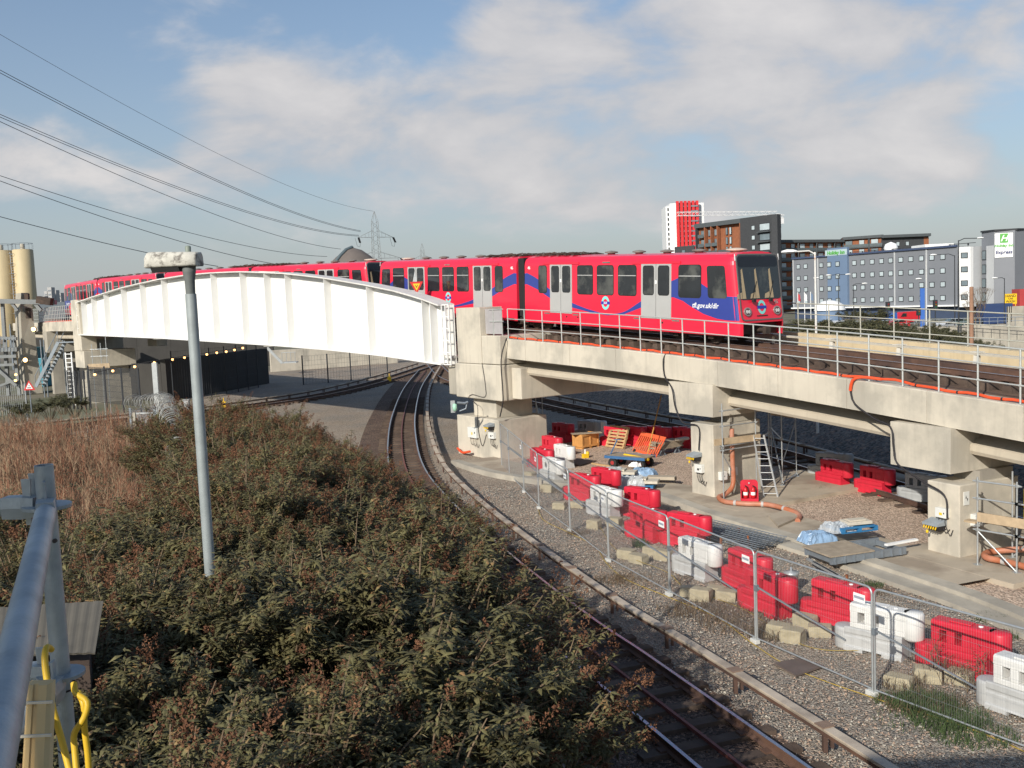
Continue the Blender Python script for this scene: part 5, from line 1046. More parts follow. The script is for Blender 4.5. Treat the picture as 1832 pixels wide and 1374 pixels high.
mb = MB(); mb.prism([sc2 + un * .62 + ud * x + Vector((0, 0, z)) for x, z in ((-3.3, 14.5), (3.3, 14.5), (3.3, 15.8), (-3.3, 15.8))], un * .02); O('panel', mb, mat('sign_pale', (.4, .5, .52), .5, .1, 1), s2, world=True)

# ---- apartment block with the rounded end
C0, C1, C2, C3 = FX(62, 330), FX(73.2, 312), FX(80.2, 300.5), FX(84, 307)
apt = thing('apartment_block', 'dark brick apartment block with rounded end and orange balcony bays', 'apartment block', tuple(C1))
arc = [C2 + Vector((.0, .0, 0)), FX(81.7, 299.9), FX(83.1, 301.2), FX(83.9, 303.8), C3]
vol(apt, 'wall', [C1] + arc + [Vector((86, 330, 0)), Vector((76, 332, 0))], 0, 30.0, dark_brick)
vol(apt, 'recess_wall', [C0 + Vector((1.2, .8, 0)), C1 + Vector((1.4, .9, 0)), Vector((76, 332, 0)), Vector((68, 345, 0))], 0, 29.4, orange_brick)
dd = (C1 - C0).normalized(); dn = Vector((dd.y, -dd.x, 0)); dn = dn if dn.dot(C0) < 0 else -dn
for z, h in ((28.6, 1.4), (19.2, 1.5), (10.6, 1.5), (2, 1.5)):
    mb = MB(); mb.prism([C0 + Vector((0, 0, z)), C1 + Vector((0, 0, z)), C1 + Vector((1.5, 1.0, z)), C0 + Vector((1.3, .9, z))], (0, 0, h)); O('floor_band', mb, dark_trim, apt, world=True)
for i, k in enumerate((.02, .22, .36, .5, .98)):
    p = C0.lerp(C1, k); mb = MB(); mb.prism([p, p + dd * .35, p + dd * .35 - dn * 1.3, p - dn * 1.3], (0, 0, 28.6)); O('fin_wall', mb, orange_brick if i else dark_brick, apt, world=True)
for row in range(8):
    z = 26.6 - row * 3.05
    for k in (.14, .30, .44):
        p = C0.lerp(C1, k); win_at(apt, p - dn * 1.18, dd, z, 1.9, 2.1, pane, fr=.1)
        if row % 2 == 1 or k == .14: mb = MB(); mb.prism([p - dd * 1.4 - Vector((0, 0, 1.4 - z)), p + dd * 1.4 - Vector((0, 0, 1.4 - z)), p + dd * 1.4 - dn * .08 - Vector((0, 0, 1.4 - z)), p - dd * 1.4 - dn * .08 - Vector((0, 0, 1.4 - z))], (0, 0, 1.1)); O('balcony', mb, mat('balcony_rail', (.10, .12, .125), .4, .2, 2), apt, world=True)
    for k in (.66, .74): win_at(apt, C0.lerp(C1, k) - dn * 1.18, dd, z, .9, 2.3, pane_l if k > .7 else pane, fr=.1)
    win_at(apt, C1.lerp(C2, .42), (C2 - C1).normalized(), z, 1.5, 1.5, pane_l, fr=.18)
    u2 = (C2 - C1).normalized(); p = C1.lerp(C2, .78)
    win_at(apt, p, u2, z - .1, 4.4, 2.3, pane if row % 2 else pane_l, fr=.22)
    n2 = Vector((u2.y, -u2.x, 0)); n2 = n2 if n2.dot(p) < 0 else -n2
    mb = MB(); mb.prism([p - u2 * 2.5 + Vector((0, 0, z - 1.75)), p + u2 * 2.5 + Vector((0, 0, z - 1.75)), p + u2 * 2.5 + n2 * 1.1 + Vector((0, 0, z - 1.75)), p - u2 * 2.5 + n2 * 1.1 + Vector((0, 0, z - 1.75))], (0, 0, .28)); O('balcony', mb, dark_trim, apt, world=True)
    win_at(apt, FX(83.5, 302.5), Vector((.3, .95, 0)).normalized(), z, 1.2, 1.3, pane, fr=.18)
low = thing('apartment_block', 'lower dark brick wing peeping out left of the rounded apartment block', 'apartment block', (58, 338, 0))
vol(low, 'wall', [Vector((58, 340, 0)), Vector((63.5, 333, 0)), Vector((66, 345, 0)), Vector((60, 350, 0))], 0, 23.2, dark_brick)
for row in range(5): win_at(low, Vector((60.5, 336.8, 0)), Vector((5.5, -7, 0)).normalized(), 21 - 3.05 * row, 1.6, 2, pane)
# long wing
wing = thing('apartment_block', 'long dark brick apartment wing with orange recesses behind the hotel', 'apartment block', (110, 325, 0))
K_ = [FX(86, 314), FX(112, 330), FX(122, 322), FX(138, 323)]
seg = [(K_[0], K_[1], 22.9), (K_[1], K_[2], 23.6), (K_[2], K_[3], 23.4)]
for i, (a, b, zt) in enumerate(seg):
    vol(wing, 'wall', [a + Vector((0, .9, 0)), b + Vector((0, .9, 0)), b + Vector((3, 12, 0)), a + Vector((3, 12, 0))], 0, zt - .3, orange_brick if i < 2 else dark_brick)
    mb = MB(); mb.prism([(a.x - .3, a.y - .4, zt - .9), (b.x + .3, b.y - .4, zt - .9), (b.x + 3, b.y + 12, zt - .9), (a.x + 3, a.y + 12, zt - .9)], (0, 0, .9)); O('roof', mb, dark_trim, wing, world=True)
    u = (b - a).normalized(); L_ = (b - a).length
    if i < 2:
        nb = int(L_ / 4.2)
        for row in range(7):
            zf = zt - 3.6 - row * 3.05
            mb = MB(); mb.prism([(a.x, a.y, zf - .35), (b.x, b.y, zf - .35), (b.x, b.y + .95, zf - .35), (a.x, a.y + .95, zf - .35)], (0, 0, .4)); O('floor_band', mb, dark_trim, wing, world=True)
            mb = MB(); mb.prism([(a.x, a.y, zf), (b.x, b.y, zf), (b.x, b.y + .05, zf), (a.x, a.y + .05, zf)], (0, 0, .95)); O('balcony', mb, MATS['balcony_rail'], wing, world=True)
            if row < 3 or i == 0:
                for j in range(nb): win_at(wing, a + u * (L_ * (j + .5) / nb) + Vector((0, .85, 0)), u, zf + 1.35, 1.8 if j % 2 else 2.4, 2.1, pane_l if (j * 7 + row) % 3 else pane, fr=.12)
        for j in range(0, nb + 1, 2): p = a.lerp(b, j / nb); mb = MB(); mb.box(p.x - .15, p.x + .15, p.y - .1, p.y + .9, 0, zt - .9); O('party_wall', mb, dark_trim, wing, world=True)
    else:
        for k in (.35, .55): win_at(wing, a.lerp(b, k) + Vector((0, .88, 0)), u, zt - 3, 1.2, 1.4, pane_l)
        mb = MB(); mb.prism([(b.x - 3.2, b.y + .8, 0), (b.x + .05, b.y + .8, 0), (b.x + .05, b.y + 4, 0), (b.x - 3.2, b.y + 4, 0)], (0, 0, zt - 1.2)); O('end_bay', mb, orange_brick, wing, world=True)
# ---- white and red tower
tw = thing('tower_block', 'tall white tower block with bright red vertical stripes', 'tower block', (110, 585, 0))
Y0 = 585
vol(tw, 'white_slab', [Vector((lat(1202.5, Y0), Y0, 0)), Vector((lat(1212.5, Y0), Y0 - 2, 0)), Vector((lat(1252, Y0) , Y0 + 2, 0)), Vector((lat(1264, Y0), Y0 + 2, 0)), Vector((lat(1263, Y0), Y0 + 25, 0)), Vector((lat(1203, Y0), Y0 + 25, 0))], 0, 60, mat('tower_white', (.72, .72, .71), .6, .05, .2))
vol(tw, 'stair_slab', [Vector((lat(1196.5, Y0), Y0 + 3, 0)), Vector((lat(1202.4, Y0), Y0 + .5, 0)), Vector((lat(1202.4, Y0), Y0 + 20, 0)), Vector((lat(1197, Y0), Y0 + 20, 0))], 0, 58.5, MATS['tower_white'])
vol(tw, 'window_wall', [Vector((lat(1212.8, Y0), Y0 - 2.6, 0)), Vector((lat(1251.8, Y0), Y0 - .6, 0)), Vector((lat(1251.8, Y0), Y0 + 1.8, 0)), Vector((lat(1212.8, Y0), Y0 - .5, 0))], 0, 60.2, mat('tower_grey', (.42, .40, .40), .6, .25, .8))
for i in range(6):
    x = lat(1214.3 + i * 7.1, Y0); mb = MB(); mb.box(x - .8, x + .8, Y0 - 3.9 + i * .3, Y0 - 2.7 + i * .3, 0, 61.0); O('red_stripe', mb, mat('tower_red', (.60, .03, .035), .5, .15, .5), tw, world=True)
for r_ in range(18):
    mb = MB(); mb.box(lat(1199, Y0), lat(1201.2, Y0), Y0 + 1.0, Y0 + 1.7, 56 - 2.9 * r_, 57.6 - 2.9 * r_); O('window', mb, frame_dark, tw, world=True)
    mb = MB(); z = 57.5 - 2.9 * r_; mb.box(lat(1213, Y0), lat(1251, Y0), Y0 - 2.8, Y0 - 2.5, z, z + .8); O('window_band', mb, pane, tw, world=True)
# ---- tower crane
def lattice(mb, p, q, w, n, r_, mi=0, w2=None):
    p, q = Vector(p), Vector(q); d_ = (q - p); u = d_.normalized(); s1 = u.cross(Vector((0, 0, 1))); s1 = Vector((1, 0, 0)) if s1.length < .1 else s1.normalized(); s2 = s1.cross(u); w2 = w if w2 is None else w2
    cr = lambda f, a, b: p + d_ * f + (s1 * a + s2 * b) * (w + (w2 - w) * f) / 2
    for a, b in ((-1, -1), (1, -1), (1, 1), (-1, 1)): mb.bar(cr(0, a, b), cr(1, a, b), r_, r_)
    C4 = [(-1, -1), (1, -1), (1, 1), (-1, 1)]
    for i in range(n):
        for j in range(4):
            a, b = C4[j], C4[(j + 1) % 4]
            if i % 2: a, b = b, a
            mb.bar(cr(i / n, *a), cr((i + 1) / n, *b), r_ * .7, r_ * .7)
crane = thing('tower_crane', 'white lattice tower crane with its jib over the rounded apartment block', 'crane', (117, 420, 0))
mb = MB(); lattice(mb, (lat(1390, 420), 420, 0), (lat(1390, 420), 420, 36.5), 2, 16, .22); O('mast', mb, white_mat, crane, world=True)
jm = mat('crane_paint', (.62, .62, .62), .5, .1, 3)
mb = MB(); lattice(mb, (lat(1214, 420), 418, 40.6), (lat(1392, 420), 420, 39.4), 1.5, 30, .16); O('jib', mb, jm, crane, world=True)
mb = MB(); lattice(mb, (lat(1392, 420), 420, 38.5), (lat(1404, 420), 420, 37.8), 1.3, 3, .18); mb.box(lat(1399, 420), lat(1404, 420), 419.4, 420.6, 34.8, 37.3); O('counterjib', mb, jm, crane, world=True)

# ================================================================== STREET BEYOND THE VIADUCT
def street_lamp(label, px, dist, ztop, arm, mt, head=None, double=False, r=.08, hmat=None):
    x = lat(px, dist); t = thing('street_lamp', label, 'street lamp', (x, dist, 0), 0, 'street lamps beyond the viaduct')
    mb = MB(); mb.tube([(0, 0, 0), (0, 0, ztop)], [r, r * .6], 10); O('column', mb, mt, t)
    for sg in ((1, -1) if double else (1,)):
        a = arm * sg; mb = MB(); mb.tube([(0, 0, ztop - .1), (a * .3, 0, ztop + abs(a) * .08), (a, 0, ztop + abs(a) * .06)], r * .5, 6); O('arm', mb, mt, t)
        mb = MB(); z = ztop + abs(a) * .06; s_ = 1 if a > 0 else -1; mb.loft([[(a + s_ * x, y * w, z + zz * w) for y, zz in ((-.14, 0), (-.1, .12), (.1, .12), (.14, 0), (0, -.08))] for x, w in ((-.1, .4), (.1, .9), (.4, 1), (.65, .5))]); O('lantern', mb, hmat or white_mat, t)
    return t
street_lamp('white rust-streaked street lamp standing just behind the far railing', 1459, 47, 9.15, -.95, mat('rusty_white', (.66, .64, .60), .6, .1, 2, col2=(.40, .16, .06), mix_scale=1.5, mix=(.56, .62)), r=.075)
street_lamp('tall black street lamp in front of the white hotel facet, arm to the right', 1715, 112, 12.1, 2.2, frame_dark, r=.1)
street_lamp('black street lamp in front of the hotel wall, arm to the left', 1708, 115, 10.5, -2.2, frame_dark)
street_lamp('small street lamp in front of the hotel sign tower', 1797, 130, 7.6, -1, frame_dark)
street_lamp('thin grey street lamp left of the entrance bay of the hotel', 1478, 130, 8.6, -1, galv_dark, r=.07)
street_lamp('double-armed street lamp in front of the hotel entrance bay', 1500, 140, 9.0, 1.1, frame_dark, double=True)
street_lamp('short street lamp with its arm to the right before the hotel', 1527, 140, 7.6, 1.3, frame_dark)
street_lamp('grey street lamp with its head low before the hotel middle', 1655, 120, 7.9, -.5, galv_dark, r=.07)
x = lat(1738, 38); mb = MB(); mb.tube([(0, 0, 0), (0, 0, 7.25)], [.1, .075], 10); single('timber_pole', mb, mat('rust_pole', (.30, .17, .11), .9, .2, 3), 'plain brown wooden pole behind the far railing', 'pole', None, (x, 38, 0))
mb = MB(); mb.tube([(0, 0, 0), (0, 0, 9.8)], [.07, .05], 8); single('flag_mast', mb, mat('pale_mast', (.6, .6, .58), .5, .1, 2), 'pale tall mast in front of the hotel middle', 'mast', None, (lat(1657, 100), 100, 0))
mb = MB(); mb.box(-.5, .5, -.1, .1, 0, 6.6); single('banner_sign', mb, mat('banner_blue', (.05, .14, .45), .5, .1, 1), 'tall narrow blue sign board in front of the hotel', 'sign', None, (lat(1652, 150), 150, 0))
for i, px in enumerate((1427, 1439, 1450)): mb = MB(); mb.tube([(0, 0, 0), (0, 0, 6.6)], .07, 6); mb.prism([(0.05, -.01, 5.0), (.5, -.01, 4.8), (.45, -.01, 6.0), (.05, -.01, 6.4)], (0, .02, 0), 1); single('flagpole', mb, [white_mat, [mat('flag_red', (.5, .05, .06), .8, .1, 1), white_mat, hotel_blue][i]], ['white flagpole with a furled red flag', 'white flagpole with a pale flag between two others', 'white flagpole with a bluish flag, next to the white lamp'][i] + ' at the hotel corner', 'flagpole', 'hotel flagpoles', (lat(px, 190), 190, 0))
def traffic_light(label, px, dist, z):
    t = thing('traffic_light', label, 'traffic light', (lat(px, dist), dist, 0), 0, 'traffic lights on the road'); mb = MB(); mb.tube([(0, 0, 0), (0, 0, z)], .06, 6); O('post', mb, frame_dark, t)
    mb = MB(); mb.box(-.22, .22, -.2, .2, z - .1, z + 1.0); O('signal_head', mb, frame_dark, t)
    for i in range(3): mb = MB(); mb.tube([(0, -.21, z + .12 + .3 * i), (0, -.26, z + .12 + .3 * i)], .1, 10); O('lens', mb, mat(['lens_green', 'lens_amber', 'lens_red'][i], [(.02, .1, .04), (.2, .1, .01), (.2, .02, .02)][i], .3, .05, 3), t)
traffic_light('traffic light left of the red van roof', 1588, 120, 4.3); traffic_light('traffic light in front of the hotel near the tall black lamp', 1673, 120, 4.3); traffic_light('traffic light just left of the blue sign board', 1643, 125, 3.4)
def wheel(t, x, y, r=.32):
    mb = MB(); mb.tube([(x, y - .1, r), (x, y + .1, r)], r, 16); mb.tube([(x, y - .11, r), (x, y + .11, r)], r * .55, 10, 1); O('wheel', mb, [rubber, galv], t)
def car(label, px, dist, col_, rz=0, van=False, high=False):
    t = thing('parked_car' if not van else 'parked_van', label, 'van' if van else 'car', (lat(px, dist), dist, 0), rz)
    P = [(-2.1, .3), (-2.15, .75), (-1.9, .92), (-1.2, 1.0), (-.6, 1.42), (.9, 1.45), (1.6, 1.0), (2.1, .9), (2.15, .4), (2.0, .28)] if not van else [(-2.5, .35), (-2.5, 1.1), (-1.9, 1.3), (-1.4, 2.1), (-1.2, 2.2), (2.4, 2.25), (2.5, 2.1), (2.5, .35)]
    mb = MB(); mb.loft([[(x, y * w, z) for x, z in P] for y, w in ((-.85, 1), (-.8, 1), (.8, 1), (.85, 1))]); O('body', mb, col_, t, bevel=.05)
    Wd = [(-1.15, 1.0), (-.6, 1.36), (.85, 1.38), (1.45, 1.02)] if not van else [(-1.8, 1.3), (-1.38, 1.95), (-.6, 1.98), (-.6, 1.3)]
    mb = MB(); mb.prism([(x, -.862, z) for x, z in Wd], (0, .012, 0)); mb.prism([(x, .85, z) for x, z in Wd], (0, .012, 0)); O('window', mb, glass, t)
    for x in (-1.4, 1.35):
        for y in (-.78, .78): wheel(t, x, y)
    return t
paint = lambda n, c: mat('paint_' + n, c, .3, .04, 2, coat=.5)
for a in (('red van parked beyond the railing, left of the tall pale mast', 1622, 182, paint('red', (.55, .02, .03)), .2, True), ('blue van parked left of the red van', 1577, 178, paint('blue', (.03, .10, .32)), -.1, True),
          ('low red car between the blue van and the red van', 1602, 165, paint('car_red', (.5, .03, .04)), .1), ('silver car parked right of the tall pale mast', 1689, 150, paint('silver', (.45, .46, .47)), .6),
          ('dark blue car at the hotel corner behind the scrub', 1433, 165, paint('navy', (.04, .06, .13)), .2), ('white car beside the white tent roof', 1497, 172, paint('white', (.7, .7, .7)), .3),
          ('dark car parked right of the brown wooden pole', 1757, 150, paint('black', (.03, .035, .04)), .4), ('green-grey car under the black lamps', 1706, 160, paint('green', (.06, .10, .09)), 0)): car(*a)
# small white tent, containers, walls, sign
t = thing('white_tent', 'small white canopy building at the hotel corner', 'canopy', (lat(1484, 185), 185, 0)); mb = MB(); mb.lathe([(2.9, 3.0), (2.5, 4.0), (1.3, 4.7), (.001, 4.9)], 18); O('roof', mb, white_mat, t); mb = MB(); mb.lathe([(2.6, 0), (2.6, 3.0), (.01, 3.01)], 18); O('wall', mb, hotel_blue, t)
mb = MB(); mb.box(-2.2, 2.2, -1.2, 1.2, 0, 3.0); mb.box(-2.25, -2.05, -1.26, -1.2, 0, 3.0)
for i in range(14): mb.box(-2.0 + i * .3, -1.88 + i * .3, -1.25, -1.2, .15, 2.85)
single('container', mb, mat('navy_steel', (.03, .055, .14), .6, .1, 2), 'navy ribbed steel container at the foot of the hotel tower', 'container', None, (lat(1779, 150), 150, 0.8))
t = thing('car_wash_sign', 'yellow hand-painted board standing on a low wall right of the navy container', 'sign', (lat(1808, 150), 150, 3.3)); mb = MB(); mb.box(-.95, .95, -.03, .03, .35, 1.9); O('board', mb, yellow_mat, t)
for x in (-.8, .8): mb = MB(); mb.box(x - .05, x + .05, .03, .08, 0, 1.8); O('leg', mb, yellow_mat, t)
for tx, z, s_ in (('HAND', 1.55, .55), ('CAR', 1.15, .38), ('WASH', .72, .5)): text_mesh('sign_line', tx, s_, rubber, t, Matrix(((1, 0, 0, 0), (0, 0, -1, -.035), (0, 1, 0, z), (0, 0, 0, 1))), .004, 0, .01)
def low_wall(label, p, q, h, z0=0, mt=None, th=.5):
    mb = MB(); p, q = Vector(p), Vector(q); n = max(1, int((q - p).length / 3)); u = (q - p) / n
    for i in range(n): mb.bar(p + u * i + Vector((0, 0, z0 + h / 2)), p + u * (i + .985) + Vector((0, 0, z0 + h / 2)), th, h)
    single('concrete_wall', mb, mt or concrete_old, label, 'wall')
low_wall('pale concrete wall under the yellow board sign', (lat(1800, 149), 149, 0), (lat(1900, 149), 149, 0), 3.3)
low_wall('long pale concrete wall behind the scrub', (lat(1480, 118), 118, 0), (lat(1860, 112), 112, 0), 2.0, .3, concrete_old)
low_wall('lower pale concrete wall stepping toward the viaduct at the right', (lat(1630, 92), 92, 0), (lat(1880, 84), 84, 0), 1.9, .2, concrete_old)
low_wall('bright slab edge at the right below the other walls', (lat(1750, 72), 72, 0), (lat(1900, 68), 68, 0), 1.7, .1, concrete_old)
mb = MB(); mb.box(-1.6, 1.6, -1.5, 1.5, 0, 5.4); single('red_kiosk', mb, [mat('kiosk_red', (.4, .05, .05), .6, .1, 1)], 'red and white block at the right edge beyond the hotel', 'building', None, (lat(1832, 190), 190, 0))
mb = MB(); mb.box(-3, 3, -3, 3, 0, 12.2); mb.box(-3.2, 3.2, -3.2, 3.2, 12.2, 12.8); mb.box(-3.05, 3.05, -3.08, -3.0, 5.5, 7.5, 1); single('far_house', mb, [mat('cream_render', (.5, .45, .34), .8, .1, 1), mat('kiosk_red', (.4, .05, .05))], 'cream building at the right edge of the skyline', 'building', None, (lat(1838, 215), 215, 0))
rl = thing('metal_railing', 'dark roadside railing in front of the far concrete wall', 'railing', (lat(1600, 108), 108, 0), 0, None)
mb = MB(); mb.tube([(lat(1430, 120), 120, 3.2), (lat(1880, 108), 108, 3.2)], .04, 5); mb.tube([(lat(1430, 120), 120, 2.8), (lat(1880, 108), 108, 2.8)], .03, 5); O('rail', mb, galv_dark, rl, world=True)
for i in range(32): f = i / 31; p = Vector((lat(1430, 120), 120, 0)).lerp(Vector((lat(1880, 108), 108, 0)), f); mb = MB(); mb.tube([p + Vector((0, 0, 2.2)), p + Vector((0, 0, 3.2))], .035, 5); O('post', mb, galv_dark, rl, world=True)

# ================================================================== PYLONS, WIRES, DOME
pyl_mat = mat('pylon_steel', (.22, .23, .23), .6, .1, 3)
def pylon(label, x, y, H, w=7.0):
    t = thing('electricity_pylon', label, 'pylon', (x, y, 0), .45, 'electricity pylons'); s = H / 50
    mb = MB(); r_ = .17 * s
    lattice(mb, (0, 0, 0), (0, 0, 22 * s), w * s, 6, r_, w2=3.6 * s); lattice(mb, (0, 0, 22 * s), (0, 0, 45.5 * s), 3.6 * s, 12, r_ * .8, w2=2.4 * s)
    for a, b in ((-1, -1), (1, -1), (1, 1), (-1, 1)): mb.bar((a * 1.2 * s, b * 1.2 * s, 45.5 * s), (0, 0, 50 * s), r_ * .7, r_ * .7)
    O('lattice_tower', mb, pyl_mat, t)
    for z, ar in ((38.2, 8.2), (28.7, 11.5), (19.5, 9.0)):
        for sg in (-1, 1):
            mb = MB(); tip = Vector((sg * ar * s, 0, z * s))
            for b in (-1, 1):
                mb.bar((sg * 1.4 * s, b * 1.4 * s, z * s), tip, r_ * .7, r_ * .7); mb.bar((sg * 1.3 * s, b * 1.3 * s, (z + 3) * s), tip, r_ * .6, r_ * .6)
            for f in (.25, .5, .75): mb.bar(Vector((sg * 1.4 * s, 0, z * s)).lerp(tip, f), Vector((sg * 1.3 * s, 0, (z + 3) * s)).lerp(tip, f), r_ * .5, r_ * .5)
            O('cross_arm', mb, pyl_mat, t)
            mb = MB()
            for o_ in (0, .5): mb.tube([tip + Vector((o_, 0, -.1)), tip + Vector((sg * .2 + o_ + 1.2, 1.2, -2.3 * s))], .25 * s, 6)
            mb.tube([tip + Vector((-2, -2, -.3)), tip + Vector((-.8, -1, -4 * s)), tip + Vector((1, 1, -4.2 * s)), tip + Vector((1.4, 1.2, -2.2 * s))], .07, 4); O('insulator', mb, frame_dark, t)
    return t
pylon('larger lattice pylon rising behind the train roof', D(672, 430, 448).x, 448, 50)
pylon('smaller distant lattice pylon right of the large one', D(757, 480, 900).x, 900, 62, 9)
def wire(label, pts, x_end, x_start, r=.045, yend=448, ystart=-40, pair=0):
    """an overhead conductor: its sag is fitted through sight lines (px, py) in its own vertical plane"""
    a = Vector((x_start, ystart, 0)); b = Vector((x_end, yend, 0)); d_ = b - a; ks, zs = [], []
    for px, py in pts:
        v = pix_ray(px, py); k = (a.x * v.y - a.y * v.x) / (d_.y * v.x - d_.x * v.y); t_ = (a.y + d_.y * k) / v.y; ks.append(k); zs.append(CAM_H + v.z * t_)
    # least squares parabola
    S = [sum(k ** i for k in ks) for i in range(5)]; Tt = [sum(z * k ** i for k, z in zip(ks, zs)) for i in range(3)]
    M3 = Matrix(((S[0], S[1], S[2]), (S[1], S[2], S[3]), (S[2], S[3], S[4]))); c = M3.inverted() @ Vector(Tt)
    k0 = min(ks) - .06; kend = max(ks)
    mb = MB(); P3 = [a + d_ * k + Vector((0, 0, c[0] + c[1] * k + c[2] * k * k)) for k in [k0 + (kend - k0) * i / 40 for i in range(41)]]
    rs = [r * (1 + .9 * i / 40) for i in range(41)]
    mb.tube(P3, rs, 5)
    if pair: mb.tube([p + Vector((0, 0, -.45)) for p in P3], rs, 5)
    single('overhead_wire', mb, mat('wire_grey', (.12, .125, .135), .7, .1, 1), label, 'wire', 'overhead wires')
X0 = (672 - 916) / 1750 * 448
wire('thin topmost overhead wire running up to the pylon peak', [(0, 60), (170, 159), (320, 240), (450, 305), (560, 348), (668, 378)], X0, -82, .03)
wire('second overhead wire from the top, reaching the upper arm', [(0, 127), (135, 193), (270, 267), (465, 356), (560, 390), (645, 413)], X0 - 7, -84, .05, pair=1)
wire('third overhead wire, ending at the left tip of the upper arm', [(0, 207), (120, 252), (240, 305), (450, 382), (550, 406), (642, 421)], X0 - 8, -90, .05, pair=1)
wire('fourth overhead wire, passing just above the dome', [(0, 217), (117, 269), (235, 325), (390, 388), (500, 420), (610, 446)], X0 - 10, -80, .05)
wire('fifth overhead wire, passing low over the lamp head', [(0, 314), (150, 362), (300, 407), (400, 431), (500, 450), (585, 459)], X0 - 12, -88, .05)
wire('sixth overhead wire, dipping behind the train roof', [(0, 326), (117, 362), (235, 406), (360, 443), (490, 472)], X0 - 14, -80, .05)
wire('lowest overhead wire, crossing behind the lamp head', [(0, 389), (120, 420), (250, 450), (330, 468), (390, 478)], X0 - 16, -78, .05)
t = thing('domed_store', 'brown domed shed roof with a raised rib showing above the train', 'dome', (lat(630, 250), 250, 0)); cx, cy = D(632, 455, 250).x, 250
prof = [(11.5, 0), (11.5, 6), (11.2, 9), (9.8, 13.2), (7.2, 17.3), (4.4, 20.0), (2.2, 21.6), (.02, 22.3)]
mb = MB(); mb.lathe(prof, 32, 0, (cx, cy, 0)); O('shell', mb, mat('dome_brown', (.15, .125, .11), .8, .1, .5), t, world=True)
mb = MB(); mb.tube([(cx + math.cos(R(232)) * (r_ + .15), cy + math.sin(R(232)) * (r_ + .15), z + .1) for r_, z in prof[1:]] , .45, 6); O('rib', mb, mat('dome_rib', (.10, .13, .14), .6, .1, 1), t, world=True)
# ================================================================== VEGETATION
def leaf_mat(name, top, under, yellow, dark):
    M = bpy.data.materials.new(name); M.use_nodes = True; N, L = M.node_tree.nodes, M.node_tree.links; b = N['Principled BSDF']; b.inputs['Roughness'].default_value = .62; b.inputs['Specular IOR Level'].default_value = .3
    tc_ = N.new('ShaderNodeTexCoord'); no = N.new('ShaderNodeTexNoise'); no.inputs['Scale'].default_value = 9; no.inputs['Detail'].default_value = 1; L.new(tc_.outputs['Object'], no.inputs['Vector'])
    n2 = N.new('ShaderNodeTexNoise'); n2.inputs['Scale'].default_value = 1.6; L.new(tc_.outputs['Object'], n2.inputs['Vector'])
    cr = N.new('ShaderNodeValToRGB'); e = cr.color_ramp.elements; e[0].position = .3; e[0].color = (*dark, 1); e[1].position = .66; e[1].color = (*top, 1); q = e.new(.74); q.color = (*yellow, 1)
    ad = N.new('ShaderNodeMath'); ad.operation = 'MULTIPLY_ADD'; L.new(n2.outputs['Fac'], ad.inputs[0]); ad.inputs[1].default_value = .35; L.new(no.outputs['Fac'], ad.inputs[2])
    sb = N.new('ShaderNodeMath'); sb.operation = 'SUBTRACT'; L.new(ad.outputs[0], sb.inputs[0]); sb.inputs[1].default_value = .175; L.new(sb.outputs[0], cr.inputs[0])
    g_ = N.new('ShaderNodeNewGeometry'); mx = N.new('ShaderNodeMix'); mx.data_type = 'RGBA'; L.new(g_.outputs['Backfacing'], mx.inputs['Factor']); L.new(cr.outputs[0], mx.inputs['A']); mx.inputs['B'].default_value = (*under, 1); L.new(mx.outputs['Result'], b.inputs['Base Color'])
    return M
bud_leaf = leaf_mat('buddleia_leaf', (.15, .135, .056), (.42, .36, .22), (.28, .17, .075), (.058, .05, .024))
bramble_leaf = leaf_mat('scrub_leaf', (.125, .12, .058), (.15, .14, .08), (.18, .13, .07), (.05, .052, .028))
panicle_mat = mat('dead_flowerhead', (.13, .055, .028), .95, .4, 12, .5, 40, col2=(.20, .095, .05), mix_scale=3)
stem_mat = mat('woody_stem', (.17, .12, .075), .85, .3, 6)
def leaf(mb, p, d_, n, L_, w, mi=0):
    s_ = d_.cross(n).normalized(); n = s_.cross(d_).normalized()
    mid = p + d_ * L_ * .45 + n * L_ * .05; tip = p + d_ * L_ - n * L_ * .22
    mb.add([p, mid + s_ * w - n * w * .25, tip, mid - s_ * w - n * w * .25, mid], [(0, 1, 4), (1, 2, 4), (0, 4, 3), (4, 2, 3)], mi)
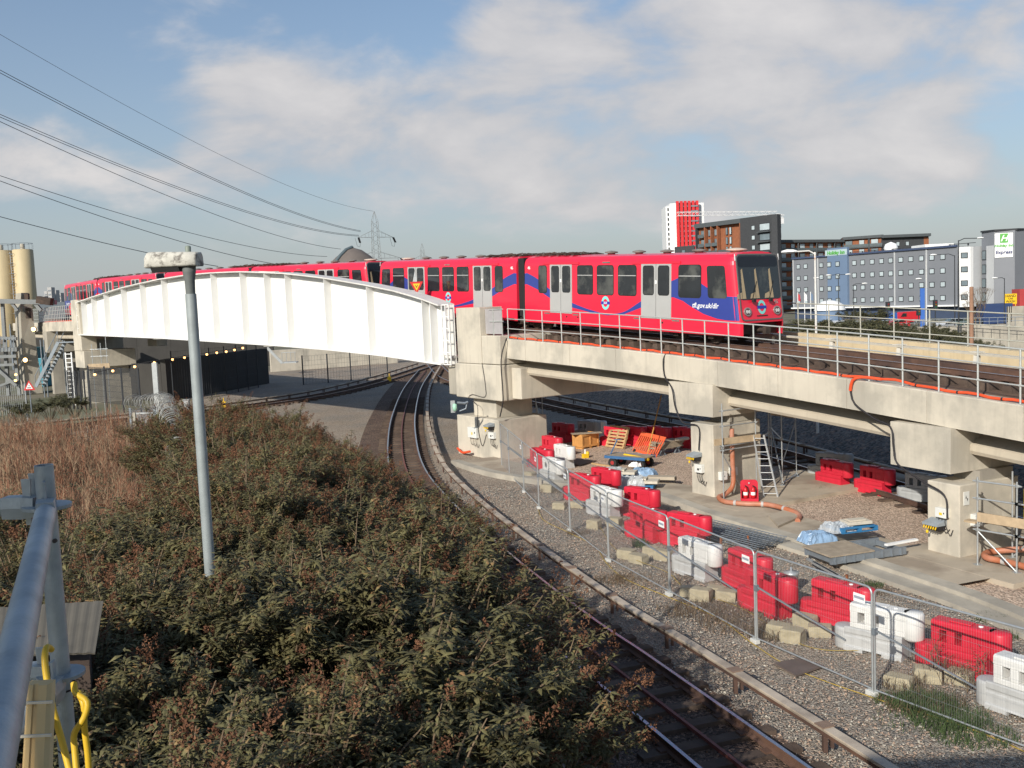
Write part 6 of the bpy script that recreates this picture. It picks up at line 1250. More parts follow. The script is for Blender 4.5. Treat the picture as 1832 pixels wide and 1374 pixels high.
def shrub_proto(seed, h, rad, nstem, nleaf, npan, lsize=.115):
    r_ = random.Random(seed); st, lf, pn = MB(), MB(), MB(); tips = []
    for i in range(nstem):
        a = r_.uniform(0, 6.283); rr_ = rad * math.sqrt(r_.uniform(.02, 1)); top = Vector((rr_ * math.cos(a), rr_ * math.sin(a), h * (1 - .32 * (rr_ / rad) ** 2) * r_.uniform(.8, 1.08))); b0 = Vector((top.x * .18, top.y * .18, 0)); mid = b0.lerp(top, .55) + Vector((top.x * -.06, top.y * -.06, h * .14))
        pts = [b0, b0.lerp(mid, .5) + Vector((r_.uniform(-.05, .05), r_.uniform(-.05, .05), 0)), mid, mid.lerp(top, .6) + Vector((0, 0, .04)), top]; st.tube(pts, [.018, .015, .012, .009, .005], 4, cap=False); tips.append(pts)
        for _ in range(2):
            q = pts[2].lerp(pts[3], r_.random()); e = q + Vector((r_.uniform(-.35, .35), r_.uniform(-.35, .35), r_.uniform(.02, .22))); st.tube([q, e], [.007, .004], 3, cap=False); tips.append([q, q, q, q.lerp(e, .5), e])
    for i in range(nleaf // 6):
        pts = r_.choice(tips); k = r_.uniform(0, 1) ** .6; p = pts[2].lerp(pts[3], k * 2) if k < .5 else pts[3].lerp(pts[4], (k * 2 - 1) * 1.05)
        for j in range(6):
            a = j * 1.05 + r_.uniform(-.3, .3); d_ = Vector((math.cos(a), math.sin(a), r_.uniform(-.35, .6))).normalized(); pp = p + Vector((r_.uniform(-.05, .05), r_.uniform(-.05, .05), r_.uniform(-.05, .07)))
            s_ = lsize * r_.uniform(.55, 1.3); leaf(lf, pp, d_, Vector((r_.uniform(-.5, .5), r_.uniform(-.5, .5), 1)).normalized(), s_, s_ * .16)
    for i in range(npan):
        if pn is None: break
        pts = r_.choice(tips); p = pts[4] + Vector((r_.uniform(-.08, .08), r_.uniform(-.08, .08), 0)); d_ = ((pts[4] - pts[3]).normalized() + Vector((r_.uniform(-.5, .5), r_.uniform(-.5, .5), r_.uniform(-.2, .5)))).normalized(); L_ = r_.uniform(.12, .27)
        u = d_.orthogonal().normalized(); w = d_.cross(u); 
        for k in range(54):
            f = r_.random(); rd = (.005 + .036 * math.sin(math.pi * min(1, .16 + f * .84)) ** .8) * r_.uniform(.35, 1.15); an = r_.uniform(0, 6.283); c = p + d_ * L_ * f + (u * math.cos(an) + w * math.sin(an)) * rd
            e1 = Vector((r_.uniform(-1, 1), r_.uniform(-1, 1), r_.uniform(-1, 1))).normalized() * r_.uniform(.008, .016); e2 = e1.orthogonal().normalized() * r_.uniform(.006, .012); e3 = (u * math.cos(an) + w * math.sin(an)) * .012 + d_ * .008
            pn.add([c - e1, c + e1, c + e2, c + e3], [(0, 1, 2), (0, 1, 3), (1, 2, 3)], 0)
    return st, lf, pn
def shrub(name, label, protos_, x, y, z, rz, s, group):
    t = thing(name, label, 'shrub', (x, y, z), rz, group); t.scale = (s, s, s)
    for nm, me in protos_:
        o = bpy.data.objects.new(nm, me); COL.objects.link(o); o.parent = t
    return t
def as_meshes(trip, lm):
    o = []
    for nm, mb, mt in (('stem', trip[0], stem_mat), ('foliage', trip[1], lm)):
        if not mb.v: continue
        if nm == 'foliage' and trip[2].v: n0 = len(mb.v); mb.v += trip[2].v; mb.f += [tuple(i + n0 for i in f) for f in trip[2].f]; mb.m += [1] * len(trip[2].f)
        me = bpy.data.meshes.new(nm); me.from_pydata(mb.v, [], mb.f); me.materials.append(mt); me.materials.append(panicle_mat); me.polygons.foreach_set('material_index', mb.m); me.update(); o.append((nm, me))
    return o
BP = [as_meshes(shrub_proto(31 + i, h, 1.2, 62, nl, npn, ls), bud_leaf) for i, (h, nl, npn, ls) in enumerate(((2.2, 10500, 45, .095), (2.35, 9500, 110, .085), (2.1, 11500, 20, .10), (2.3, 8600, 190, .08), (2.3, 8000, 70, .075)))]
rnd = random.Random(5); placed = []
def is_bud(x, y):
    if eb_dist(x, y) < .25: return False
    px = 916 + 1750 * x / y if y > 0 else 0
    if px < -260 or px > 1350: return False
    if y > 36: return False
    if y > 17 and px < 300 - (y - 17) * 2 + 60 * math.sin(y): return False
    return True
LAB_W = [(6.4, 'at the very bottom edge'), (8, 'low in the foreground'), (10, 'just below the lamp post foot'), (12.5, 'level with the lamp post foot'), (15.5, 'just above the lamp post foot'), (19, 'halfway up the thicket'), (23, 'above halfway up the thicket'), (28, 'near the thicket top'), (60, 'at the far gravel edge')]
COLW = [(60, 'at far left'), (250, 'behind the near scaffold post'), (380, 'around the lamp post'), (500, 'right of the lamp post'), (620, 'left of middle'), (740, 'under the bridge end'), (860, 'below the tall pier'), (3000, 'against the curved track')]
def is_bud(x, y):
    if eb_dist(x, y) < .25 or y > 37: return False
    px = 916 + 1750 * x / y
    if px < -300: return False
    return not (y > 17 and px < 330 - (y - 17) * 2 + 60 * math.sin(y))
rnd = random.Random(5)
y = 5.0; cells = []
while y < 36.5:
    x = -.62 * y - 2.5; sp = 1.22 + .006 * y
    while x < 3:
        xx, yy_ = x + rnd.uniform(-.4, .4), y + rnd.uniform(-.4, .4)
        if is_bud(xx, yy_) and not (abs(xx + 3.55) < .25 and abs(yy_ - 10.8) < .25): cells.append((xx, yy_))
        x += sp
    y += sp
cells.sort(key=lambda c: (c[1], c[0]))
def spread_labels(items):
    """items = [(label, px, obj)]: things in one spot that share a label are told apart by their order from the left"""
    by = defaultdict(list)
    for l, px, o in items: by[l].append((px, o))
    for l, v in by.items():
        v.sort(key=lambda q: q[0]); n = len(v)
        if n > 1:
            for i, (px, o) in enumerate(v): o['label'] = l + ', ' + ({0: 'leftmost', n - 1: 'rightmost'}.get(i) or ('middle one' if n == 3 else ('second', 'third', 'fourth', 'fifth', 'sixth', 'seventh', 'eighth', 'ninth')[i - 1]))
items = []
BKIND = ('leafy grey-green buddleia', 'seed-headed buddleia', 'dense green buddleia', 'brown-topped buddleia', 'thin straggly buddleia')
for (xx, yy_) in cells:
    k = rnd.choice((0, 1, 2, 2, 0, 4)); px_ = 916 + 1750 * xx / yy_
    if yy_ > 17 or xx > -.10 * yy_: k = rnd.choice((1, 3, 3, 1, 0, 4))
    place = next(w for lim, w in LAB_W if yy_ < lim) + ', ' + next(w for lim, w in COLW if px_ < lim)
    _b = shrub('buddleia_bush', BKIND[k] + ' ' + place, BP[k], xx, yy_, terrain(xx, yy_) - .05, rnd.uniform(0, 6.28), rnd.uniform(.85, 1.15) * (1.5 if 9.5 < yy_ < 16.5 and xx > -.17 * yy_ else 1.2 if 7.5 < yy_ < 14 and xx > -.09 * yy_ else 1.2 if 7.5 < yy_ < 18 and xx > -.2 * yy_ else 1.0 if yy_ < 16 else 1.2), 'buddleia bushes of the thicket'); items.append((BKIND[k] + ' ' + place, px_, _b))
spread_labels(items)
# dry reddish stalks on the bank at the left: nobody could count them
mb = MB(); rnd = random.Random(8); n = 0
while n < 8200:
    y = rnd.uniform(18, 56); px = rnd.uniform(-60, 480); x = (px - 916) / 1750 * y; e = eb_dist(x, y)
    if e < .6 or (px > 330 and rnd.random() < .5) or (y < 30 and rnd.random() < .4) or math.sin(x * .9 + 1) * math.sin(y * .5) + .4 * math.sin(x * 2.3 + y) < rnd.uniform(-.9, .1): continue
    n += 1; z = terrain(x, y) - .05; h = rnd.uniform(.5, 1.45) * (1 + .35 * math.sin(x * .6) * math.sin(y * .4 + 2)) * (1.1 if y > 30 else .95); lx, ly = rnd.uniform(-.25, .25), rnd.uniform(-.25, .25); p = Vector((x, y, z)); q = p + Vector((lx * .5, ly * .5, h * .6)); e_ = p + Vector((lx, ly, h)); w = rnd.uniform(.004, .009) * (1 + y / 60)
    mi = 0 if rnd.random() < .5 else (1 if rnd.random() < .6 else 2); mb.tube([p, q, e_], [w, w * .8, w * .4], 3, mi, cap=False, smooth=False)
    for _ in range(3):
        a = q.lerp(e_, rnd.random()); b = a + Vector((rnd.uniform(-.25, .25), rnd.uniform(-.25, .25), rnd.uniform(.1, .35))); mb.tube([a, b], [w * .6, w * .3], 3, mi, cap=False, smooth=False)
o = O('dry_stalks', mb, [mat('stalk_red', (.235, .112, .066), .9, .3, 3), mat('stalk_tan', (.30, .21, .13), .9, .3, 3), mat('stalk_dark', (.10, .06, .04), .9, .3, 3)]); tag(o, 'reddish dry stalks covering the bank at the left', 'dry stalks', kind='stuff')
# green undergrowth in and around them
mb = MB()
for i in range(16000):
    y = rnd.uniform(14, 60); px = rnd.uniform(-80, 420); x = (px - 916) / 1750 * y
    if eb_dist(x, y) < .5: continue
    c = math.sin(x * .7 + 2) * math.sin(y * .35 + 1)
    if c < rnd.uniform(-.7, .35): continue
    a = rnd.uniform(0, 6.28); s_ = rnd.uniform(.07, .14) * (1 + y / 70); leaf(mb, Vector((x, y, terrain(x, y) + rnd.uniform(.02, .8))), Vector((math.cos(a), math.sin(a), rnd.uniform(0, .6))).normalized(), Vector((rnd.uniform(-.4, .4), rnd.uniform(-.6, .2), 1)).normalized(), s_, s_ * .3)
o = O('undergrowth', mb, [bramble_leaf]); tag(o, 'low green undergrowth between the dry stalks', 'undergrowth', kind='stuff')
# leaf litter and tufts along the track edge, weeds by the fence
mb = MB()
def tuft(cx, cy, r_, n, h, mi, z=0.0):
    for _ in range(n):
        a, q = rnd.uniform(0, 6.28), r_ * math.sqrt(rnd.random()); x, y = cx + q * math.cos(a), cy + q * math.sin(a) * .7; hh = h * rnd.uniform(.4, 1.1); lx, ly = rnd.uniform(-1, 1) * hh, rnd.uniform(-1, 1) * hh; w = .003 + .005 * rnd.random(); s_ = Vector((rnd.uniform(-1, 1), rnd.uniform(-1, 1), 0)).normalized() * w
        p = Vector((x, y, z)); m_ = p + Vector((lx * .35, ly * .35, hh * .7)); e_ = p + Vector((lx, ly, hh)); mb.add([p - s_, p + s_, m_ + s_ * .8, m_ - s_ * .8, e_], [(0, 1, 2, 3), (3, 2, 4)], mi)
for (px, py, r_, n, h, mi) in ((1650, 1262, .6, 700, .24, 0), (1700, 1290, .7, 700, .22, 0), (1745, 1320, .7, 500, .2, 0), (1600, 1255, .4, 250, .14, 0), (1660, 1290, .9, 260, .14, 0), (1650, 1262, .8, 400, .22, 1), (1560, 1050, .3, 250, .15, 0), (1775, 1110, .35, 250, .15, 0), (1800, 1140, .3, 150, .15, 0), (1146, 978, .25, 220, .3, 0), (1270, 1100, 1.1, 420, .22, 1), (1330, 1120, 1.0, 420, .26, 1), (1160, 1040, 1.1, 300, .14, 1), (1240, 1090, .9, 300, .18, 1),
                               (1100, 1040, .6, 250, .2, 1), (1380, 1140, .5, 300, .3, 1), (1560, 1060, .5, 250, .15, 1), (1470, 880, .35, 200, .2, 0), (1000, 880, .4, 200, .2, 1), (960, 880, .4, 150, .2, 1), (1700, 1215, .5, 300, .5, 1), (1620, 1230, .4, 200, .3, 1), (1035, 955, .4, 160, .2, 1)):
    p = G(px, py); tuft(p.x, p.y, r_, n, h, mi)
o = O('grass_tufts', mb, [mat('grass_green', (.055, .085, .028), .8, .4, 3), mat('grass_dry', (.13, .09, .055), .9, .4, 3)]); tag(o, 'green and dry grass tufts on the gravel by the fence', 'grass', kind='stuff')
# weeds: tall bare plants beside the nearest red barrier
for i, (px, py) in enumerate(((1676, 1222), (1730, 1240), (1752, 1232))):
    p = G(px, py); mb = MB(); h = (.95, .6, .8)[i]
    for j in range(5): mb.tube([(0, 0, 0), (rnd.uniform(-.1, .1), rnd.uniform(-.1, .1), h * .6), (rnd.uniform(-.2, .2), rnd.uniform(-.1, .1), h * rnd.uniform(.8, 1))], [.006, .005, .003], 4, cap=False)
    for j in range(60): a = rnd.uniform(0, 6.28); leaf(mb, Vector((rnd.uniform(-.12, .12), rnd.uniform(-.1, .1), h * rnd.uniform(.3, 1))), Vector((math.cos(a), math.sin(a), .2)), Vector((0, 0, 1)), .06, .012, 1)
    single('weed_plant', mb, [stem_mat, bramble_leaf], ['tall weed standing against the nearest red barrier', 'shorter weed right of the tall one by the red barrier', 'weed growing before the nearest white barrier'][i], 'weed', None, (p.x, p.y, 0))
# fallen leaves on the track bed
mb = MB(); rnd = random.Random(77)
for i in range(1400):
    k = rnd.randrange(0, len(TA) - 1)
    if TA[k].y > 34: continue
    p = TA[k] + na[k] * rnd.uniform(.6, 3.2) if rnd.random() < .8 else TA[k] + na[k] * rnd.uniform(-1.2, .8); a = rnd.uniform(0, 6.28); s_ = rnd.uniform(.04, .09)
    leaf(mb, Vector((p.x, p.y, .06 + rnd.random() * .05)), Vector((math.cos(a), math.sin(a), .1)), Vector((0, 0, 1)), s_, s_ * .3)
o = O('fallen_leaves', mb, [mat('leaf_litter', (.16, .07, .03), .9, .5, 9)]); tag(o, 'brown fallen leaves scattered over the near track', 'leaves', kind='stuff')
for i, (dx_, dy_, s_, l_) in enumerate(((.5, -3.1, .98, 'leafy buddleia hiding the right end of the ribbed hut'), (.15, -4.0, 1.0, 'leafy buddleia below the right end of the ribbed hut'), (-.5, -3.9, .95, 'leafy buddleia hiding the lower edge of the ribbed hut'), (.15, -1.1, 1.12, 'tall leafy buddleia directly in front of the lamp post foot'), (-.75, -.6, 1.12, 'tall leafy buddleia just left of the lamp post foot'), (.9, -.5, 1.12, 'tall leafy buddleia just right of the lamp post foot'))):
    shrub('buddleia_bush', l_, BP[(0, 2, 4, 0, 4, 2)[i]], -3.55 + dx_, 10.8 + dy_, terrain(-3.5, 10) - .05, i * 2.0, s_, None)
# loose ballast stones lying proud of the track bed
mb = MB(); rnd = random.Random(19); cnt = 0; KX = [p.x for p in KL]
def kerb_x(y): return _interp(-y, [-p.y for p in KL], KX)
def rail_x(y): return _interp(y, [p.y for p in RAIL_R], [p.x for p in RAIL_R])
while cnt < 30000:
    y = 13 + 26 * rnd.random() ** 1.3; x0, x1 = rail_x(y) + .35, kerb_x(y) - .5; x = rnd.uniform(x0, x1); a, b, c = (rnd.uniform(.010, .030) for _ in range(3)); ca, sa = math.cos(rnd.uniform(0, 3.1)), math.sin(rnd.uniform(0, 3.1)); z = .012 + rnd.random() * .02
    if abs(y - 19) < .7 and 4.9 < x < 6.0: continue
    j = lambda: rnd.uniform(.7, 1.3)
    V = [(a * j(), 0, 0), (0, b * j(), 0), (-a * j(), 0, 0), (0, -b * j(), 0), (0, 0, c * j())]; V = [(x + vx * ca - vy * sa, y + vx * sa + vy * ca, z + vz) for vx, vy, vz in V]
    mb.add(V, [(0, 1, 4), (1, 2, 4), (2, 3, 4), (3, 0, 4)], rnd.choice((0, 0, 1, 1, 2, 3))); cnt += 1
o = O('loose_ballast', mb, [mat('stone_grey', (.24, .22, .19), .9, .3, 3), mat('stone_pink', (.38, .27, .20), .9, .3, 3), mat('stone_pale', (.44, .40, .33), .9, .3, 3), mat('stone_dark', (.12, .11, .10), .9, .3, 3)]); tag(o, 'loose angular stones over the gravel between track and kerb', 'gravel', kind='stuff')
# scrub beyond the viaduct
SP = [as_meshes(shrub_proto(61 + i, 2.0, 1.8, 26, 3600, 0, .2), bramble_leaf) for i in range(3)]
rnd = random.Random(3); n = 0; items = []
for i in range(135):
    y = rnd.choice((48, 55, 63, 72, 82, 96)) + rnd.uniform(-3, 3); px = rnd.uniform(1395, 1850)
    if px > 1600 and y > 66 and rnd.random() < .7: continue
    if px > 1775 and y > 60: continue
    y = y if y > 66 else y + 25; x = lat(px, y); s_ = rnd.uniform(.8, 1.35) * (1.1 if px < 1560 else .8)
    dist = 'nearest the far railing' if y < 76 else 'just behind the nearest ones' if y < 82 else 'midway up the waste bank' if y < 90 else 'far back near the pale walls'; sd = 'close to the train front' if px < 1425 else 'left of the white rusty lamp' if px < 1459 else 'right of the white rusty lamp' if px < 1510 else 'below the blue van' if px < 1580 else 'below the red van' if px < 1640 else 'left of the brown wooden pole' if px < 1738 else 'right of the brown wooden pole'
    _b = shrub('scrub_bush', f'olive bush {dist}, {sd}', SP[i % 3], x, y, mound(x, y) - .1, rnd.uniform(0, 6.28), s_, 'bushes on the waste ground'); items.append((f'olive bush {dist}, {sd}', px, _b))
spread_labels(items)
# bare tree in front of the hotel tower
def bare_tree(label, px, dist, h):
    r_ = random.Random(px); t = thing('bare_tree', label, 'tree', (lat(px, dist), dist, 0)); mb = MB(); mb.tube([(0, 0, 0), (.05, 0, h * .35)], [.09, .07], 6); O('trunk', mb, stem_mat, t); mb = MB()
    def br(p, d_, L_, w, k):
        q = p + d_ * L_; mb.tube([p, q], [w, w * .6], 3, cap=False)
        if k:
            for _ in range(3): br(q, (d_ + Vector((r_.uniform(-.6, .6), r_.uniform(-.6, .6), r_.uniform(-.1, .5)))).normalized(), L_ * .72, w * .6, k - 1)
    for _ in range(4): br(Vector((.05, 0, h * .33)), Vector((r_.uniform(-.5, .5), r_.uniform(-.5, .5), 1)).normalized(), h * .22, .05, 4)
    O('crown', mb, stem_mat, t)
bare_tree('bare thin tree before the hotel tower, right of the brown pole', 1752, 125, 7.0)
bare_tree('bare low tree left of the navy container', 1745, 140, 5.0)
for i, (px, d_) in enumerate(((1517, 178), (1546, 176), (1572, 175))): shrub('hotel_shrub', ['round green shrub left of three before the hotel', 'round green shrub in the middle of three before the hotel', 'round green shrub right of three before the hotel'][i], SP[i], lat(px, d_), d_, 0, i, 1.5, 'three shrubs before the hotel')
for i, (px, d_) in enumerate(((60, 118), (74, 119), (88, 116), (40, 60), (75, 63), (100, 66), (120, 64), (20, 62))):
    x = lat(px, d_); shrub('bramble_bush', ['dark shrub on the plant roofline left of the stairs', 'dark shrub beside the plant, middle one', 'dark shrub beside the plant, right one', 'bramble under the red warning triangle', 'bramble just right of the warning triangle', 'bramble at the foot of the steel stairs', 'bramble beside the dark screen fence', 'bramble left of the warning triangle'][i], SP[i % 3], x, d_, 1.0 if i > 2 else 2, i, .7, 'brambles by the left fence')

# ================================================================== LAMP POST AND SCAFFOLD NEAR THE CAMERA
lp = D(338, 480, 10.8)
t = thing('lamp_post', 'slim grey lamp post with a stained pale lantern, rising from the thicket', 'lamp post', (lp.x, lp.y, 1.2), R(-8))
steel_lamp = mat('lamp_column_grey', (.30, .33, .33), .55, .16, 5, .1, 50, streak=.2, metal=.2)
zt = lp.z - 1.2
mb = MB(); mb.tube([(0, 0, 0), (0, 0, zt - .28)], .06, 16); O('column', mb, steel_lamp, t)
mb = MB(); mb.lathe([(.05, zt - .28), (.055, zt - .14), (.07, zt - .05), (.075, zt + .02), (.001, zt + .02)], 16); O('bracket', mb, mat('bracket_grey', (.12, .13, .125), .7, .2, 6), t)
LP = [(.10, .0), (.12, .02), (.105, .13), (.075, .165), (-.075, .165), (-.105, .13), (-.12, .02), (-.10, .0)]
xs_ = ((.13, .8, .80), (.12, .95, .92), (.0, 1, .95), (-.2, 1, 1.0), (-.38, 1, 1.05), (-.44, .93, 1.0), (-.47, .8, .8), (-.475, .55, .55))
mb = MB(); mb.loft([[Vector((x, y * w, zt + .02 + z * hh)) for y, z in LP] for x, w, hh in xs_], 0, True)
mb.box(.13, -.46, -.125, .125, zt + .005, zt + .02) if False else None
O('lantern', mb, mat('stained_lantern', (.52, .50, .44), .85, .15, 14, .2, 60, streak=.0, col2=(.17, .155, .135), mix_scale=11, mix=(.50, .64)), t)
mb = MB(); mb.loft([[Vector((x, y, zt + z)) for y, z in ((-.095, .018), (.095, .018), (.06, -.03), (-.06, -.03))] for x in (-.08, -.40)]); O('diffuser', mb, mat('lamp_bowl_dark', (.05, .05, .05), .3, .1, 4), t)
mb = MB(); mb.lathe([(.03, zt + .17), (.032, zt + .235), (.02, zt + .245), (.001, zt + .247)], 14, 0, (0.005, 0, 0)); O('photocell', mb, mat('photocell_green', (.20, .23, .19), .5, .1, 6), t)

# scaffold standard at the left with its couplings
sp = D(78, 832, 2.6)
t = thing('near_scaffold', 'galvanised scaffold post with couplings and rails in the near left corner', 'scaffold', (sp.x, sp.y, 3.2))
galv_near = mat('galvanised_near', (.36, .40, .42), .45, .16, 14, .10, 90, metal=.35, streak=.15, col2=(.26, .30, .33), mix_scale=5)
top = sp.z
def ringtube(mb, c, r0, r1, z0, z1, n=28):
    V = []
    for z in (z0, z1):
        for r_ in (r1, r0): V += [Vector((c.x + r_ * math.cos(6.2832 * i / n), c.y + r_ * math.sin(6.2832 * i / n), z)) for i in range(n)]
    f = []
    for i in range(n):
        j = (i + 1) % n; f += [(i, j, 2 * n + j, 2 * n + i), (n + i, 3 * n + i, 3 * n + j, n + j), (2 * n + i, 2 * n + j, 3 * n + j, 3 * n + i), (i, n + i, n + j, j)]
    mb.add(V, f, 0, False)
c0 = Vector((sp.x, sp.y, 0)); mb = MB(); ringtube(mb, c0, .0205, .0242, 3.2, top); mb.tube([(sp.x, sp.y, top - .03), (sp.x, sp.y, top - .028)], .0206, 16, 1); O('standard', mb, [galv_near, cable], t, world=True)
zj, zk = D(90, 905, 2.6).z, D(118, 1205, 2.6).z
for z in (zj, zk):
    mb = MB(); ringtube(mb, c0, .0244, .062, z - .005, z + .004)
    O('rosette', mb, galv_near, t, world=True)
def ledger(z, dirv, L_, w=.0242):
    d_ = dirv.normalized(); p0 = Vector((sp.x, sp.y, z)); s_ = Vector((-d_.y, d_.x, 0)); mb = MB(); mb.tube([p0 + d_ * .10, p0 + d_ * L_], w, 18); O('ledger', mb, galv_near, t, world=True)
    mb = MB(); mb.loft([[p0 + d_ * a + s_ * b * k + Vector((0, 0, h * k)) for b, h in ((-.022, -.03), (.022, -.03), (.026, 0), (.022, .03), (-.022, .03), (-.026, 0))] for a, k in ((.028, .85), (.06, 1.0), (.115, .95))]); O('ledger_head', mb, galv_near, t, world=True)
    mb = MB(); a = p0 + d_ * .047; mb.prism([a - s_ * .003 + Vector((0, 0, -.05)), a - s_ * .003 + d_ * .012 + Vector((0, 0, -.05)), a - s_ * .003 + d_ * .018 + Vector((0, 0, .075)), a - s_ * .003 - d_ * .008 + Vector((0, 0, .075))], s_ * .006); O('wedge', mb, galv_near, t, world=True)
ledger(zj, Vector((.647, -1.51, 0)), 3.2, .0262)
ledger(zj, Vector((-1, .04, 0)), 2.4)
ledger(zk, Vector((-1, .04, 0)), 2.4)
ledger(zk - .02, Vector((.1, -1, 0)), 2.0)
# vertical flag plate behind the joint
mb = MB(); q = Vector((sp.x - .042, sp.y + .03, zj)); mb.prism([(q.x - .012, q.y, zj + .01), (q.x + .012, q.y, zj + .01), (q.x + .008, q.y, zj + .085), (q.x - .018, q.y, zj + .085)], (0, .004, 0)); O('wedge_plate', mb, galv_near, t, world=True)
mb = MB(); hx = D(90, 968, 2.575); mb.tube([hx + Vector((.012, -.003, 0)), hx + Vector((.012, .004, 0))], .006, 10); O('pin_hole', mb, cable, t, world=True)
# tan toe board channel strapped upright
q0, q1 = D(68, 1222, 2.3), D(54, 1500, 1.95)
tan = mat('tan_plastic', (.62, .42, .18), .5, .08, 4, streak=.15)
mb = MB(); mb.loft([[p + Vector((a * .8, b, 0)) for a, b in ((-.032, 0), (-.02, -.012), (-.008, -.012), (-.008, -.004), (.004, -.004), (.010, -.016), (.036, -.016), (.042, 0), (.042, .02), (-.032, .02))] for p in (q0, q1)])
single('toe_board', mb, tan, 'tan plastic channel strapped upright beside the near scaffold post', 'channel')
mb = MB()
for k in (.12, .35): p = q0.lerp(q1, k); mb = MB(); mb.box(p.x - .036, p.x + .046, p.y - .0215, p.y - .0175, p.z - .003, p.z + .003); single('cable_tie', mb, mat('tie_clear', (.6, .55, .45), .4, .1, 4), ('upper' if k < .2 else 'lower') + ' pale cable tie around the tan channel', 'cable tie')
def hose(label, pts, r=.0065):
    mb = MB(); mb.tube(spline([D(*p) for p in pts], .01), r, 8); single('yellow_hose', mb, mat('hose_yellow', (.66, .42, .03), .45, .08, 8), label, 'hose')
hose('yellow hose hooked over the lower coupling, hanging straight', [(92, 1162, 2.5), (84, 1158, 2.47), (80, 1175, 2.44), (84, 1215, 2.42), (95, 1270, 2.4), (112, 1330, 2.38), (130, 1400, 2.35)], .0085)
hose('yellow hose looping right beside the near scaffold post', [(132, 1222, 2.5), (136, 1240, 2.48), (156, 1256, 2.46), (150, 1285, 2.45), (133, 1312, 2.44), (134, 1345, 2.43), (140, 1410, 2.4)], .0085)
hose('outer yellow hose hanging farthest right of the near post', [(140, 1238, 2.52), (150, 1262, 2.5), (151, 1300, 2.5), (157, 1350, 2.5), (160, 1400, 2.5)], .0085)
for y_ in (1228, 1336): mb = MB(); c = D(118 + (y_ - 1228) * .06, y_, 2.6); mb.tube([c + Vector((.028 * math.cos(a), .028 * math.sin(a), .006 * math.sin(a))) for a in [6.283 * i / 16 for i in range(16)]], .0028, 5, closed=True); single('cable_tie', mb, cable, ('upper' if y_ < 1300 else 'lower') + ' black cable tie around the near scaffold post', 'cable tie')
# corrugated roof of a low hut in the thicket
t = thing('hut', 'small hut with a grey ribbed sheet roof half buried in the buddleia', 'hut', (-4.5, 8.6, 1.2))
a, b = G(-80, 1092, 4.95), G(185, 1075, 4.95); a2, b2 = G(-80, 1175, 4.8), G(170, 1168, 4.8); n = 56; mb = MB()
vs = []
for i in range(n + 1): f = i / n; dz_ = .004 * (i % 4 in (1, 2)); vs += [a.lerp(b, f) + Vector((0, 0, dz_)), a2.lerp(b2, f) + Vector((0, 0, dz_))]
mb.add(vs, [(2 * i, 2 * i + 1, 2 * i + 3, 2 * i + 2) for i in range(n)]); mb.add([v - Vector((0, 0, .012)) for v in vs], [(2 * i + 2, 2 * i + 3, 2 * i + 1, 2 * i) for i in range(n)]); O('roof', mb, mat('ribbed_sheet', (.13, .115, .09), .7, .15, 3, streak=.4), t, world=True)
mb = MB(); mb.prism([(p.x, p.y, 1.0) for p in (a2 + Vector((.1, .1, 0)), b2 + Vector((-.1, .1, 0)), b + Vector((-.1, -.1, 0)), a + Vector((.1, -.1, 0)))], (0, 0, 3.66)); O('wall', mb, under_mat, t, world=True)
# unseen canopy added behind the camera to throw shade across the lower right
t = thing('added_shade_canopy', 'added flat canopy, unseen behind the viewpoint, shading the lower right', 'canopy', (-3.5, -4, 0))
mb = MB(); mb.box(-3.7, 1.8, -8, -.6, 9.15, 9.4); O('roof', mb, galv_dark, t, world=True)
for x in (-3.5, 1.6):
    for y in (-7.5, -1.2): mb = MB(); mb.tube([(x, y, 0), (x, y, 9.15)], .09, 10); O('post', mb, galv_dark, t, world=True)
mb = MB(); mb.box(-7.5, 1.2, -8, -.9, 5.6, 5.85); single('station_platform', mb, concrete_old, 'concrete platform under the viewpoint', 'platform')

# ================================================================== LEFT SIDE: PLANT, SILOS, FAR FENCES
silo_mat = mat('silo_cream', (.52, .42, .25), .6, .08, .4, streak=.15)
for i, (px0, px1, ytop) in enumerate(((27, 61, 447), (-14, 24, 449))):
    dist = 150; x = D((px0 + px1) / 2, 490, dist).x; r_ = (px1 - px0) / 2 * dist / 1750; zt = D(px0, ytop, dist).z
    t = thing('silo', ['right-hand cream silo with a small vent on top', 'left-hand cream silo cut by the picture edge'][i], 'silo', (x, dist, 0), 0, 'cream silos of the cement plant')
    mb = MB(); mb.lathe([(r_ * .3, 3.5), (r_, 6.8), (r_, zt - .1), (r_ * .9, zt), (.001, zt + .05)], 28); O('body', mb, silo_mat, t)
    mb = MB(); mb.lathe([(.35, zt), (.35, zt + .75), (.3, zt + .85), (.001, zt + .9)], 12); O('vent', mb, concrete_old, t)
    mb = MB()
    for a in range(14): q = 6.283 * a / 14; mb.tube([(r_ * math.cos(q), r_ * math.sin(q), zt), (r_ * math.cos(q), r_ * math.sin(q), zt + .9)], .025, 4)
    mb.tube([(r_ * math.cos(6.283 * a / 20), r_ * math.sin(6.283 * a / 20), zt + .9) for a in range(20)], .03, 4, closed=True); O('guard_rail', mb, galv_dark, t)
    for a in range(4): q = 6.283 * a / 4 + .7; mb = MB(); mb.tube([(r_ * .95 * math.cos(q), r_ * .95 * math.sin(q), 0), (r_ * .95 * math.cos(q), r_ * .95 * math.sin(q), 7)], .12, 6); O('leg', mb, galv_dark, t)
t = thing('caged_ladder', 'dark caged ladder between the two cream silos', 'ladder', (D(24.5, 490, 149).x, 149, 0)); mb = MB()
for x in (-.3, .3): mb.bar((x, 0, 4), (x, 0, 17.8), .07, .07)
for i in range(34): mb.bar((-.3, 0, 4.2 + i * .4), (.3, 0, 4.2 + i * .4), .04, .04)
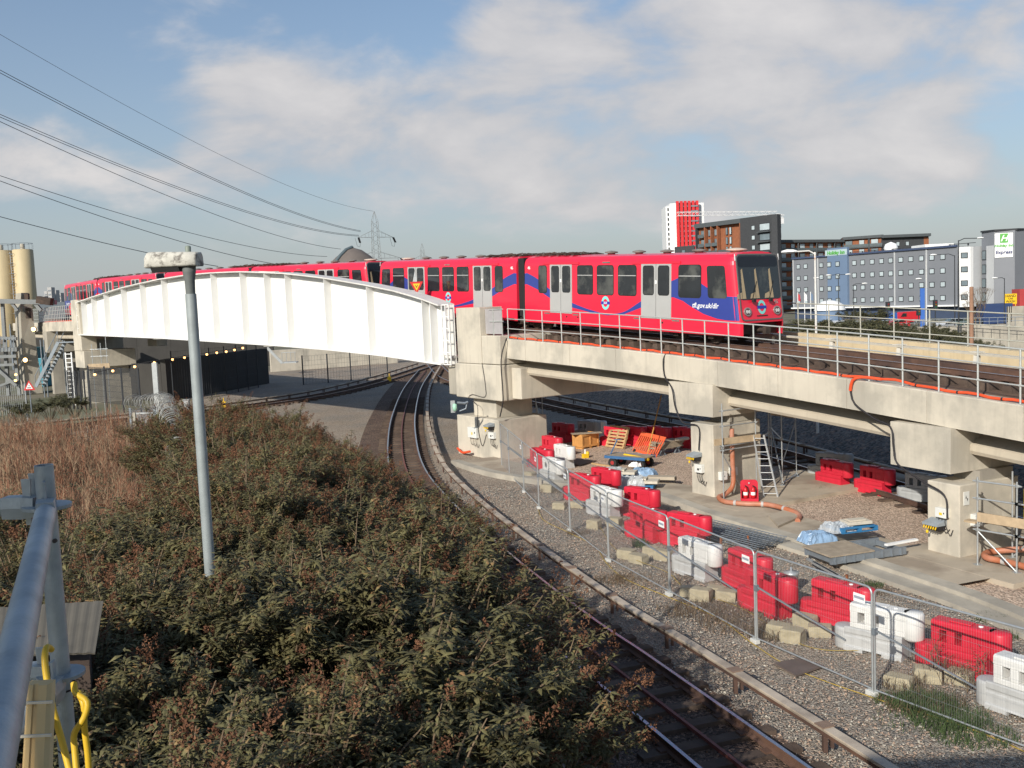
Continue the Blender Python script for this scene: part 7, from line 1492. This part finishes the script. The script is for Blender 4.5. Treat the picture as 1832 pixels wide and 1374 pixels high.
for i in range(9): z = 5.5 + i * 1.5; mb.tube([(.42 * math.cos(q), -.35 + .42 * math.sin(q), z) for q in [6.283 * k / 12 for k in range(12)]], .03, 4, closed=True)
O('rungs', mb, galv_dark, t)
# concrete fin tower of the plant
def XY(px, d_): return lat(px, d_) 
t = thing('concrete_tower', 'tall grey concrete fin tower with two recessed openings beside the stairs', 'tower', (lat(44, 100), 100, 0)); tm = mat('fin_concrete', (.36, .33, .27), .9, .1, .8, .2, 20, streak=.3)
z1, z2 = D(30, 525, 100).z, D(60, 524, 100).z; P = lambda px, y, z: Vector((lat(px, y), y, z))
mb = MB(); mb.loft([[P(26, 100, 0), P(37, 98.6, 0), P(66, 99.4, 0), P(60, 102, 0)], [P(24, 100, 5), P(36, 98.6, 5), P(61, 99.4, 5), P(58, 102, 5)], [P(29, 100, z1 - 1.6), P(38, 98.6, z1 - 1.6), P(60, 99.4, z1 - 1.6), P(57, 102, z1 - 1.6)], [P(32, 100, z1), P(42, 98.6, z1), P(55, 99.4, z1), P(54, 102, z1)]]); O('shaft', mb, tm, t, world=True)
for y0 in (534, 560): z = D(50, y0, 98.5).z; mb = MB(); mb.box(lat(46.5, 98.5), lat(53, 98.5), 98.55, 98.95, z - .55, z + .5); O('opening', mb, under_mat, t, world=True)
for px, py in ((60.5, 589), (45.7, 644)):
    p = D(px, py, 98.3); q = thing('bulkhead_lamp', 'lit round lamp on the concrete fin tower, ' + ('upper right one' if py < 600 else 'lower one'), 'lamp', tuple(p), 0, 'lit lamps on the concrete tower'); mb = MB(); mb.tube([(0, 0, 0), (0, -.12, 0)], .2, 12); O('bulb', mb, mat('lamp_glow', (1.0, .62, .22), .5, 0, 3, emit=9), q); mb = MB(); mb.tube([(0, .12, 0), (0, -.02, 0)], .26, 12); O('housing', mb, under_mat, q)
# steel gantry left of the tower
t = thing('steel_gantry', 'grey steel conveyor gantry running off the left edge from the concrete tower', 'gantry', (lat(10, 97), 97, 0))
for (x0, y0, x1, y1, w, h) in ((-40, 538, 100, 541, .5, .45), (-40, 603, 30, 606, .3, .3), (-40, 627, 32, 625, .35, .4), (-40, 640, 30, 637, .3, .3), (-20, 645, 30, 690, .35, .3), (-40, 655, 26, 652, .25, .25), (20, 541, 32, 556, .25, .25), (62, 542, 74, 556, .3, .3), (0, 690, 28, 680, .2, .2)): mb = MB(); mb.bar(D(x0, y0, 97.5), D(x1, y1, 97.5), w, h); O('beam', mb, mat('gantry_grey', (.20, .21, .21), .7, .15, 2), t, world=True)
for px, y0, y1 in ((4, 538, 700), (24, 600, 700)): mb = MB(); mb.bar(D(px, y0, 98), Vector((lat(px, 98), 98, 0)), .3, .3); O('column', mb, MATS['gantry_grey'], t, world=True)
for i in range(10): px = -30 + i * 6; mb = MB(); mb.bar(D(px, 603, 97), D(px, 628, 97), .05, .05); O('post', mb, galv_dark, t, world=True)
mb = MB(); mb.bar(D(68, 536, 97), D(93, 540, 97), .8, .7); O('conveyor_head', mb, under_mat, t, world=True)
# stairs
t = thing('steel_stairs', 'grey steel staircase climbing right beside the concrete tower', 'stairs', (lat(70, 92), 92, 0))
a, b = D(64, 692, 92), D(104, 612, 92); off = Vector((.1, 1.3, 0))
for o_ in (Vector((0, 0, 0)), off): mb = MB(); mb.bar(a + o_, b + o_, .08, .3); O('stringer', mb, galv_dark, t, world=True); mb = MB(); mb.tube([a + o_ + Vector((0, 0, 1)), b + o_ + Vector((0, 0, 1))], .035, 6); O('handrail', mb, galv_dark, t, world=True)
for i in range(13): p = a.lerp(b, (i + .5) / 13); mb = MB(); mb.box(p.x - .15, p.x + .15, p.y, p.y + 1.3, p.z, p.z + .04); O('tread', mb, mat('tread_worn', (.35, .33, .30), .6, .2, 4), t, world=True)
for i in range(7): p = a.lerp(b, i / 6); mb = MB(); mb.tube([p, p + Vector((0, 0, 1))], .03, 5); O('baluster', mb, galv_dark, t, world=True)
mb = MB(); mb.box(b.x - .1, b.x + 1.6, b.y, b.y + 1.4, b.z - .1, b.z); O('landing', mb, galv_dark, t, world=True)
for px in (72, 78, 112): p = D(px, 608, 94); mb = MB(); mb.tube([Vector((p.x, 94, 0)), p], .06, 6); O('post', mb, galv_dark, t, world=True)
# warning triangle
p = D(52, 690, 58); t = thing('warning_sign', 'white triangular warning sign with red border on the left fence', 'sign', (p.x, p.y, p.z - 1.6)); mb = MB(); mb.tube([(0, .04, 0), (0, .04, 1.7)], .03, 6); O('post', mb, galv_dark, t)
mb = MB(); mb.prism([(-.34, 0, 1.33), (.34, 0, 1.33), (0, 0, 1.92)], (0, .02, 0)); O('border', mb, MATS['sign_red'], t); mb = MB(); mb.prism([(-.21, -.006, 1.41), (.21, -.006, 1.41), (0, -.006, 1.78)], (0, .005, 0)); O('face', mb, white_mat, t)
mb = MB(); mb.prism([(-.02, -.01, 1.55), (.03, -.01, 1.56), (.02, -.01, 1.66), (-.02, -.01, 1.65)], (0, .003, 0)); mb.box(-.12, .12, -.01, -.007, 1.45, 1.50); O('symbol', mb, rubber, t)
# fences at the left
def mesh_fence(label, pts, h, postmat, step, dense=True, z=1.5, group='fences on the left bank', meshmat=None, wires=.09, pr=.05):
    pts = [Vector(p) for p in pts]; t = thing('mesh_fence', label, 'fence', (pts[0].x, pts[0].y, z), 0, group); line = resample(spline([(p.x, p.y) for p in pts], .5), step)
    for p in line[:90]: mb = MB(); mb.tube([(p.x, p.y, z - .5), (p.x, p.y, z + h)], pr, 6); O('post', mb, postmat, t, world=True)
    mb = MB()
    for a, b in zip(line, line[1:]):
        L_ = (b - a).length; u = (b - a) / L_; n = max(2, int(L_ / wires))
        for i in range(n): q = a + u * L_ * i / n; mb.bar((q.x, q.y, z), (q.x, q.y, z + h - .08), .012, .012)
        for k in range(7): zz = z + .02 + (h - .1) * k / 6; mb.bar((a.x, a.y, zz), (b.x, b.y, zz), .014, .014)
    O('mesh', mb, meshmat or postmat, t, world=True); return t
mesh_fence('grey mesh fence running along the bank below the white bridge', [(lat(150, 64), 64, 0), (lat(200, 61), 61, 0), (lat(271, 57), 57, 0)], 2.35, frame_dark, 2.5, z=2.0, wires=.07)
mb = MB(); q = Vector((lat(270, 57), 57, 0)); mb.box(q.x - .14, q.x + .14, q.y - .1, q.y + .1, 1.0, 4.7); single('fence_post', mb, galv, 'thick pale steel post at the right end of the bank fence', 'post')
mesh_fence('dark vertical-bar fence at the foot of the left bridge pier', [(lat(112, 66), 66, 0), (lat(150, 64.2), 64.2, 0)], 2.1, frame_dark, .55, z=1.9, wires=.11)
mesh_fence('low pale mesh fence below the warning triangle', [(lat(-60, 60), 60, 0), (lat(80, 63), 63, 0)], 1.9, galv, 3.0, z=1.6, wires=.12)
# gate with razor wire
t = thing('wire_gate', 'small wooden-posted mesh gate topped with razor wire at the bank edge', 'gate', (lat(258, 43), 43, 1.6)); a, b = D(240, 738, 43), D(276, 738, 43)
for p in (a, b, D(296, 742, 42)): mb = MB(); mb.bar(Vector((p.x, p.y, 1.2)), p, .12, .12); O('post', mb, mat('pale_post', (.36, .33, .27), .9, .1, 4), t, world=True)
mb = MB(); zb = 1.7
for z in (zb, (zb + a.z) / 2, a.z - .05): mb.bar((a.x, a.y, z), (b.x, b.y, z), .04, .06)
for i in range(24): p = a.lerp(b, i / 23); mb.bar((p.x, p.y, zb), (p.x, p.y, a.z), .01, .01)
O('mesh', mb, galv, t, world=True); mb = MB(); p = D(291, 748, 42); mb.box(p.x - .1, p.x + .1, p.y - .03, p.y, p.z - .15, p.z + .15); O('tag', mb, yellow_mat, t, world=True)
P_ = spline([D(232, 722, 44), D(262, 720, 43), D(292, 718, 41), D(300, 732, 37), D(309, 760, 33), D(319, 800, 29.5), D(327, 850, 26.5)], .3)
mb = MB(); hel = []; tot = resample(P_, .012); nn_ = normals(tot)
for i, (p, n) in enumerate(zip(tot, nn_)):
    a = i * .20; r_ = .34 + .05 * math.sin(i * .05); hel.append(p + n * math.cos(a) * r_ + Vector((0, 0, math.sin(a) * r_)))
mb.tube(hel, .011, 3, cap=False)
hel2 = [p + n * math.cos(-i * .17) * .3 + Vector((0, 0, math.sin(-i * .17) * .3)) for i, (p, n) in enumerate(zip(tot, nn_))]; mb.tube(hel2, .010, 3, cap=False)
single('razor_wire', mb, mat('razor_wire', (.36, .36, .34), .4, .1, 5, metal=.3), 'long bundle of coiled razor wire running along the bank top', 'razor wire')
tf = thing('mesh_fence', 'fence under the razor wire at the bank edge, mostly hidden by scrub', 'fence', tuple(tot[0]), 0, 'fences on the left bank')
for p in resample(P_, 2.4): mb = MB(); mb.bar((p.x, p.y, terrain(p.x, p.y) - .2), (p.x, p.y, p.z - .2), .09, .09); O('post', mb, galv_dark, tf, world=True)
mb = MB()
for p in resample(P_, .1): mb.bar((p.x, p.y, 1.0), (p.x, p.y, p.z - .3), .008, .008)
O('mesh', mb, galv_dark, tf, world=True)
# white signal cabinet and yellow box on the far conductor rail
p = G(335, 742); mb = MB(); mb.box(-.2, .2, -.15, .15, 0, 1.1); mb.box(-.24, .24, -.19, .19, 1.1, 1.16); single('trackside_cabinet', mb, barrier_grey, 'pale trackside cabinet just left of the lamp post', 'cabinet', None, (p.x, p.y, 0))
for i, (px, py) in enumerate(((401, 731), (697, 684))): p = G(px, py); mb = MB(); mb.box(-.17, .17, -.12, .12, .1, .55); mb.tube([(0, 0, .5), (0, 0, .85)], .04, 6); single('yellow_box', mb, yellow_mat, ['yellow box beside the shaded track, right of the lamp post', 'yellow box near the track junction under the bridge'][i], 'box', None, (p.x, p.y, 0), bevel=.02)
mb = MB(); q0 = [G(345, 752, .12), G(380, 744, .12), G(420, 738, .12), (G(470, 730, .12))]; mb.tube(spline(q0, .4), .07, 6); single('cable_duct', mb, orange_pipe, 'faded orange pipe lying beside the shaded track', 'duct')
# retaining walls and fences beyond the second track, in the bridge's shade
def rwall(label, p, q, h, mt, th=.5, nm='retaining_wall'):
    mb = MB(); p, q = Vector(p), Vector(q); n = max(1, int((q - p).length / 4)); u = (q - p) / n
    for i in range(n): mb.bar(p + u * i + Vector((0, 0, h / 2)), p + u * (i + .995) + Vector((0, 0, h / 2)), th, h)
    single(nm, mb, mt, label, 'wall')
dw = mat('shade_dark_wall', (.05, .047, .043), .95, .2, .5, .3, 10, streak=.3)  # shade under the bridge deck is put into this near-black wall colour
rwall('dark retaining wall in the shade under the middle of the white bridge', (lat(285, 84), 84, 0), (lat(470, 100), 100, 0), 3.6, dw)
rwall('pale concrete wall with sunlit top beyond the tracks, under the bridge', (lat(478, 118), 118, 0), (lat(705, 126), 126, 0), 2.6, concrete)
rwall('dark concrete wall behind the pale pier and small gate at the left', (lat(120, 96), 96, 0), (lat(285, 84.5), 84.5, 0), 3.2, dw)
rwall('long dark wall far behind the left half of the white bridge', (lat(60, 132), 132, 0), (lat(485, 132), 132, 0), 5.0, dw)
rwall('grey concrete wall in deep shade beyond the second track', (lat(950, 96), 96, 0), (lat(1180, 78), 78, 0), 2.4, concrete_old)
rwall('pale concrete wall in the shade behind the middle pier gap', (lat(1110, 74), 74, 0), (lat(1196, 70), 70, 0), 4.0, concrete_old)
mesh_fence('dark fence posts in front of the pale wall under the bridge', [(lat(535, 96), 96, 0), (lat(620, 99), 99, 0), (lat(700, 104), 104, 0)], 2.9, frame_dark, 2.6, z=0, wires=.3, pr=.07)
mesh_fence('thin dark fence along the wall under the middle of the bridge', [(lat(300, 82.5), 82.5, 0), (lat(390, 88), 88, 0), (lat(470, 97), 97, 0)], 4.4, frame_dark, 2.2, z=0, wires=.25)  # near-black posts and mesh: the deck's shade is painted into their colour
for i in range(3):
    p = G(300 + i * 32, 700 - i * 6); mb = MB(); mb.prism([(p.x, p.y, 0), (p.x + 2.2, p.y - 1.8, 0), (p.x, p.y, 2.0)], (.25, .3, 0)); single('buttress', mb, concrete_old, ['left', 'middle', 'right'][i] + ' triangular concrete buttress against the dark wall', 'buttress', 'buttresses on the dark wall')
# steps by the pale wall
t = thing('steel_stairs', 'small pale steel steps with landing beyond the tracks under the bridge', 'stairs', (lat(490, 112), 112, 0)); a, b = D(478, 622, 112), D(505, 650, 112)
mb = MB(); mb.bar(a, b, .1, .3); O('stringer', mb, galv, t, world=True); mb = MB(); p = D(505, 648, 112); mb.box(p.x, p.x + 1.6, 112, 113.2, p.z - .15, p.z); O('landing', mb, galv, t, world=True)
for i in range(4): mb = MB(); mb.tube([(p.x + .5 * i, 112, p.z), (p.x + .5 * i, 112, p.z + 1.1)], .035, 5); O('post', mb, galv, t, world=True)
mb = MB(); mb.tube([(p.x, 112, p.z + 1.1), (p.x + 1.6, 112, p.z + 1.1)], .035, 5); O('handrail', mb, galv, t, world=True)
# string of work lamps
LS = [(169.7, 670), (201.7, 663.5), (241, 656), (276, 648.7), (308.6, 643), (330, 639.7), (350.5, 636.7), (370, 634), (387.8, 631), (404.7, 629), (419.5, 626), (434.3, 622.5)]
LD = [56.5, 56.8, 56.5, 70, 81, 82.5, 83.5, 84.5, 85.5, 87, 88.5, 90]
cabp = []
for i, ((px, py), d_) in enumerate(zip(LS, LD)):
    p = D(px, py, d_); cabp.append(p + Vector((0, 0, .12))); q = thing('work_lamp', ['first', 'second', 'third', 'fourth', 'fifth', 'sixth', 'seventh', 'eighth', 'ninth', 'tenth', 'eleventh', 'twelfth'][i] + ' small orange work lamp from the left under the bridge', 'lamp', tuple(p), 0, 'string of orange work lamps')
    r_ = .03 + .0009 * d_; mb = MB(); mb.lathe([(.001, -r_), (r_ * .7, -r_ * .7), (r_, 0), (r_ * .7, r_ * .7), (.001, r_)], 10); O('bulb', mb, mat('work_glow', (1.0, .50, .18), .5, 0, 3, emit=4), q); mb = MB(); mb.lathe([(r_ * .6, r_ * .6), (r_ * .5, r_ * 1.8), (.001, r_ * 1.9)], 8); O('holder', mb, cable, q)
mb = MB(); mb.tube(cabp, .02, 4); single('power_cable', mb, cable, 'sagging cable carrying the orange work lamps under the bridge', 'cable')
for i, (px, py) in enumerate(((28.5, 672.5), (28, 683))): p = D(px, py, 95); mb = MB(); mb.lathe([(.001, -.12), (.1, -.08), (.13, 0), (.1, .08), (.001, .12)], 10, 0, (0, 0, .12)); single('work_lamp', mb, MATS['work_glow'], ['upper', 'lower'][i] + ' orange lamp at the foot of the gantry column', 'lamp', 'string of orange work lamps', tuple(p))
# scaffold at the left pier
a, b = D(166, 648, 70), D(192, 650, 70)
scaffold('small scaffold with timber board at the left bridge pier', [(Vector((a.x, a.y, 0)), 5.6), (Vector((b.x, b.y, 0)), 6.2), (Vector((a.x, a.y + 1.5, 0)), 5.6)], [(Vector((a.x, a.y, z)), Vector((b.x, b.y, z))) for z in (3.9, 4.7, 5.2)], [(Vector((a.x - .3, a.y - .1, 4.0)), Vector((b.x + .2, b.y - .1, 4.0)), .1, .35)])
p = D(124, 655, 66); t = thing('white_ladder', 'bright white caged ladder at the foot of the left bridge pier', 'ladder', (p.x, p.y, 1.6)); mb = MB()
for x in (-.2, .2): mb.bar((x, 0, 0), (x, 0, 3.6), .07, .07)
for i in range(12): mb.bar((-.2, 0, .3 + i * .29), (.2, 0, .3 + i * .29), .05, .05)
O('rungs', mb, white_mat, t)
# skyline at the far left
for i, (px0, px1, yt, d_) in enumerate(((83, 88, 521, 1500), (89, 96, 514, 1500), (98, 104, 519, 1520), (105, 112, 524, 1540), (74, 83, 530, 1450), (66, 74, 531, 1500))):
    x0, x1 = lat(px0, d_), lat(px1, d_); zt = D(px0, yt, d_).z; t = thing('tower_block', ['narrow pale tower block, leftmost tall one on the skyline', 'tallest pale tower block on the far left skyline', 'pale tower block just right of the tallest one', 'lower tower block nearest the train tail', 'low pale block left of the skyline towers', 'lowest block at the left of the skyline'][i], 'tower block', ((x0 + x1) / 2, d_, 0), 0, 'distant tower blocks')
    mb = MB(); mb.box(x0, x1, d_, d_ + 12, 0, zt); O('wall', mb, mat('far_tower', (.42, .41, .40), .9, .08, .05), t, world=True)
    for k in range(6):
        mb = MB(); z = zt - 4 - k * 6; mb.box(x0 + .8, x1 - .8, d_ - .3, d_ - .05, z - 2.2, z); O('window_band', mb, mat('far_window', (.22, .24, .26), .8, .1, .1), t, world=True)
mb = MB(); mb.box(lat(58, 260), lat(118, 260), 260, 290, 0, D(90, 541, 260).z); single('far_shed', mb, mat('slate_roof', (.10, .12, .14), .7, .1, .3), 'long low slate-grey shed behind the left railing', 'shed')
mb = MB(); mb.box(-200, lat(30, 320), 320, 345, 0, 8.5); single('far_shed', mb, mat('shed_brown', (.16, .13, .11), .8, .1, .3), 'low brown shed behind the silos at the left edge', 'shed')
# blue machine glimpsed below the left span
p = D(66, 618, 110); mb = MB(); mb.box(-1.0, 1.0, -1, 1, 0, 3.2); mb.box(-1.1, .2, -1.1, 1.1, 3.2, 4.4); mb.tube([(-.6, -1.1, .5), (-.6, -1.3, .5)], .5, 12, 1); single('parked_lorry', mb, [mat('teal_cab', (.05, .25, .33), .4, .1, 2), rubber], 'teal lorry cab glimpsed behind the steel stairs', 'lorry', None, (p.x, 110, 0), bevel=.05)
# tufted roadside and trees far off, one mass
mb = MB(); rnd = random.Random(9)
for i in range(5200):
    side = rnd.random(); d_ = rnd.uniform(340, 420); px = rnd.uniform(120, 1200) if side < .6 else rnd.uniform(1400, 1900); x = lat(px, d_); hgt = 6 + 2.5 * math.sin(px * .05) + 1.5 * math.sin(px * .17)
    a = rnd.uniform(0, 6.28); leaf(mb, Vector((x, d_, rnd.uniform(0, max(1, hgt)))), Vector((math.cos(a), math.sin(a), .3)).normalized(), Vector((0, -1, .6)), 2.4, .8)
o = O('distant_trees', mb, [mat('far_foliage', (.05, .06, .04), 1, .3, .2)]); tag(o, 'dark line of distant trees along the horizon', 'trees', kind='stuff')
